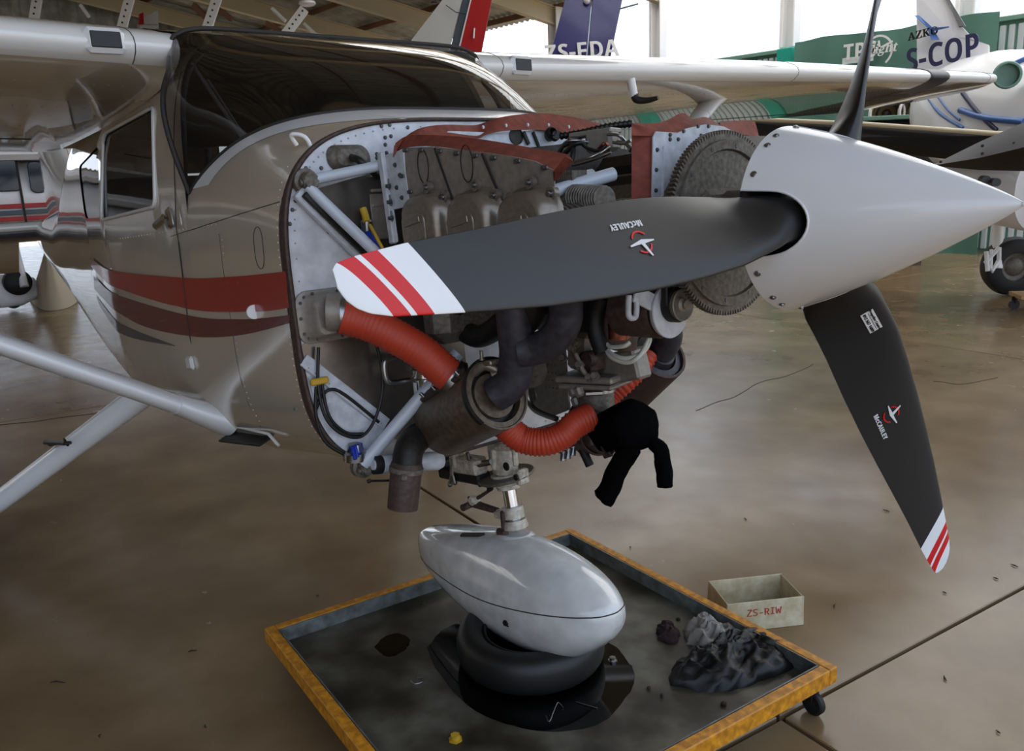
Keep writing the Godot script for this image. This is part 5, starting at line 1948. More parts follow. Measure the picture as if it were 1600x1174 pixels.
func make_propeller():
	var xb := HUB.x - 0.0518
	# blades
	for k in 3:
		var b := group_part("propeller_blade", plane, ["black blade pointing to the aeroplane's right, white tip with two red bands", "black blade pointing down with a white sticker near its root", "black blade pointing up out of view"][k])
		b.position = HUB
		b.rotation.x = [0.003, 0.003 + TAU / 3.0, 0.003 - TAU / 3.0][k]
		part("blade_body", blade_piece(0.06, 0.895, 64), M.blade_black, b)
		part("white_band", blade_piece(0.895, 0.9395, 8), M.blade_white, b)
		part("red_band", blade_piece(0.9395, 0.9635, 6), M.blade_red, b)
		part("white_band", blade_piece(0.9635, 0.972, 3), M.blade_white, b)
		part("red_band", blade_piece(0.972, 0.996, 6), M.blade_red, b)
		part("white_tip", blade_piece(0.996, 1.0579, 16), M.blade_white, b)
		if k == 2:
			continue
		words("maker_lettering", "McCAULEY", 0.0105, mark_frame(0.512, 0.29), M.label_white, b)
		var f := mark_frame(0.497, 0.5)
		var sh := Sh.new()
		sh.lathe(f.origin, f.basis.z, [[0, 0.0165], [0.0006, 0.0165], [0.0006, 0.0195], [0, 0.0195]], 24, 0.9, 2.9)
		sh.lathe(f.origin, f.basis.z, [[0, 0.0165], [0.0006, 0.0165], [0.0006, 0.0195], [0, 0.0195]], 24, 3.9, 5.9)
		part("emblem_arc", sh, M.blade_red, b)
		sh = Sh.new()
		sh.prism(PackedVector2Array([Vector2(0, -0.004), Vector2(0.028, 0.003), Vector2(0.028, 0.0055), Vector2(0.004, 0.0035), Vector2(-0.006, 0.025), Vector2(-0.009, 0.025), Vector2(-0.0035, 0.0035), Vector2(-0.026, 0.001), Vector2(-0.026, -0.001)]), Transform3D(f.basis, f.origin + f.basis.z * 0.0006), 0.0008)
		part("emblem_wing", sh, M.label_white, b)
		if k == 1:
			var sf := mark_frame(0.25, 0.72, 0.001)
			sh = Sh.new()
			sh.box(sf.origin, Vector3(0.054, 0.026, 0.0008), sf.basis)
			part("sticker", sh, M.label_white, b, "white sticker")
			words("sticker_number", "012 567 1689", 0.0062, Transform3D(sf.basis, sf.origin + sf.basis.z * 0.0008 - sf.basis.y * 0.0065), M.wire_black, b)
			words("sticker_name", "Propeller Centre", 0.005, Transform3D(sf.basis, sf.origin + sf.basis.z * 0.0008 + sf.basis.y * 0.007), M.wire_black, b, "Droid Serif")
			sh = Sh.new()
			sh.box(sf.origin + sf.basis.z * 0.0006 + sf.basis.y * 0.0015, Vector3(0.046, 0.0008, 0.0008), sf.basis)
			part("sticker_rule", sh, M.wire_black, b)
	# spinner with a slot round each blade root
	var sp := group_part("spinner", plane, "large pale grey spinner cone")
	var holes := []
	for k in 3:
		var a0: float = [0.003, 0.003 + TAU / 3.0, 0.003 - TAU / 3.0][k]
		# angle in the surface runs from +z (right) towards -y; clear width 0.062 each side of the blade axis
		for wrap in [-1, 0, 1]:
			var poly := PackedVector2Array()
			var c: float = a0 + TAU * wrap
			poly.append(Vector2(-0.02, c - 0.36))
			for q in 15:
				var a := -PI / 2 + PI * q / 14.0
				poly.append(Vector2(0.0518 + 0.063 * cos(a), c + 0.37 * sin(a)))
			poly.append(Vector2(-0.02, c + 0.36))
			holes.append(poly)
	var s := Sh.new()
	var o := Vector3(xb, HUB.y, 0)
	s.surf(func(u, v): return o + Vector3(u, -spinner_r(u) * sin(v), spinner_r(u) * cos(v)), 0.0, 0.400, 40, 0.0, TAU, 90, holes)
	part("spinner_shell", s, M.white_paint, sp)
	s = Sh.new()
	s.lathe(o, Vector3.RIGHT, [[0.398, spinner_r(0.398)], [0.4015, 0.0035], [0.403, 0.0]], 24)
	part("spinner_tip", s, M.white_paint, sp)
	s = Sh.new()
	s.lathe(o, Vector3.RIGHT, [[0.008, 0.0], [0.008, 0.168], [-0.002, 0.17], [0.0, 0.171]], 48)
	s.lathe(o, Vector3.RIGHT, [[0.0, 0.04], [0.06, 0.075], [0.1, 0.06], [0.2, 0.03], [0.2, 0.0]], 24)
	part("back_plate", s, M.dark_metal, sp)
	s = Sh.new()
	for k in 3:
		var lip := Sh.new()
		var a0: float = [0.003, 0.003 + TAU / 3.0, 0.003 - TAU / 3.0][k]
		var path := []
		path.append(Vector2(0.0, a0 - 0.37))
		for q in 17:
			var a := -PI / 2 + PI * q / 16.0
			path.append(Vector2(0.0518 + 0.063 * cos(a), a0 + 0.37 * sin(a)))
		path.append(Vector2(0.0, a0 + 0.37))
		var pts := []
		for p in path:
			pts.append(o + Vector3(p.x, -spinner_r(p.x) * sin(p.y), spinner_r(p.x) * cos(p.y)))
		lip.tube(pts, 0.0024, 6)
		part("slot_edge", lip, M.white_paint, sp)
		for da in [-0.95, -0.55, 0.55, 0.95]:
			var an: float = a0 + da
			var x := 0.016
			var r := spinner_r(x)
			var nn := Vector3(0.35, -sin(an), cos(an)).normalized()
			s = Sh.new()
			s.lathe(o + Vector3(x, -r * sin(an), r * cos(an)), nn, [[-0.002, 0.006], [0.0012, 0.006], [0.002, 0.005], [0.002, 0.0035], [0.0035, 0.003], [0.0035, 0.0]], 14)
			part("spinner_screw", s, M.steel, sp)

# ------------------------------------------------------------------ nose gear
func fairing_ring(x: float, top: float, bot: float, hw: float, zc: float) -> PackedVector3Array:
	var ring := PackedVector3Array()
	var yc := (top + bot) * 0.5
	for j in 40:
		var a := TAU * j / 40
		var e := lerpf(0.6, 0.9, smoothstep(-0.42, 0.05, x))
		ring.append(Vector3(x, yc + (top - bot) * 0.5 * signf(sin(a)) * pow(absf(sin(a)), e), zc + hw * signf(cos(a)) * pow(absf(cos(a)), e)))
	return ring


func make_nose_gear():
	var ng := group_part("nose_gear", plane)
	var prof := [[-0.45, 0.386, 0.3, 0.036], [-0.44, 0.392, 0.288, 0.052], [-0.35, 0.412, 0.25, 0.082], [-0.2, 0.442, 0.2, 0.112], [-0.05, 0.466, 0.158, 0.127], [0.1, 0.468, 0.15, 0.13], [0.23, 0.445, 0.175, 0.119], [0.31, 0.416, 0.215, 0.098], [0.36, 0.388, 0.255, 0.07], [0.385, 0.368, 0.285, 0.046], [0.397, 0.35, 0.308, 0.022], [0.4, 0.34, 0.32, 0.006]]
	var s := Sh.new()
	var rows := []
	for i in prof.size() - 1:
		for k in 4:
			var e := []
			for c in 4:
				var a: float = prof[maxi(i - 1, 0)][c]
				var d: float = prof[mini(i + 2, prof.size() - 1)][c]
				e.append(cubic_interpolate(prof[i][c], prof[i + 1][c], a, d, k / 4.0) if i > 0 and i < prof.size() - 3 else lerpf(prof[i][c], prof[i + 1][c], k / 4.0))
			rows.append(fairing_ring(e[0], e[1], e[2], maxf(e[3], 0.004), 0.02))
	s.loft(rows)
	part("wheel_fairing", s, M.gear_white, ng, "white teardrop nose wheel fairing")
	# joint between its upper and lower shells, boss, slot, jack bolt
	s = Sh.new()
	var jp := []
	for side in [1.0, -1.0]:
		var rr := rows if side > 0 else rows.duplicate()
		if side < 0:
			rr.reverse()
		for ring in rr:
			var x: float = ring[0].x
			var want := 0.305 + 0.045 * smoothstep(-0.1, 0.43, x)
			var best: Vector3 = ring[0]
			var bd := 9.0
			for q in ring.size():
				var a: Vector3 = ring[q]
				var b: Vector3 = ring[(q + 1) % ring.size()]
				if (a.y - want) * (b.y - want) <= 0 and signf((a.z + b.z) * 0.5 - 0.02) == side and absf(a.y - b.y) > 1e-6:
					var p := a.lerp(b, (want - a.y) / (b.y - a.y))
					if absf(p.z - 0.02) > 0.0 and bd > 1.0:
						best = p
						bd = 0.0
			if bd < 1.0:
				jp.append(best)
	s.tube(jp, 0.0018, 5)
	part("fairing_joint", s, M.dust, ng)
	s = Sh.new()
	var rows2 := []
	for e in [[0.43, 0.09, 0.072], [0.45, 0.076, 0.06], [0.466, 0.058, 0.048], [0.472, 0.048, 0.04]]:
		var ring := PackedVector3Array()
		for j in 28:
			var a := TAU * j / 28
			ring.append(Vector3(0.0 + e[1] * cos(a), e[0], 0.01 + e[2] * sin(a)))
		rows2.append(ring)
	s.loft(rows2)
	part("fairing_boss", s, M.gear_white, ng)
	s = Sh.new()
	s.bar(Vector3(-0.151, 0.455, 0.098), Vector3(-0.057, 0.455, 0.027), 0.022, 0.006, Vector3.UP, 0.002)
	part("link_slot", s, M.dust, ng)
	s = Sh.new()
	s.bolt(Vector3(0.096, 0.273, 0.145), Vector3(0.1, 0.1, 1), 0.009, 0.008)
	part("axle_bolt", s, M.dark_metal, ng)
	# oleo leg
	var top: Vector3 = Vector3(-0.019, 0.655, 0.01)
	var low: Vector3 = Vector3(0.004, 0.491, 0.01)
	var dn := (low - top).normalized()
	var len := top.distance_to(low)
	s = Sh.new()
	s.lathe(top, dn, [[0.0, 0.0], [0.0, 0.0205], [len, 0.0205], [len, 0.0]], 24)
	part("oleo_piston", s, M.chrome, ng)
	s = Sh.new()
	s.lathe(top + dn * 0.124, dn, [[-0.016, 0.012], [-0.016, 0.031], [0.016, 0.031], [0.016, 0.012]], 20)
	part("upper_clamp", s, M.gear_enamel, ng)
	s = Sh.new()
	s.lathe(top + dn * 0.158, dn, [[-0.012, 0.021], [-0.012, 0.033], [0.004, 0.036], [0.012, 0.036], [0.012, 0.021]], 20)
	s.box(Vector3(-0.044, 0.521, 0.02), Vector3(0.05, 0.028, 0.03), Basis(Vector3.BACK, 0.1), 0.006)
	part("lower_collar", s, M.gear_enamel, ng)
	s = Sh.new()
	s.lathe(top + dn * 0.03, dn, [[-0.02, 0.022], [-0.02, 0.046], [0.008, 0.046], [0.014, 0.036], [0.024, 0.034], [0.024, 0.021]], 24)
	s.box(Vector3(0.054, 0.648, 0.01), Vector3(0.02, 0.045, 0.04), Basis(), 0.005)
	part("steering_collar", s, M.gear_enamel, ng)
	s = Sh.new()
	s.lathe(Vector3(-0.019, 0.639, 0.01), Vector3(-0.1, 1, 0.12), [[-0.004, 0.0], [-0.004, 0.082], [0.0, 0.085], [0.005, 0.082], [0.005, 0.03]], 40)
	part("dust_disc", s, M.cast_metal, ng)
	s = Sh.new()
	var r3 := []
	for e in [[0.0, 0.04, 0.035], [0.03, 0.045, 0.038], [0.06, 0.05, 0.035], [0.1, 0.042, 0.035], [0.14, 0.03, 0.03]]:
		var c: Vector3 = Vector3(-0.02, 0.649, 0.01) - dn * e[0]
		var ring := PackedVector3Array()
		for j in 20:
			var a := TAU * j / 20
			ring.append(c + Vector3(e[1] * cos(a), 0, e[2] * sin(a)))
		r3.append(ring)
	s.loft(r3)
	s.bar(Vector3(-0.022, 0.663, 0.045), Vector3(-0.021, 0.729, 0.045), 0.018, 0.018, Vector3.BACK, 0.005)
	s.bar(Vector3(0.073, 0.689, 0.045), Vector3(0.067, 0.749, 0.04), 0.016, 0.016, Vector3.BACK, 0.005)
	s.bar(Vector3(-0.005, 0.733, 0.05), Vector3(0.087, 0.75, 0.05), 0.02, 0.02, Vector3.BACK, 0.006)
	s.box(Vector3(0.067, 0.746, 0.02), Vector3(0.04, 0.04, 0.06), Basis(Vector3.BACK, 0.5), 0.01)
	part("upper_casting", s, M.gear_enamel, ng)
	s = Sh.new()
	s.lathe(Vector3(0.039, 0.686, 0.05), Vector3.BACK, [[0, 0.012], [0.004, 0.012], [0.002, 0.0]], 14)
	s.lathe(Vector3(0.08, 0.662, 0.05), Vector3.BACK, [[0, 0.009], [0.006, 0.009], [0.004, 0.0]], 12)
	s.lathe(Vector3(-0.099, 0.608, 0.04), Vector3.BACK, [[0, 0.009], [0.01, 0.009], [0.01, 0.0]], 12)
	s.lathe(Vector3(-0.058, 0.6, 0.04), Vector3.BACK, [[0, 0.007], [0.01, 0.007], [0.01, 0.0]], 12)
	part("pivot_bolt", s, M.dark_metal, ng)
	# torque links behind the leg
	s = Sh.new()
	s.tube([Vector3(-0.065, 0.596, 0.03), Vector3(-0.143, 0.551, 0.03), Vector3(-0.179, 0.525, 0.03)], [0.005, 0.006, 0.01], 8)
	s.tube([Vector3(-0.168, 0.53, 0.03), Vector3(-0.054, 0.528, 0.025)], [0.013, 0.01], 8)
	s.lathe(Vector3(-0.203, 0.515, 0.02), Vector3(0.2, 0, 1), [[-0.02, 0.0], [-0.02, 0.011], [0.03, 0.011], [0.03, 0.0]], 12)
	s.tube([Vector3(-0.185, 0.524, 0.03), Vector3(-0.188, 0.548, 0.03)], 0.004, 6)
	part("torque_link", s, M.tailpipe_steel, ng)
	s = Sh.new()
	s.box(Vector3(-0.153, 0.544, 0.035), Vector3(0.03, 0.026, 0.03), Basis(Vector3.BACK, 0.5), 0.006)
	part("link_knuckle", s, M.gear_enamel, ng)
	s = Sh.new()
	s.box(Vector3(-0.023, 0.475, 0.04), Vector3(0.045, 0.022, 0.02), Basis(Vector3.BACK, 0.15), 0.006)
	s.tube([Vector3(-0.011, 0.54, 0.04), Vector3(-0.012, 0.489, 0.04)], 0.009, 8)
	part("fairing_bracket", s, M.tailpipe_steel, ng)
	# steering bracket, bungee block and hanging clevis left of the leg
	s = Sh.new()
	s.box(Vector3(-0.126, 0.667, 0.06), Vector3(0.12, 0.05, 0.05), Basis(Vector3.BACK, 0.08), 0.006)
	s.box(Vector3(-0.171, 0.68, 0.07), Vector3(0.03, 0.05, 0.04), Basis(), 0.004)
	s.box(Vector3(-0.073, 0.695, 0.085), Vector3(0.05, 0.012, 0.03), Basis(Vector3.BACK, -0.25), 0.003)
	part("steering_bracket", s, M.gear_enamel, ng)
	s = Sh.new()
	s.bar(Vector3(-0.275, 0.619, 0.05), Vector3(-0.068, 0.632, 0.05), 0.05, 0.035, Vector3.UP, 0.006)
	s.box(Vector3(-0.262, 0.638, 0.05), Vector3(0.025, 0.05, 0.04), Basis(), 0.005)
	part("rubber_block", s, M.black_rubber, ng)
	s = Sh.new()
	s.tube([Vector3(-0.065, 0.679, 0.07), Vector3(-0.016, 0.693, 0.06)], 0.009, 10)
	s.bolt(Vector3(-0.067, 0.704, 0.1), Vector3(0.1, 1, 0.3), 0.006, 0.02)
	part("steering_rod", s, M.steel, ng)
	s = Sh.new()
	s.tube([Vector3(-0.272, 0.69, 0.07), Vector3(-0.24, 0.658, 0.07), Vector3(-0.212, 0.667, 0.07)], 0.0028, 6)
	part("steering_rod", s, M.steel, ng)
	s = Sh.new()
	s.tube([Vector3(-0.172, 0.685, 0.085), Vector3(-0.181, 0.632, 0.085)], 0.008, 8)
	s.tube([Vector3(-0.18, 0.637, 0.085), Vector3(-0.199, 0.599, 0.085)], 0.006, 8)
	s.tube([Vector3(-0.18, 0.637, 0.085), Vector3(-0.179, 0.604, 0.08)], 0.006, 8)
	s.ball(Vector3(-0.199, 0.599, 0.085), 0.009, 8)
	s.ball(Vector3(-0.179, 0.606, 0.08), 0.008, 8)
	part("hanging_clevis", s, M.steel, ng)
	# nose wheel inside the fairing
	s = Sh.new()
	var wc := Vector3(0.02, 0.235, 0.02)
	s.lathe(wc, Vector3.BACK, [[-0.05, 0.06], [-0.06, 0.1], [-0.05, 0.135], [0.0, 0.15], [0.05, 0.135], [0.06, 0.1], [0.05, 0.06]], 32)
	part("nose_tire", s, M.tire, ng)

	# ---------------- black cloth tied round the air intake
	var cl := thing("black_cloth", "black cloth sleeve tied over the air intake, two ends hanging down", "cloth")
	var inv := plane.transform
	s = Sh.new()
	var cen := smooth_path([Vector3(0.407, 0.829, 0.03), Vector3(0.455, 0.845, 0.045), Vector3(0.506, 0.863, 0.06), Vector3(0.556, 0.876, 0.075), Vector3(0.59, 0.878, 0.085)], 3)
	var rad := [0.045, 0.047, 0.049, 0.05, 0.052, 0.055, 0.057, 0.058, 0.059, 0.058, 0.053, 0.042, 0.02]
	var cr := []
	var ax: Vector3 = (cen[-1] - cen[0]).normalized()
	var e1 := ax.cross(Vector3.UP).normalized()
	var e2 := e1.cross(ax)
	for i in cen.size():
		var ring := PackedVector3Array()
		for j in 36:
			var a := TAU * j / 36
			var w := 1.0 + 0.035 * sin(5.0 * a + i * 0.7) + 0.02 * sin(11.0 * a + i)
			ring.append(inv * (cen[i] + (e1 * cos(a) + e2 * sin(a)) * rad[mini(i, rad.size() - 1)] * w))
		cr.append(ring)
	s.loft(cr)
	part("hood", s, M.black_cloth, cl)
	for e in [[[Vector3(0.573, 0.832, 0.1), Vector3(0.537, 0.804, 0.1), Vector3(0.51, 0.761, 0.1), Vector3(0.484, 0.722, 0.1), Vector3(0.466, 0.692, 0.1)], [0.02, 0.026, 0.025, 0.026, 0.028]], [[Vector3(0.623, 0.854, 0.1), Vector3(0.646, 0.838, 0.1), Vector3(0.653, 0.812, 0.1), Vector3(0.653, 0.783, 0.1), Vector3(0.656, 0.756, 0.1)], [0.015, 0.019, 0.02, 0.02, 0.019]]]:
		s = Sh.new()
		var path := smooth_path(e[0], 4)
		var rr := []
		for i in path.size():
			var ring := PackedVector3Array()
			var f := i / 4.0
			var k := mini(int(f), 3)
			var r: float = lerpf(e[1][k], e[1][k + 1], f - k)
			for j in 20:
				var a := TAU * j / 20
				var w := 1.0 + 0.1 * sin(3.0 * a + i * 0.8) + 0.06 * sin(7.0 * a)
				var tt: Vector3 = path[mini(i + 1, path.size() - 1)] - path[maxi(i - 1, 0)]
				var sidev := tt.cross(Vector3(0, 0, 1)).normalized()
				ring.append(inv * (path[i] + (sidev * cos(a) + Vector3(0, 0, 0.7) * sin(a)) * r * w))
			rr.append(ring)
		s.loft(rr)
		part("hanging_end", s, M.black_cloth, cl)


# ------------------------------------------------------------------ drip tray and what lies in it
func heap(outline: Array, h: float, base: float, seed_: int, fold: float) -> Sh:
	# crumpled sheet over a footprint: ridged noise, dropping to the base at its rim
	var fn := FastNoiseLite.new()
	fn.seed = seed_
	fn.frequency = 1.0
	fn.fractal_type = FastNoiseLite.FRACTAL_RIDGED
	fn.fractal_octaves = 3
	var c := Vector3.ZERO
	for p in outline:
		c += p
	c /= outline.size()
	var s := Sh.new()
	var rim := smooth_path(outline + [outline[0]], 8)
	var rows := []
	for i in 22:
		var t := i / 21.0
		var row := PackedVector3Array()
		for p in rim:
			var q := c.lerp(p, t)
			var n := fn.get_noise_2d(q.x * fold, q.z * fold)
			var y := base + h * pow(maxf(1.0 - pow(t, 2.2), 0.0), 0.6) * (0.62 + 0.5 * n)
			q += Vector3(fn.get_noise_2d(q.z * 20.0, q.x * 20.0), 0, fn.get_noise_2d(q.x * 17.0 + 5.0, q.z * 17.0)) * 0.012 * t
			row.append(Vector3(q.x, maxf(y, base), q.z))
		rows.append(row)
	s.grid(rows)
	return s


func make_tray():
	var tr := thing("drip_tray", "square steel drip tray with yellow frame on casters under the nose wheel", "tray", Vector3(0.075, 0, 0.0545), deg_to_rad(-6.04))
	var hu := 0.546
	var hv := 0.556
	var s := Sh.new()
	for e in [[Vector3(0, 0.116, hv + 0.016), Vector3(2 * hu + 0.064, 0.048, 0.032)], [Vector3(0, 0.116, -hv - 0.016), Vector3(2 * hu + 0.064, 0.048, 0.032)], [Vector3(hu + 0.016, 0.116, 0), Vector3(0.032, 0.048, 2 * hv)], [Vector3(-hu - 0.016, 0.116, 0), Vector3(0.032, 0.048, 2 * hv)]]:
		s = Sh.new()
		s.box(e[0], e[1], Basis(), 0.003)
		part("frame_rail", s, M.tray_yellow, tr)
	s = Sh.new()
	s.box(Vector3(0, 0.0915, 0), Vector3(2 * hu, 0.005, 2 * hv))
	part("pan", s, M.tray_pan, tr)
	for e in [[Vector3(0, 0.116, hv - 0.003), Vector3(2 * hu, 0.046, 0.004)], [Vector3(0, 0.116, -hv + 0.003), Vector3(2 * hu, 0.046, 0.004)], [Vector3(hu - 0.003, 0.116, 0), Vector3(0.004, 0.046, 2 * hv)], [Vector3(-hu + 0.003, 0.116, 0), Vector3(0.004, 0.046, 2 * hv)]]:
		s = Sh.new()
		s.box(e[0], e[1])
		part("pan_wall", s, M.tray_wall, tr)
	for e in [[hu - 0.01, -hv + 0.02], [hu - 0.01, hv - 0.02], [-hu + 0.01, -hv + 0.02], [-hu + 0.01, hv - 0.02]]:
		var c := group_part("caster", tr)
		s = Sh.new()
		s.box(Vector3(e[0], 0.088, e[1]), Vector3(0.06, 0.006, 0.06), Basis(), 0.002)
		s.box(Vector3(e[0], 0.06, e[1] + 0.014), Vector3(0.03, 0.05, 0.004), Basis(), 0.001)
		s.box(Vector3(e[0], 0.06, e[1] - 0.014), Vector3(0.03, 0.05, 0.004), Basis(), 0.001)
		part("fork", s, M.dark_metal, c)
		s = Sh.new()
		s.lathe(Vector3(e[0] + 0.01, 0.033, e[1]), Vector3.BACK, [[-0.011, 0.0], [-0.011, 0.028], [-0.007, 0.033], [0.007, 0.033], [0.011, 0.028], [0.011, 0.012], [0.013, 0.012], [0.013, 0.0]], 24)
		part("wheel", s, M.black_rubber, c)
	# loose tyre lying flat, the nose wheel standing in it
	var ty := thing("loose_tire", "worn smooth aircraft tyre lying flat in the drip tray around the nose wheel", "tyre", Vector3(0.06, 0.0945, 0.05))
	s = Sh.new()
	var tp := []
	for k in 25:
		var a := -0.75 * PI + TAU * k / 24.0
		tp.append([0.055 + 0.054 * signf(sin(a)) * pow(absf(sin(a)), 0.8), 0.17 + 0.042 * signf(cos(a)) * pow(absf(cos(a)), 0.8)])
	s.lathe(Vector3.ZERO, Vector3.UP, tp, 64)
	part("carcass", s, M.tire, ty)
	s = Sh.new()
	s.lathe(Vector3.ZERO, Vector3.UP, [[0.092, 0.135], [0.098, 0.131], [0.095, 0.126], [0.085, 0.126]], 64)
	part("bead", s, M.black_rubber, ty)
	# oil
	var fn := FastNoiseLite.new()
	fn.seed = 4
	fn.frequency = 3.0
	for e in [[[Vector3(-0.192, 0.095, 0.237), Vector3(-0.067, 0.095, 0.288), Vector3(0.151, 0.095, 0.319), Vector3(0.317, 0.095, 0.255), Vector3(0.401, 0.095, 0.136), Vector3(0.38, 0.095, 0.007), Vector3(0.332, 0.095, -0.089), Vector3(0.252, 0.095, -0.141), Vector3(0.133, 0.095, -0.164), Vector3(-0.166, 0.095, -0.068), Vector3(-0.243, 0.095, 0.113)], "pool of black oil spread round the loose tyre in the tray"], [[Vector3(-0.302, 0.095, 0.353), Vector3(-0.331, 0.095, 0.301), Vector3(-0.32, 0.095, 0.258), Vector3(-0.264, 0.095, 0.252), Vector3(-0.224, 0.095, 0.302), Vector3(-0.234, 0.095, 0.351)], "small dark oil patch left of the loose tyre"]]:
		var rim := smooth_path(e[0] + [e[0][0]], 8)
		var poly := PackedVector2Array()
		for i in rim.size() - 1:
			var p := rim[i]
			var w := Vector3(fn.get_noise_2d(p.x * 12, p.z * 12), 0, fn.get_noise_2d(p.z * 12 + 9.0, p.x * 12)) * 0.004
			poly.append(Vector2(p.x + w.x, -(p.z + w.z)))
		s = Sh.new()
		s.prism(poly, Transform3D(Basis(Vector3.RIGHT, Vector3(0, 0, -1), Vector3.UP), Vector3(0, 0.0942, 0)), 0.0008)
		single("oil_puddle", s, M.oil, e[1], "puddle")
	# rags and plastic
	s = heap([Vector3(0.421, 0.095, -0.131), Vector3(0.37, 0.095, -0.206), Vector3(0.378, 0.095, -0.303), Vector3(0.379, 0.095, -0.421), Vector3(0.41, 0.095, -0.505), Vector3(0.497, 0.095, -0.52), Vector3(0.59, 0.095, -0.474), Vector3(0.576, 0.095, -0.339), Vector3(0.52, 0.095, -0.203)], 0.075, 0.0945, 11, 9.0)
	single("black_bag", s, M.black_bag, "crumpled black plastic bag heaped in the right corner of the tray", "bag")
	s = heap([Vector3(0.316, 0.095, -0.33), Vector3(0.261, 0.095, -0.392), Vector3(0.266, 0.095, -0.462), Vector3(0.338, 0.095, -0.461), Vector3(0.384, 0.095, -0.477), Vector3(0.404, 0.095, -0.418), Vector3(0.379, 0.095, -0.332)], 0.06, 0.0945, 23, 12.0)
	single("plastic_wrap", s, M.grey_plastic, "crumpled grey translucent plastic wrap behind the black bag", "plastic wrap")
	s = heap([Vector3(0.25, 0.095, -0.287), Vector3(0.194, 0.095, -0.343), Vector3(0.204, 0.095, -0.386), Vector3(0.262, 0.095, -0.361), Vector3(0.295, 0.095, -0.308)], 0.03, 0.0945, 31, 14.0)
	single("rag", s, M.maroon_cloth, "dark maroon rag left of the grey plastic wrap", "rag")
	# small bits
	s = Sh.new()
	s.bolt(Vector3(0.205, 0.095, 0.427), Vector3.UP, 0.012, 0.014)
	single("brass_nut", s, M.yellow, "brass nut lying in the tray's near left part", "nut")
	s = Sh.new()
	s.tube(smooth_path([Vector3(-0.08, 0.097, 0.37), Vector3(-0.06, 0.097, 0.371), Vector3(-0.053, 0.097, 0.35), Vector3(-0.064, 0.099, 0.34), Vector3(-0.078, 0.097, 0.35)], 4), 0.0022, 6)
	single("wire_clip", s, M.steel, "bent pale wire clip on the tray left of the tyre", "wire")
	s = Sh.new()
	s.tube(smooth_path([Vector3(0.289, 0.097, 0.201), Vector3(0.314, 0.097, 0.212), Vector3(0.294, 0.1, 0.178), Vector3(0.274, 0.1, 0.144), Vector3(0.297, 0.098, 0.147)], 4), 0.0014, 6)
	single("wire_offcut", s, M.steel, "curled locking wire offcut in the oil before the tyre", "wire")
	s = Sh.new()
	s.tube([Vector3(0.301, 0.097, 0.105), Vector3(0.358, 0.097, 0.084)], 0.0014, 6)
	single("wire_offcut", s, M.steel, "straight locking wire offcut right of the curled one in the oil", "wire")
	s = Sh.new()
	s.bolt(Vector3(0.232, 0.096, -0.107), Vector3.UP, 0.009, 0.01)
	single("steel_nut", s, M.steel, "shiny steel nut at the oil's edge right of the tyre", "nut")
	for e in [[Vector3(0.57, 0.098, -0.164), 0.009], [Vector3(0.391, 0.098, -0.079), 0.006], [Vector3(0.435, 0.098, -0.08), 0.005], [Vector3(0.218, 0.098, -0.414), 0.007], [Vector3(-0.418, 0.098, 0.101), 0.008]]:
		s = Sh.new()
		s.ball(e[0], e[1], 6)
		single("grit", s, M.dust, "small dark crumb of grit lying in the drip tray", "grit", "crumbs of grit in the tray")
	# white plastic bin on the floor behind the tray
	var a := Vector3(0.125, 0, -0.671)
	var b := Vector3(0.262, 0, -0.891)
	var c := Vector3(0.41, 0, -0.815)
	var d := a + c - b
	var bx := (c - d).normalized()
	var bz := bx.cross(Vector3.UP)
	var cen := (a + b + c + d) / 4.0
	var bn := thing("plastic_bin", "scuffed off-white plastic bin with red handwriting behind the tray", "bin", cen)
	bn.basis = Basis(bx, Vector3.UP, bz)
	var L := d.distance_to(c)
	var wd := b.distance_to(c)
	s = Sh.new()
	var h := 0.1
	s.box(Vector3(0, 0.003, 0), Vector3(L - 0.012, 0.006, wd - 0.012), Basis(), 0.002)
	for sd in [1, -1]:
		s.box(Vector3(0, h / 2, sd * (wd / 2 - 0.002)), Vector3(L, h, 0.004), Basis(Vector3.RIGHT, -0.04 * sd), 0.0015)
		s.box(Vector3(sd * (L / 2 - 0.002), h / 2, 0), Vector3(0.004, h, wd), Basis(Vector3.BACK, 0.04 * sd), 0.0015)
	part("shell", s, M.bin_plastic, bn)
	s = Sh.new()
	s.box(Vector3(0.0, 0.0065, -0.02), Vector3(L * 0.8, 0.004, 0.045), Basis(), 0.0)
	part("floor_slot", s, M.dust, bn)
	var face: float = 1.0 if (bn.basis * Vector3(0, 0, 1)).dot(Vector3(1.7, 0, 1.46) - cen) > 0 else -1.0
	words("handwriting", "ZS-RIW", 0.024, Transform3D(Basis(Vector3.RIGHT * face, Vector3.UP, Vector3.BACK * face), Vector3(-0.005 * face, 0.062, face * (wd / 2 + 0.001))), M.pen_red, bn, "Droid Sans Mono", false)
	# litter on the floor
	var lit := [[Vector3(-0.214, 0.003, -1.383), 0.018, 0.5], [Vector3(0.416, 0.003, -0.986), 0.02, 1.2], [Vector3(-0.824, 0.003, 0.716), 0.02, 2], [Vector3(-0.938, 0.003, 1.085), 0.035, 2.4], [Vector3(-0.415, 0.003, 0.829), 0.012, 0.2], [Vector3(0.147, 0.003, -1.866), 0.022, 0.1], [Vector3(0.843, 0.003, -0.833), 0.02, 0.9], [Vector3(1.038, 0.003, -0.693), 0.01, 0.4], [Vector3(0.704, 0.003, -1.704), 0.02, 0.2], [Vector3(0.698, 0.003, -1.557), 0.014, 0.1], [Vector3(0.622, 0.003, -1.331), 0.012, 0.3], [Vector3(-0.876, 0.003, 0.246), 0.01, 0.2], [Vector3(-1.001, 0.003, -1.759), 0.012, 0.7], [Vector3(-0.367, 0.003, -0.841), 0.007, 0.1], [Vector3(-0.574, 0.003, 1.06), 0.01, 0.5]]
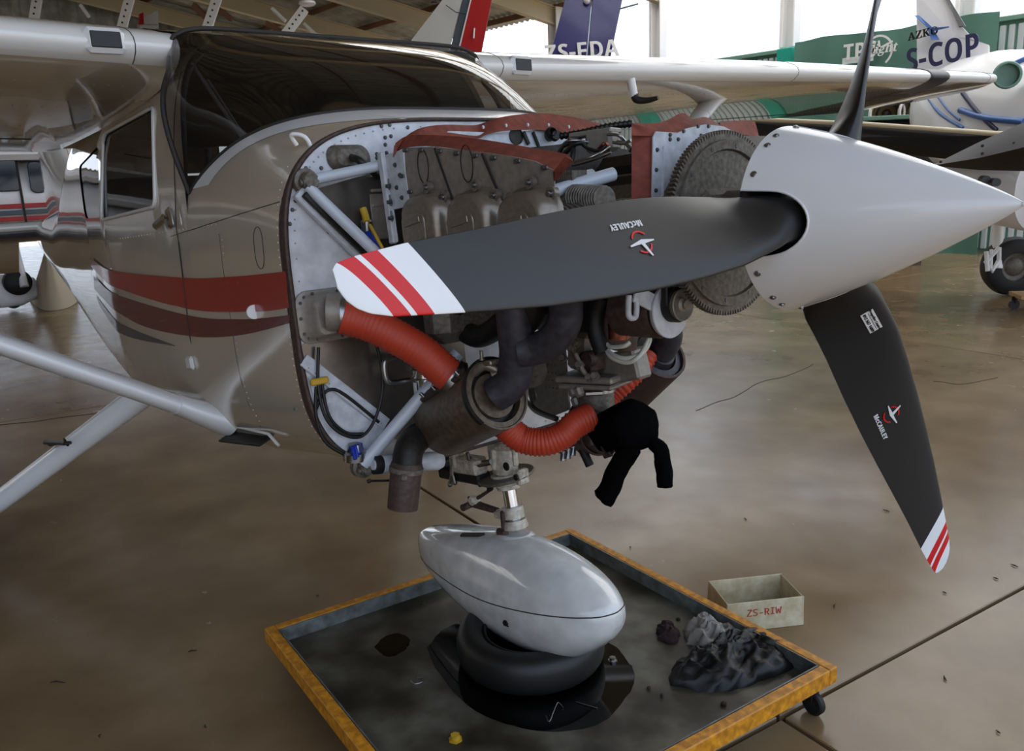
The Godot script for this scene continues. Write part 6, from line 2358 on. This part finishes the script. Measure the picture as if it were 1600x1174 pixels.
	for e in lit:
		s = Sh.new()
		var gp: Vector3 = e[0]
		var dr := Vector3(cos(e[2]), 0, sin(e[2]))
		s.tube([gp - dr * e[1] * 0.7, gp + dr * e[1] * 0.2 + Vector3(0, 0.002, 0) + dr.cross(Vector3.UP) * 0.003, gp + dr * e[1] * 0.7], [0.001, 0.0026, 0.001], 6)
		single("leaf_scrap", s, M.dust, "small dry leaf scrap lying on the hangar floor", "litter", "dry scraps scattered on the floor")

# ------------------------------------------------------------------ other aircraft
func slab(front: Array, back: Vector3, m: Material, called: String, parent: Node3D, label := "") -> MeshInstance3D:
	# a solid with one face outlined by «front», swept by «back»
	var s := Sh.new()
	var n: Vector3 = ((front[1] - front[0]) as Vector3).cross(front[2] - front[0]).normalized()
	if n.dot(back) > 0:
		n = -n
	var bevel := []
	var c := Vector3.ZERO
	for p in front:
		c += p
	c /= front.size()
	var rows := [PackedVector3Array(), PackedVector3Array(), PackedVector3Array(), PackedVector3Array()]
	for p in front:
		rows[0].append(c.lerp(p, 0.985))
		rows[1].append(p + back * 0.15)
		rows[2].append(p + back * 0.85)
		rows[3].append(c.lerp(p, 0.985) + back)
	s.grid(rows, true, false)
	s.fan(rows[0])
	s.fan(rows[3], true)
	return part(called, s, m, parent, label)


func body_of(rings: Array, n: Vector3, m: Material, called: String, parent: Node3D) -> MeshInstance3D:
	# round body: [centre, half height, half width] along axis n
	var s := Sh.new()
	var side := n.cross(Vector3.UP).normalized()
	var rows := []
	for e in rings:
		var ring := PackedVector3Array()
		for j in 36:
			var a := TAU * j / 36
			ring.append(e[0] + Vector3.UP * e[1] * signf(sin(a)) * pow(absf(sin(a)), 0.85) + side * e[2] * signf(cos(a)) * pow(absf(cos(a)), 0.85))
		rows.append(ring)
	s.loft(rows)
	return part(called, s, m, parent)


func make_background_planes():
	var s := Sh.new()
	# ---- white aeroplane beyond the tail, with red and grey stripes
	var wp := thing("parked_airplane", "white parked aeroplane with red and grey stripes beyond the tail", "airplane")
	var rows := []
	for e in [[-2.6, 0.25, 1.45], [-2.0, 0.34, 1.38], [-1.2, 0.42, 1.35], [-0.2, 0.46, 1.34], [1.5, 0.48, 1.34], [3.4, 0.46, 1.34]]:
		rows.append([Vector3(-10.2, e[2], e[0]), e[1], 0.6])
	body_of(rows, Vector3.BACK, M.bright_white, "fuselage", wp)
	var sy := [Vector3(-9.585, 1.257, -0.63), Vector3(-9.585, 1.185, -0.619), Vector3(-9.585, 1.113, -0.608)]
	for k in 3:
		s = Sh.new()
		s.box(Vector3(-9.585, sy[k].y, 0.4), Vector3(0.02, 0.05, 4.2), Basis(), 0.003)
		part("stripe", s, M.fin_slate if k == 1 else M.fin_red, wp)
	for e in [[Vector3(-9.585, 1.604, -0.554), 0.26], [Vector3(-9.585, 1.572, -0.858), 0.16]]:
		s = Sh.new()
		pillow(s, rounded_outline(e[1], 0.36, 0.06, 0.06), Transform3D(Basis(Vector3(0, 0, -1), Vector3.UP, Vector3.RIGHT), e[0] + Vector3(-0.005, 0, 0)), [[0, 0], [0.012, 0.0], [0.015, 0.01]])
		part("cabin_window", s, M.window_dark, wp)
	s = Sh.new()
	s.box(Vector3(-9.58, 1.413, -0.673), Vector3(0.02, 0.75, 0.025), Basis(), 0.004)
	part("door_gap", s, M.seam, wp)
	s = Sh.new()
	var wy: Vector3 = Vector3(-9.6, 1.835, -0.657)
	s.box(Vector3(-10.1, wy.y, 2.0), Vector3(1.5, 0.14, 7.0), Basis(), 0.06)
	part("wing", s, M.bright_white, wp)
	for z in [-0.6, 0.6]:
		s = Sh.new()
		s.tube([Vector3(-10.1, 0.75, z), Vector3(-9.9, 0.3, z)], 0.05, 10)
		part("gear_leg", s, M.bright_white, wp)
	# wheel fairing with tyre, near the doorway light
	var sp := Vector3(-10.246, 0, -0.504)
	s = Sh.new()
	var rr := []
	for e in [[-0.5, 0.03], [-0.4, 0.13], [-0.15, 0.2], [0.1, 0.2], [0.3, 0.13], [0.36, 0.04]]:
		rr.append([sp + Vector3(0, 0.24, -e[0] * 0.9), e[1], e[1] * 0.8])
	body_of(rr, Vector3.BACK, M.bright_white, "wheel_spat", wp)
	s = Sh.new()
	s.lathe(Vector3(-10.003, 0.354, -0.548), Vector3.RIGHT, [[-0.09, 0.0], [-0.09, 0.1], [-0.05, 0.155], [0.05, 0.155], [0.09, 0.1], [0.09, 0.0]], 24)
	s.lathe(sp + Vector3(0, 0.12, 0.0), Vector3.RIGHT, [[-0.06, 0.0], [-0.06, 0.1], [0.06, 0.1], [0.06, 0.0]], 20)
	part("wheel", s, M.black_rubber, wp)
	# cloth cover on the floor
	s = Sh.new()
	var apex: Vector3 = Vector3(-9.063, 0.83, -0.736)
	var base := [Vector3(-11.017, 0, -0.826), Vector3(-9.767, 0, -0.746), Vector3(-9.84, 0, -1.049), Vector3(-10.975, 0, -1.414), Vector3(-11.903, 0, -1.281)]
	var rim := smooth_path(base + [base[0]], 6)
	var g := []
	for i in 9:
		var t := i / 8.0
		var row := PackedVector3Array()
		for j in rim.size():
			var p: Vector3 = apex.lerp(rim[j], pow(t, 1.4) * 0.25 + t * 0.75)
			p.y = lerpf(apex.y, 0.004, t) + 0.05 * sin(j * 1.7) * t * (1 - t)
			row.append(p)
		g.append(row)
	s.grid(g)
	single("cloth_cover", s, M.cloth_cream, "cream cloth cover draped in a peak under the tail", "cover")
	# ---- white fin with slate and red bands, above the cabin roof
	var f1 := thing("tail_fin", "white tail fin with slate and red bands above the cabin roof", "tail fin")
	slab([Vector3(-8.088, 2.869, -4.953), Vector3(-8.03, 3.096, -5.109), Vector3(-7.812, 3.703, -5.604), Vector3(-7.674, 3.695, -5.768), Vector3(-7.684, 2.845, -5.432)], Vector3(-0.12, 0, -0.08), M.fin_grey, "fin_panel", f1)
	slab([Vector3(-7.67, 2.844, -5.432), Vector3(-7.665, 3.693, -5.761), Vector3(-7.602, 3.689, -5.837), Vector3(-7.601, 2.84, -5.514)], Vector3(-0.12, 0, -0.08), M.fin_slate, "slate_band", f1)
	slab([Vector3(-7.585, 2.838, -5.517), Vector3(-7.588, 3.686, -5.836), Vector3(-7.418, 3.677, -6.038), Vector3(-7.391, 2.827, -5.747)], Vector3(-0.1, 0, -0.07), M.fin_red, "red_rudder", f1)
	slab([Vector3(-7.587, 2.838, -5.498), Vector3(-7.587, 3.685, -5.82), Vector3(-7.577, 3.684, -5.833), Vector3(-7.574, 2.837, -5.514)], Vector3(-0.1, 0, -0.07), M.label_white, "white_edge", f1)
	s = Sh.new()
	s.tube([Vector3(-7.904, 3.585, -5.399), Vector3(-7.862, 3.582, -5.449)], 0.012, 6)
	s.tube([Vector3(-7.776, 3.537, -5.536), Vector3(-7.682, 3.445, -5.614), Vector3(-7.594, 3.416, -5.71)], 0.006, 6)
	part("fin_joint", s, M.seam, f1)
	s = Sh.new()
	s.tube([Vector3(-7.48, 3.233, -5.746), Vector3(-7.464, 3.106, -5.716)], 0.012, 6)
	part("trim_mark", s, M.label_white, f1)
	body_of([[Vector3(-8.272, 2.457, -5.219), 0.25, 0.25], [Vector3(-7.283, 2.385, -5.742), 0.2, 0.2]], Vector3(0.6, 0, -0.76), M.bright_white, "tail_boom", f1)
	# ---- navy fin with lettering
	var f2 := thing("tail_fin", "navy blue tail fin with white registration letters behind the far wing", "tail fin")
	slab([Vector3(-7.657, 2.833, -7.076), Vector3(-7.617, 3.047, -7.206), Vector3(-7.602, 3.844, -7.527), Vector3(-7.37, 3.83, -7.802), Vector3(-7.268, 2.811, -7.537)], Vector3(-0.12, 0, -0.1), M.navy_paint, "fin_panel", f2)
	slab([Vector3(-7.262, 2.81, -7.544), Vector3(-7.361, 3.83, -7.812), Vector3(-7.086, 3.814, -8.139), Vector3(-7.06, 2.799, -7.785)], Vector3(-0.1, 0, -0.08), M.navy_paint, "rudder", f2)
	var o: Vector3 = Vector3(-7.314, 3.019, -7.512)
	var ex: Vector3 = (Vector3(-7.127, 3.103, -7.77) - Vector3(-7.58, 3.069, -7.209)).normalized()
	var nrm: Vector3 = ((Vector3(-7.37, 3.83, -7.802) - Vector3(-7.268, 2.811, -7.537)) as Vector3)
	var ez := ex.cross(nrm).normalized()
	words("registration", "ZS-FDA", 0.235, Transform3D(Basis(ex, ez.cross(ex), ez), o + ez * 0.03), M.label_white, f2, "Droid Sans", true, 0.01)
	s = Sh.new()
	s.ball(Vector3(-7.373, 3.712, -7.688), 0.05, 10)
	part("white_dot", s, M.label_white, f2)
	s = Sh.new()
	s.tube([Vector3(-7.09, 3.589, -8.049), Vector3(-6.933, 3.649, -8.262)], 0.012, 6)
	part("trailing_rod", s, M.fin_slate, f2)
	body_of([[Vector3(-7.923, 2.294, -7.195), 0.3, 0.3], [Vector3(-6.872, 2.311, -7.826), 0.22, 0.22]], Vector3(0.6, 0, -0.76), M.navy_paint, "tail_boom", f2)
	# ---- tiny fin far behind the near wing
	var f3 := thing("tail_fin", "tiny white tail fin with red tip far behind the near wing", "tail fin")
	slab([Vector3(-15.759, 4.353, -4.313), Vector3(-15.764, 4.48, -4.355), Vector3(-15.6, 4.598, -4.599), Vector3(-15.554, 4.341, -4.556)], Vector3(-0.08, 0, 0), M.fin_grey, "fin_panel", f3)
	slab([Vector3(-15.673, 4.336, -4.249), Vector3(-15.697, 4.533, -4.295), Vector3(-15.662, 4.553, -4.345), Vector3(-15.619, 4.333, -4.313)], Vector3(-0.08, 0, 0), M.fin_red, "beacon_tip", f3)
	slab([Vector3(-15.253, 0.418, -3.59), Vector3(-15.896, 4.396, -4.326), Vector3(-15.662, 4.382, -4.603), Vector3(-15.019, 0.405, -3.867)], Vector3(-0.15, 0, 0), M.fin_grey, "tail_boom", f3)
	# ---- twin at the right
	var tw := thing("parked_airplane", "white twin-engine aeroplane with blue stripes and dark registration at the right", "airplane")
	slab([Vector3(-2.916, 2.074, -8.322), Vector3(-3.104, 3.184, -8.517), Vector3(-2.828, 3.137, -8.51), Vector3(-2.68, 2.969, -8.464), Vector3(-2.535, 2.752, -8.396), Vector3(-2.378, 2.59, -8.362), Vector3(-2.226, 2.52, -8.358), Vector3(-2.143, 2.007, -8.263)], Vector3(-0.05, 0, -0.16), M.bright_white, "tail_fin", tw)
	slab([Vector3(-2.825, 3.147, -8.486), Vector3(-2.794, 3.145, -8.523), Vector3(-2.657, 2.965, -8.457), Vector3(-2.494, 2.746, -8.394), Vector3(-2.536, 2.735, -8.34), Vector3(-2.684, 2.966, -8.426)], Vector3(-0.03, 0, -0.1), M.boot_black, "deicing_boot", tw)
	var ra: Vector3 = Vector3(-2.894, 2.458, -8.334)
	var rb: Vector3 = Vector3(-2.434, 2.507, -8.327)
	var rx := (rb - ra).normalized()
	var rz := rx.cross(Vector3.UP).normalized()
	words("registration", "S-COP", 0.25, Transform3D(Basis(rx * 0.82, rz.cross(rx), rz), ra.lerp(rb, 0.5) + rz * 0.05), M.navy_stripe, tw, "Droid Sans", true, 0.01)
	slab([Vector3(-3.048, 2.93, -8.408), Vector3(-3.006, 2.925, -8.424), Vector3(-2.832, 2.779, -8.369), Vector3(-2.732, 2.635, -8.354), Vector3(-2.805, 2.642, -8.318), Vector3(-2.856, 2.763, -8.366)], Vector3(-0.01, 0, -0.02), M.blue_stripe, "fin_emblem", tw)
	words("fin_text", "AZKO", 0.085, Transform3D(Basis(rx, rz.cross(rx), rz), Vector3(-2.914, 2.721, -8.409) + rz * 0.06), M.wire_black, tw, "Droid Serif", true, 0.01)
	slab([Vector3(-2.809, 2.759, -8.308), Vector3(-2.616, 2.75, -8.296), Vector3(-2.614, 2.737, -8.294), Vector3(-2.783, 2.731, -8.33)], Vector3(-0.01, 0, -0.02), M.blue_stripe, "fin_emblem", tw)
	slab([Vector3(-2.457, 2.386, -8.269), Vector3(-2.436, 2.385, -8.295), Vector3(-2.353, 2.306, -8.283), Vector3(-2.374, 2.3, -8.257)], Vector3(-0.02, 0, -0.05), M.navy_stripe, "stripe", tw)
	var fa: Vector3 = Vector3(-2.96, 1.945, -8.543)
	var fb: Vector3 = Vector3(-1, 1.623, -7.561)
	var fx := (fb - fa).normalized()
	var tr := []
	for e in [[0.0, 0.15], [0.08, 0.32], [0.2, 0.48], [0.35, 0.6], [0.55, 0.7], [0.8, 0.74], [1.0, 0.74], [1.5, 0.7], [1.8, 0.5], [1.95, 0.2]]:
		tr.append([fa.lerp(fb, e[0]) + Vector3(0, -0.1 * e[0], 0), e[1], e[1] * 0.9])
	body_of(tr, fx, M.bright_white, "fuselage", tw)
	for e in [[[Vector3(-2.564, 2.032, -7.806), Vector3(-2.297, 1.834, -7.547), Vector3(-1.976, 1.68, -7.326)], 0.018, "blue_stripe"], [[Vector3(-2.391, 2.014, -7.655), Vector3(-2.19, 1.861, -7.468), Vector3(-2.025, 1.754, -7.358)], 0.012, "blue_stripe"], [[Vector3(-2.05, 2.01, -7.422), Vector3(-1.804, 1.796, -7.237), Vector3(-1.584, 1.634, -7.108)], 0.022, "navy_stripe"], [[Vector3(-2.04, 1.849, -7.375), Vector3(-1.726, 1.756, -7.189), Vector3(-1.322, 1.695, -6.986)], 0.03, "blue_stripe"], [[Vector3(-1.635, 2.195, -7.349), Vector3(-1.564, 2.233, -7.367), Vector3(-1.489, 2.263, -7.387)], 0.022, "blue_stripe"]]:
		s = Sh.new()
		var path := smooth_path(e[0], 6)
		s.tube(path, e[1], 8)
		part("stripe", s, M[e[2]], tw)
	s = Sh.new()
	s.lathe(Vector3(-1.544, 2.104, -7.087), Vector3(0.5, 0.0, 0.85), [[0.0, 0.1], [0.06, 0.12], [0.08, 0.11], [0.08, 0.095], [0.02, 0.09], [0.02, 0.0]], 24)
	part("intake", s, M.sheet_green, tw)
	# dark low wing in front of it and the booted tip
	slab([Vector3(-4.171, 1.914, -6.42), Vector3(-2.608, 1.752, -6.634), Vector3(-1.194, 1.572, -6.661), Vector3(-1.152, 1.309, -6.613), Vector3(-2.266, 1.465, -6.616), Vector3(-4.148, 1.773, -6.394)], Vector3(-0.35, 0.02, -0.5), M.boot_black, "low_wing", tw, "dark low wing")
	s = Sh.new()
	s.tube([Vector3(-4.139, 1.911, -6.377), Vector3(-2.582, 1.75, -6.584), Vector3(-1.174, 1.571, -6.605)], 0.022, 8)
	part("leading_edge", s, M.cream_paint, tw)
	s = Sh.new()
	var tip: Vector3 = Vector3(-1.376, 1.363, -5.393)
	var u0: Vector3 = Vector3(-0.674, 1.677, -5.392)
	var u1: Vector3 = Vector3(-0.584, 1.489, -5.187)
	var u2: Vector3 = Vector3(-0.614, 1.306, -5.323)
	var m0: Vector3 = Vector3(-1.033, 1.525, -5.384)
	var m1: Vector3 = Vector3(-0.971, 1.411, -5.254)
	var m2: Vector3 = Vector3(-1.001, 1.323, -5.346)
	s.grid([PackedVector3Array([tip, tip, tip]), PackedVector3Array([m0, m0.lerp(m1, 0.5), m1]), PackedVector3Array([u0, u0.lerp(u1, 0.5), u1])])
	part("tip_upper", s, M.boot_black_lit, tw)  # upper facet coloured as lit, lower one left black
	s = Sh.new()
	s.grid([PackedVector3Array([tip, tip, tip]), PackedVector3Array([m1, m1.lerp(m2, 0.5), m2]), PackedVector3Array([u1, u1.lerp(u2, 0.5), u2])])
	var back := Vector3(-0.2, 0.05, -0.3)
	s.grid([PackedVector3Array([tip, tip, tip]), PackedVector3Array([m2, m2.lerp(m0, 0.5) + back * 0.5, m0]), PackedVector3Array([u2, u2.lerp(u0, 0.5) + back, u0])])
	part("tip_lower", s, M.boot_black, tw)
	s = Sh.new()
	for p in [Vector3(-0.97, 1.496, -5.288), Vector3(-0.953, 1.441, -5.256), Vector3(-0.749, 1.504, -5.268), Vector3(-1.286, 1.391, -5.35)]:
		s.dome(p, Vector3(0.6, 0, 0.7), 0.012, 8)
	part("tip_screw", s, M.seam, tw)
	s = Sh.new()
	for p in [Vector3(-1.39, 1.219, -6.451), Vector3(-1.289, 1.198, -6.404)]:
		s.lathe(p, Vector3(0.55, 0, 0.8), [[-0.1, 0.0], [-0.1, 0.035], [0.05, 0.035], [0.05, 0.0]], 14)
	part("porthole", s, M.boot_black, tw)
	body_of([[Vector3(-2.339, 1.08, -7.35), 0.12, 0.1], [Vector3(-1.755, 1.147, -7.113), 0.3, 0.3], [Vector3(-1.056, 1.092, -6.969), 0.36, 0.36]], fx, M.bright_white, "engine_nacelle", tw)
	# main wheel with its torque link
	var mw: Vector3 = Vector3(-1.701, 0, -8.083)
	s = Sh.new()
	var wc := mw + Vector3(0, 0.3, 0)
	var wax := Vector3(0.72, 0, 0.69)
	s.lathe(wc, wax, [[-0.1, 0.14], [-0.11, 0.22], [-0.08, 0.28], [0.0, 0.3], [0.08, 0.28], [0.11, 0.22], [0.1, 0.14]], 32)
	part("main_wheel_tire", s, M.black_rubber, tw)
	s = Sh.new()
	s.lathe(wc, wax, [[-0.09, 0.0], [-0.09, 0.15], [0.07, 0.15], [0.06, 0.1], [0.09, 0.06], [0.09, 0.0]], 24)
	part("wheel_hub", s, M.cast_metal, tw)
	s = Sh.new()
	s.tube([Vector3(-1.825, 0.473, -7.74), Vector3(-1.785, 0.278, -7.714)], 0.022, 8)
	s.tube([Vector3(-1.795, 0.49, -7.783), Vector3(-1.769, 0.302, -7.743)], 0.018, 8)
	s.tube([Vector3(-1.748, 0.506, -7.846), Vector3(-1.812, 0.366, -7.716), Vector3(-1.756, 0.276, -7.749), Vector3(-1.729, 0.386, -7.824), Vector3(-1.748, 0.506, -7.846)], 0.022, 8)
	s.tube([Vector3(-1.841, 0.793, -8.004), Vector3(-1.767, 0.286, -7.9)], 0.05, 10)
	part("torque_link", s, M.post_white, tw)
	# dolly board in front of that wheel
	var dl := thing("dolly", "wooden dolly board on a caster before the twin's wheel", "dolly")
	var dc: Vector3 = Vector3(-1.22, 0, -7.334)
	s = Sh.new()
	s.box(dc + Vector3(0, 0.13, 0), Vector3(0.32, 0.04, 0.3), Basis(Vector3.UP, 0.7), 0.005)
	part("board", s, M.wood, dl)
	for e in [Vector3(-0.1, 0, 0.1), Vector3(0.12, 0, 0.0), Vector3(-0.02, 0, -0.12)]:
		s = Sh.new()
		s.lathe(dc + e + Vector3(-0.02, 0.045, 0), Vector3(0.7, 0, 0.7), [[-0.015, 0.0], [-0.015, 0.045], [0.015, 0.045], [0.015, 0.0]], 16)
		s.box(dc + e + Vector3(-0.02, 0.09, 0), Vector3(0.04, 0.06, 0.04), Basis(), 0.004)
		part("caster", s, M.dark_metal, dl)
	# ---- two jet nacelles and a dark trailer before the far wall
	for e in [[Vector3(-3.923, 1.984, -9.653), "left one of two white engine nacelles with open round mouths"], [Vector3(-3.578, 1.976, -9.745), "right one of two white engine nacelles with open round mouths"]]:
		var nc := thing("engine_nacelle", e[1], "engine nacelle", e[0], 0.0, "white nacelles by the far wall")
		s = Sh.new()
		s.lathe(Vector3.ZERO, Vector3(0.45, 0, 0.85), [[-0.5, 0.2], [-0.3, 0.225], [-0.1, 0.225], [0.0, 0.215], [0.02, 0.2], [0.0, 0.185], [-0.5, 0.17]], 32)
		part("cowl", s, M.bright_white, nc)
		s = Sh.new()
		s.lathe(Vector3.ZERO, Vector3(0.45, 0, 0.85), [[-0.03, 0.18], [-0.4, 0.165], [-0.4, 0.0]], 28)
		part("inner_liner", s, M.cream_liner, nc)
		s = Sh.new()
		for k in 9:
			var a := TAU * k / 9
			s.box(Vector3(-0.1, 0.13 * sin(a), -0.2) + Vector3(0.1 * cos(a), 0, -0.06 * cos(a)), Vector3(0.02, 0.1, 0.02), Basis(Vector3(0.47, 0, 0.88).normalized(), a), 0.0)
		s.lathe(Vector3.ZERO, Vector3(0.45, 0, 0.85), [[-0.35, 0.06], [-0.2, 0.05], [-0.12, 0.0]], 14)
		part("fan", s, M.tailpipe_steel, nc)
		s = Sh.new()
		s.box(Vector3(-0.15, -1.15, -0.3), Vector3(0.3, 1.9, 0.3), Basis(), 0.02)
		part("stand", s, M.dark_wall, nc)
	var tl := thing("trailer", "dark green flat-sided trailer under the white nacelles", "trailer")
	slab([Vector3(-3.773, 1.89, -8.83), Vector3(-3.007, 1.886, -9.271), Vector3(-2.819, 0.781, -9.078), Vector3(-3.597, 0.798, -8.628)], Vector3(-0.06, 0, -0.2), M.boot_black, "side_board", tl)
	s = Sh.new()
	s.bar(Vector3(-3.767, 1.889, -8.757), Vector3(-2.974, 1.883, -9.229), 0.12, 0.05, Vector3.UP, 0.006)
	part("top_edge", s, M.sheet_green, tl)
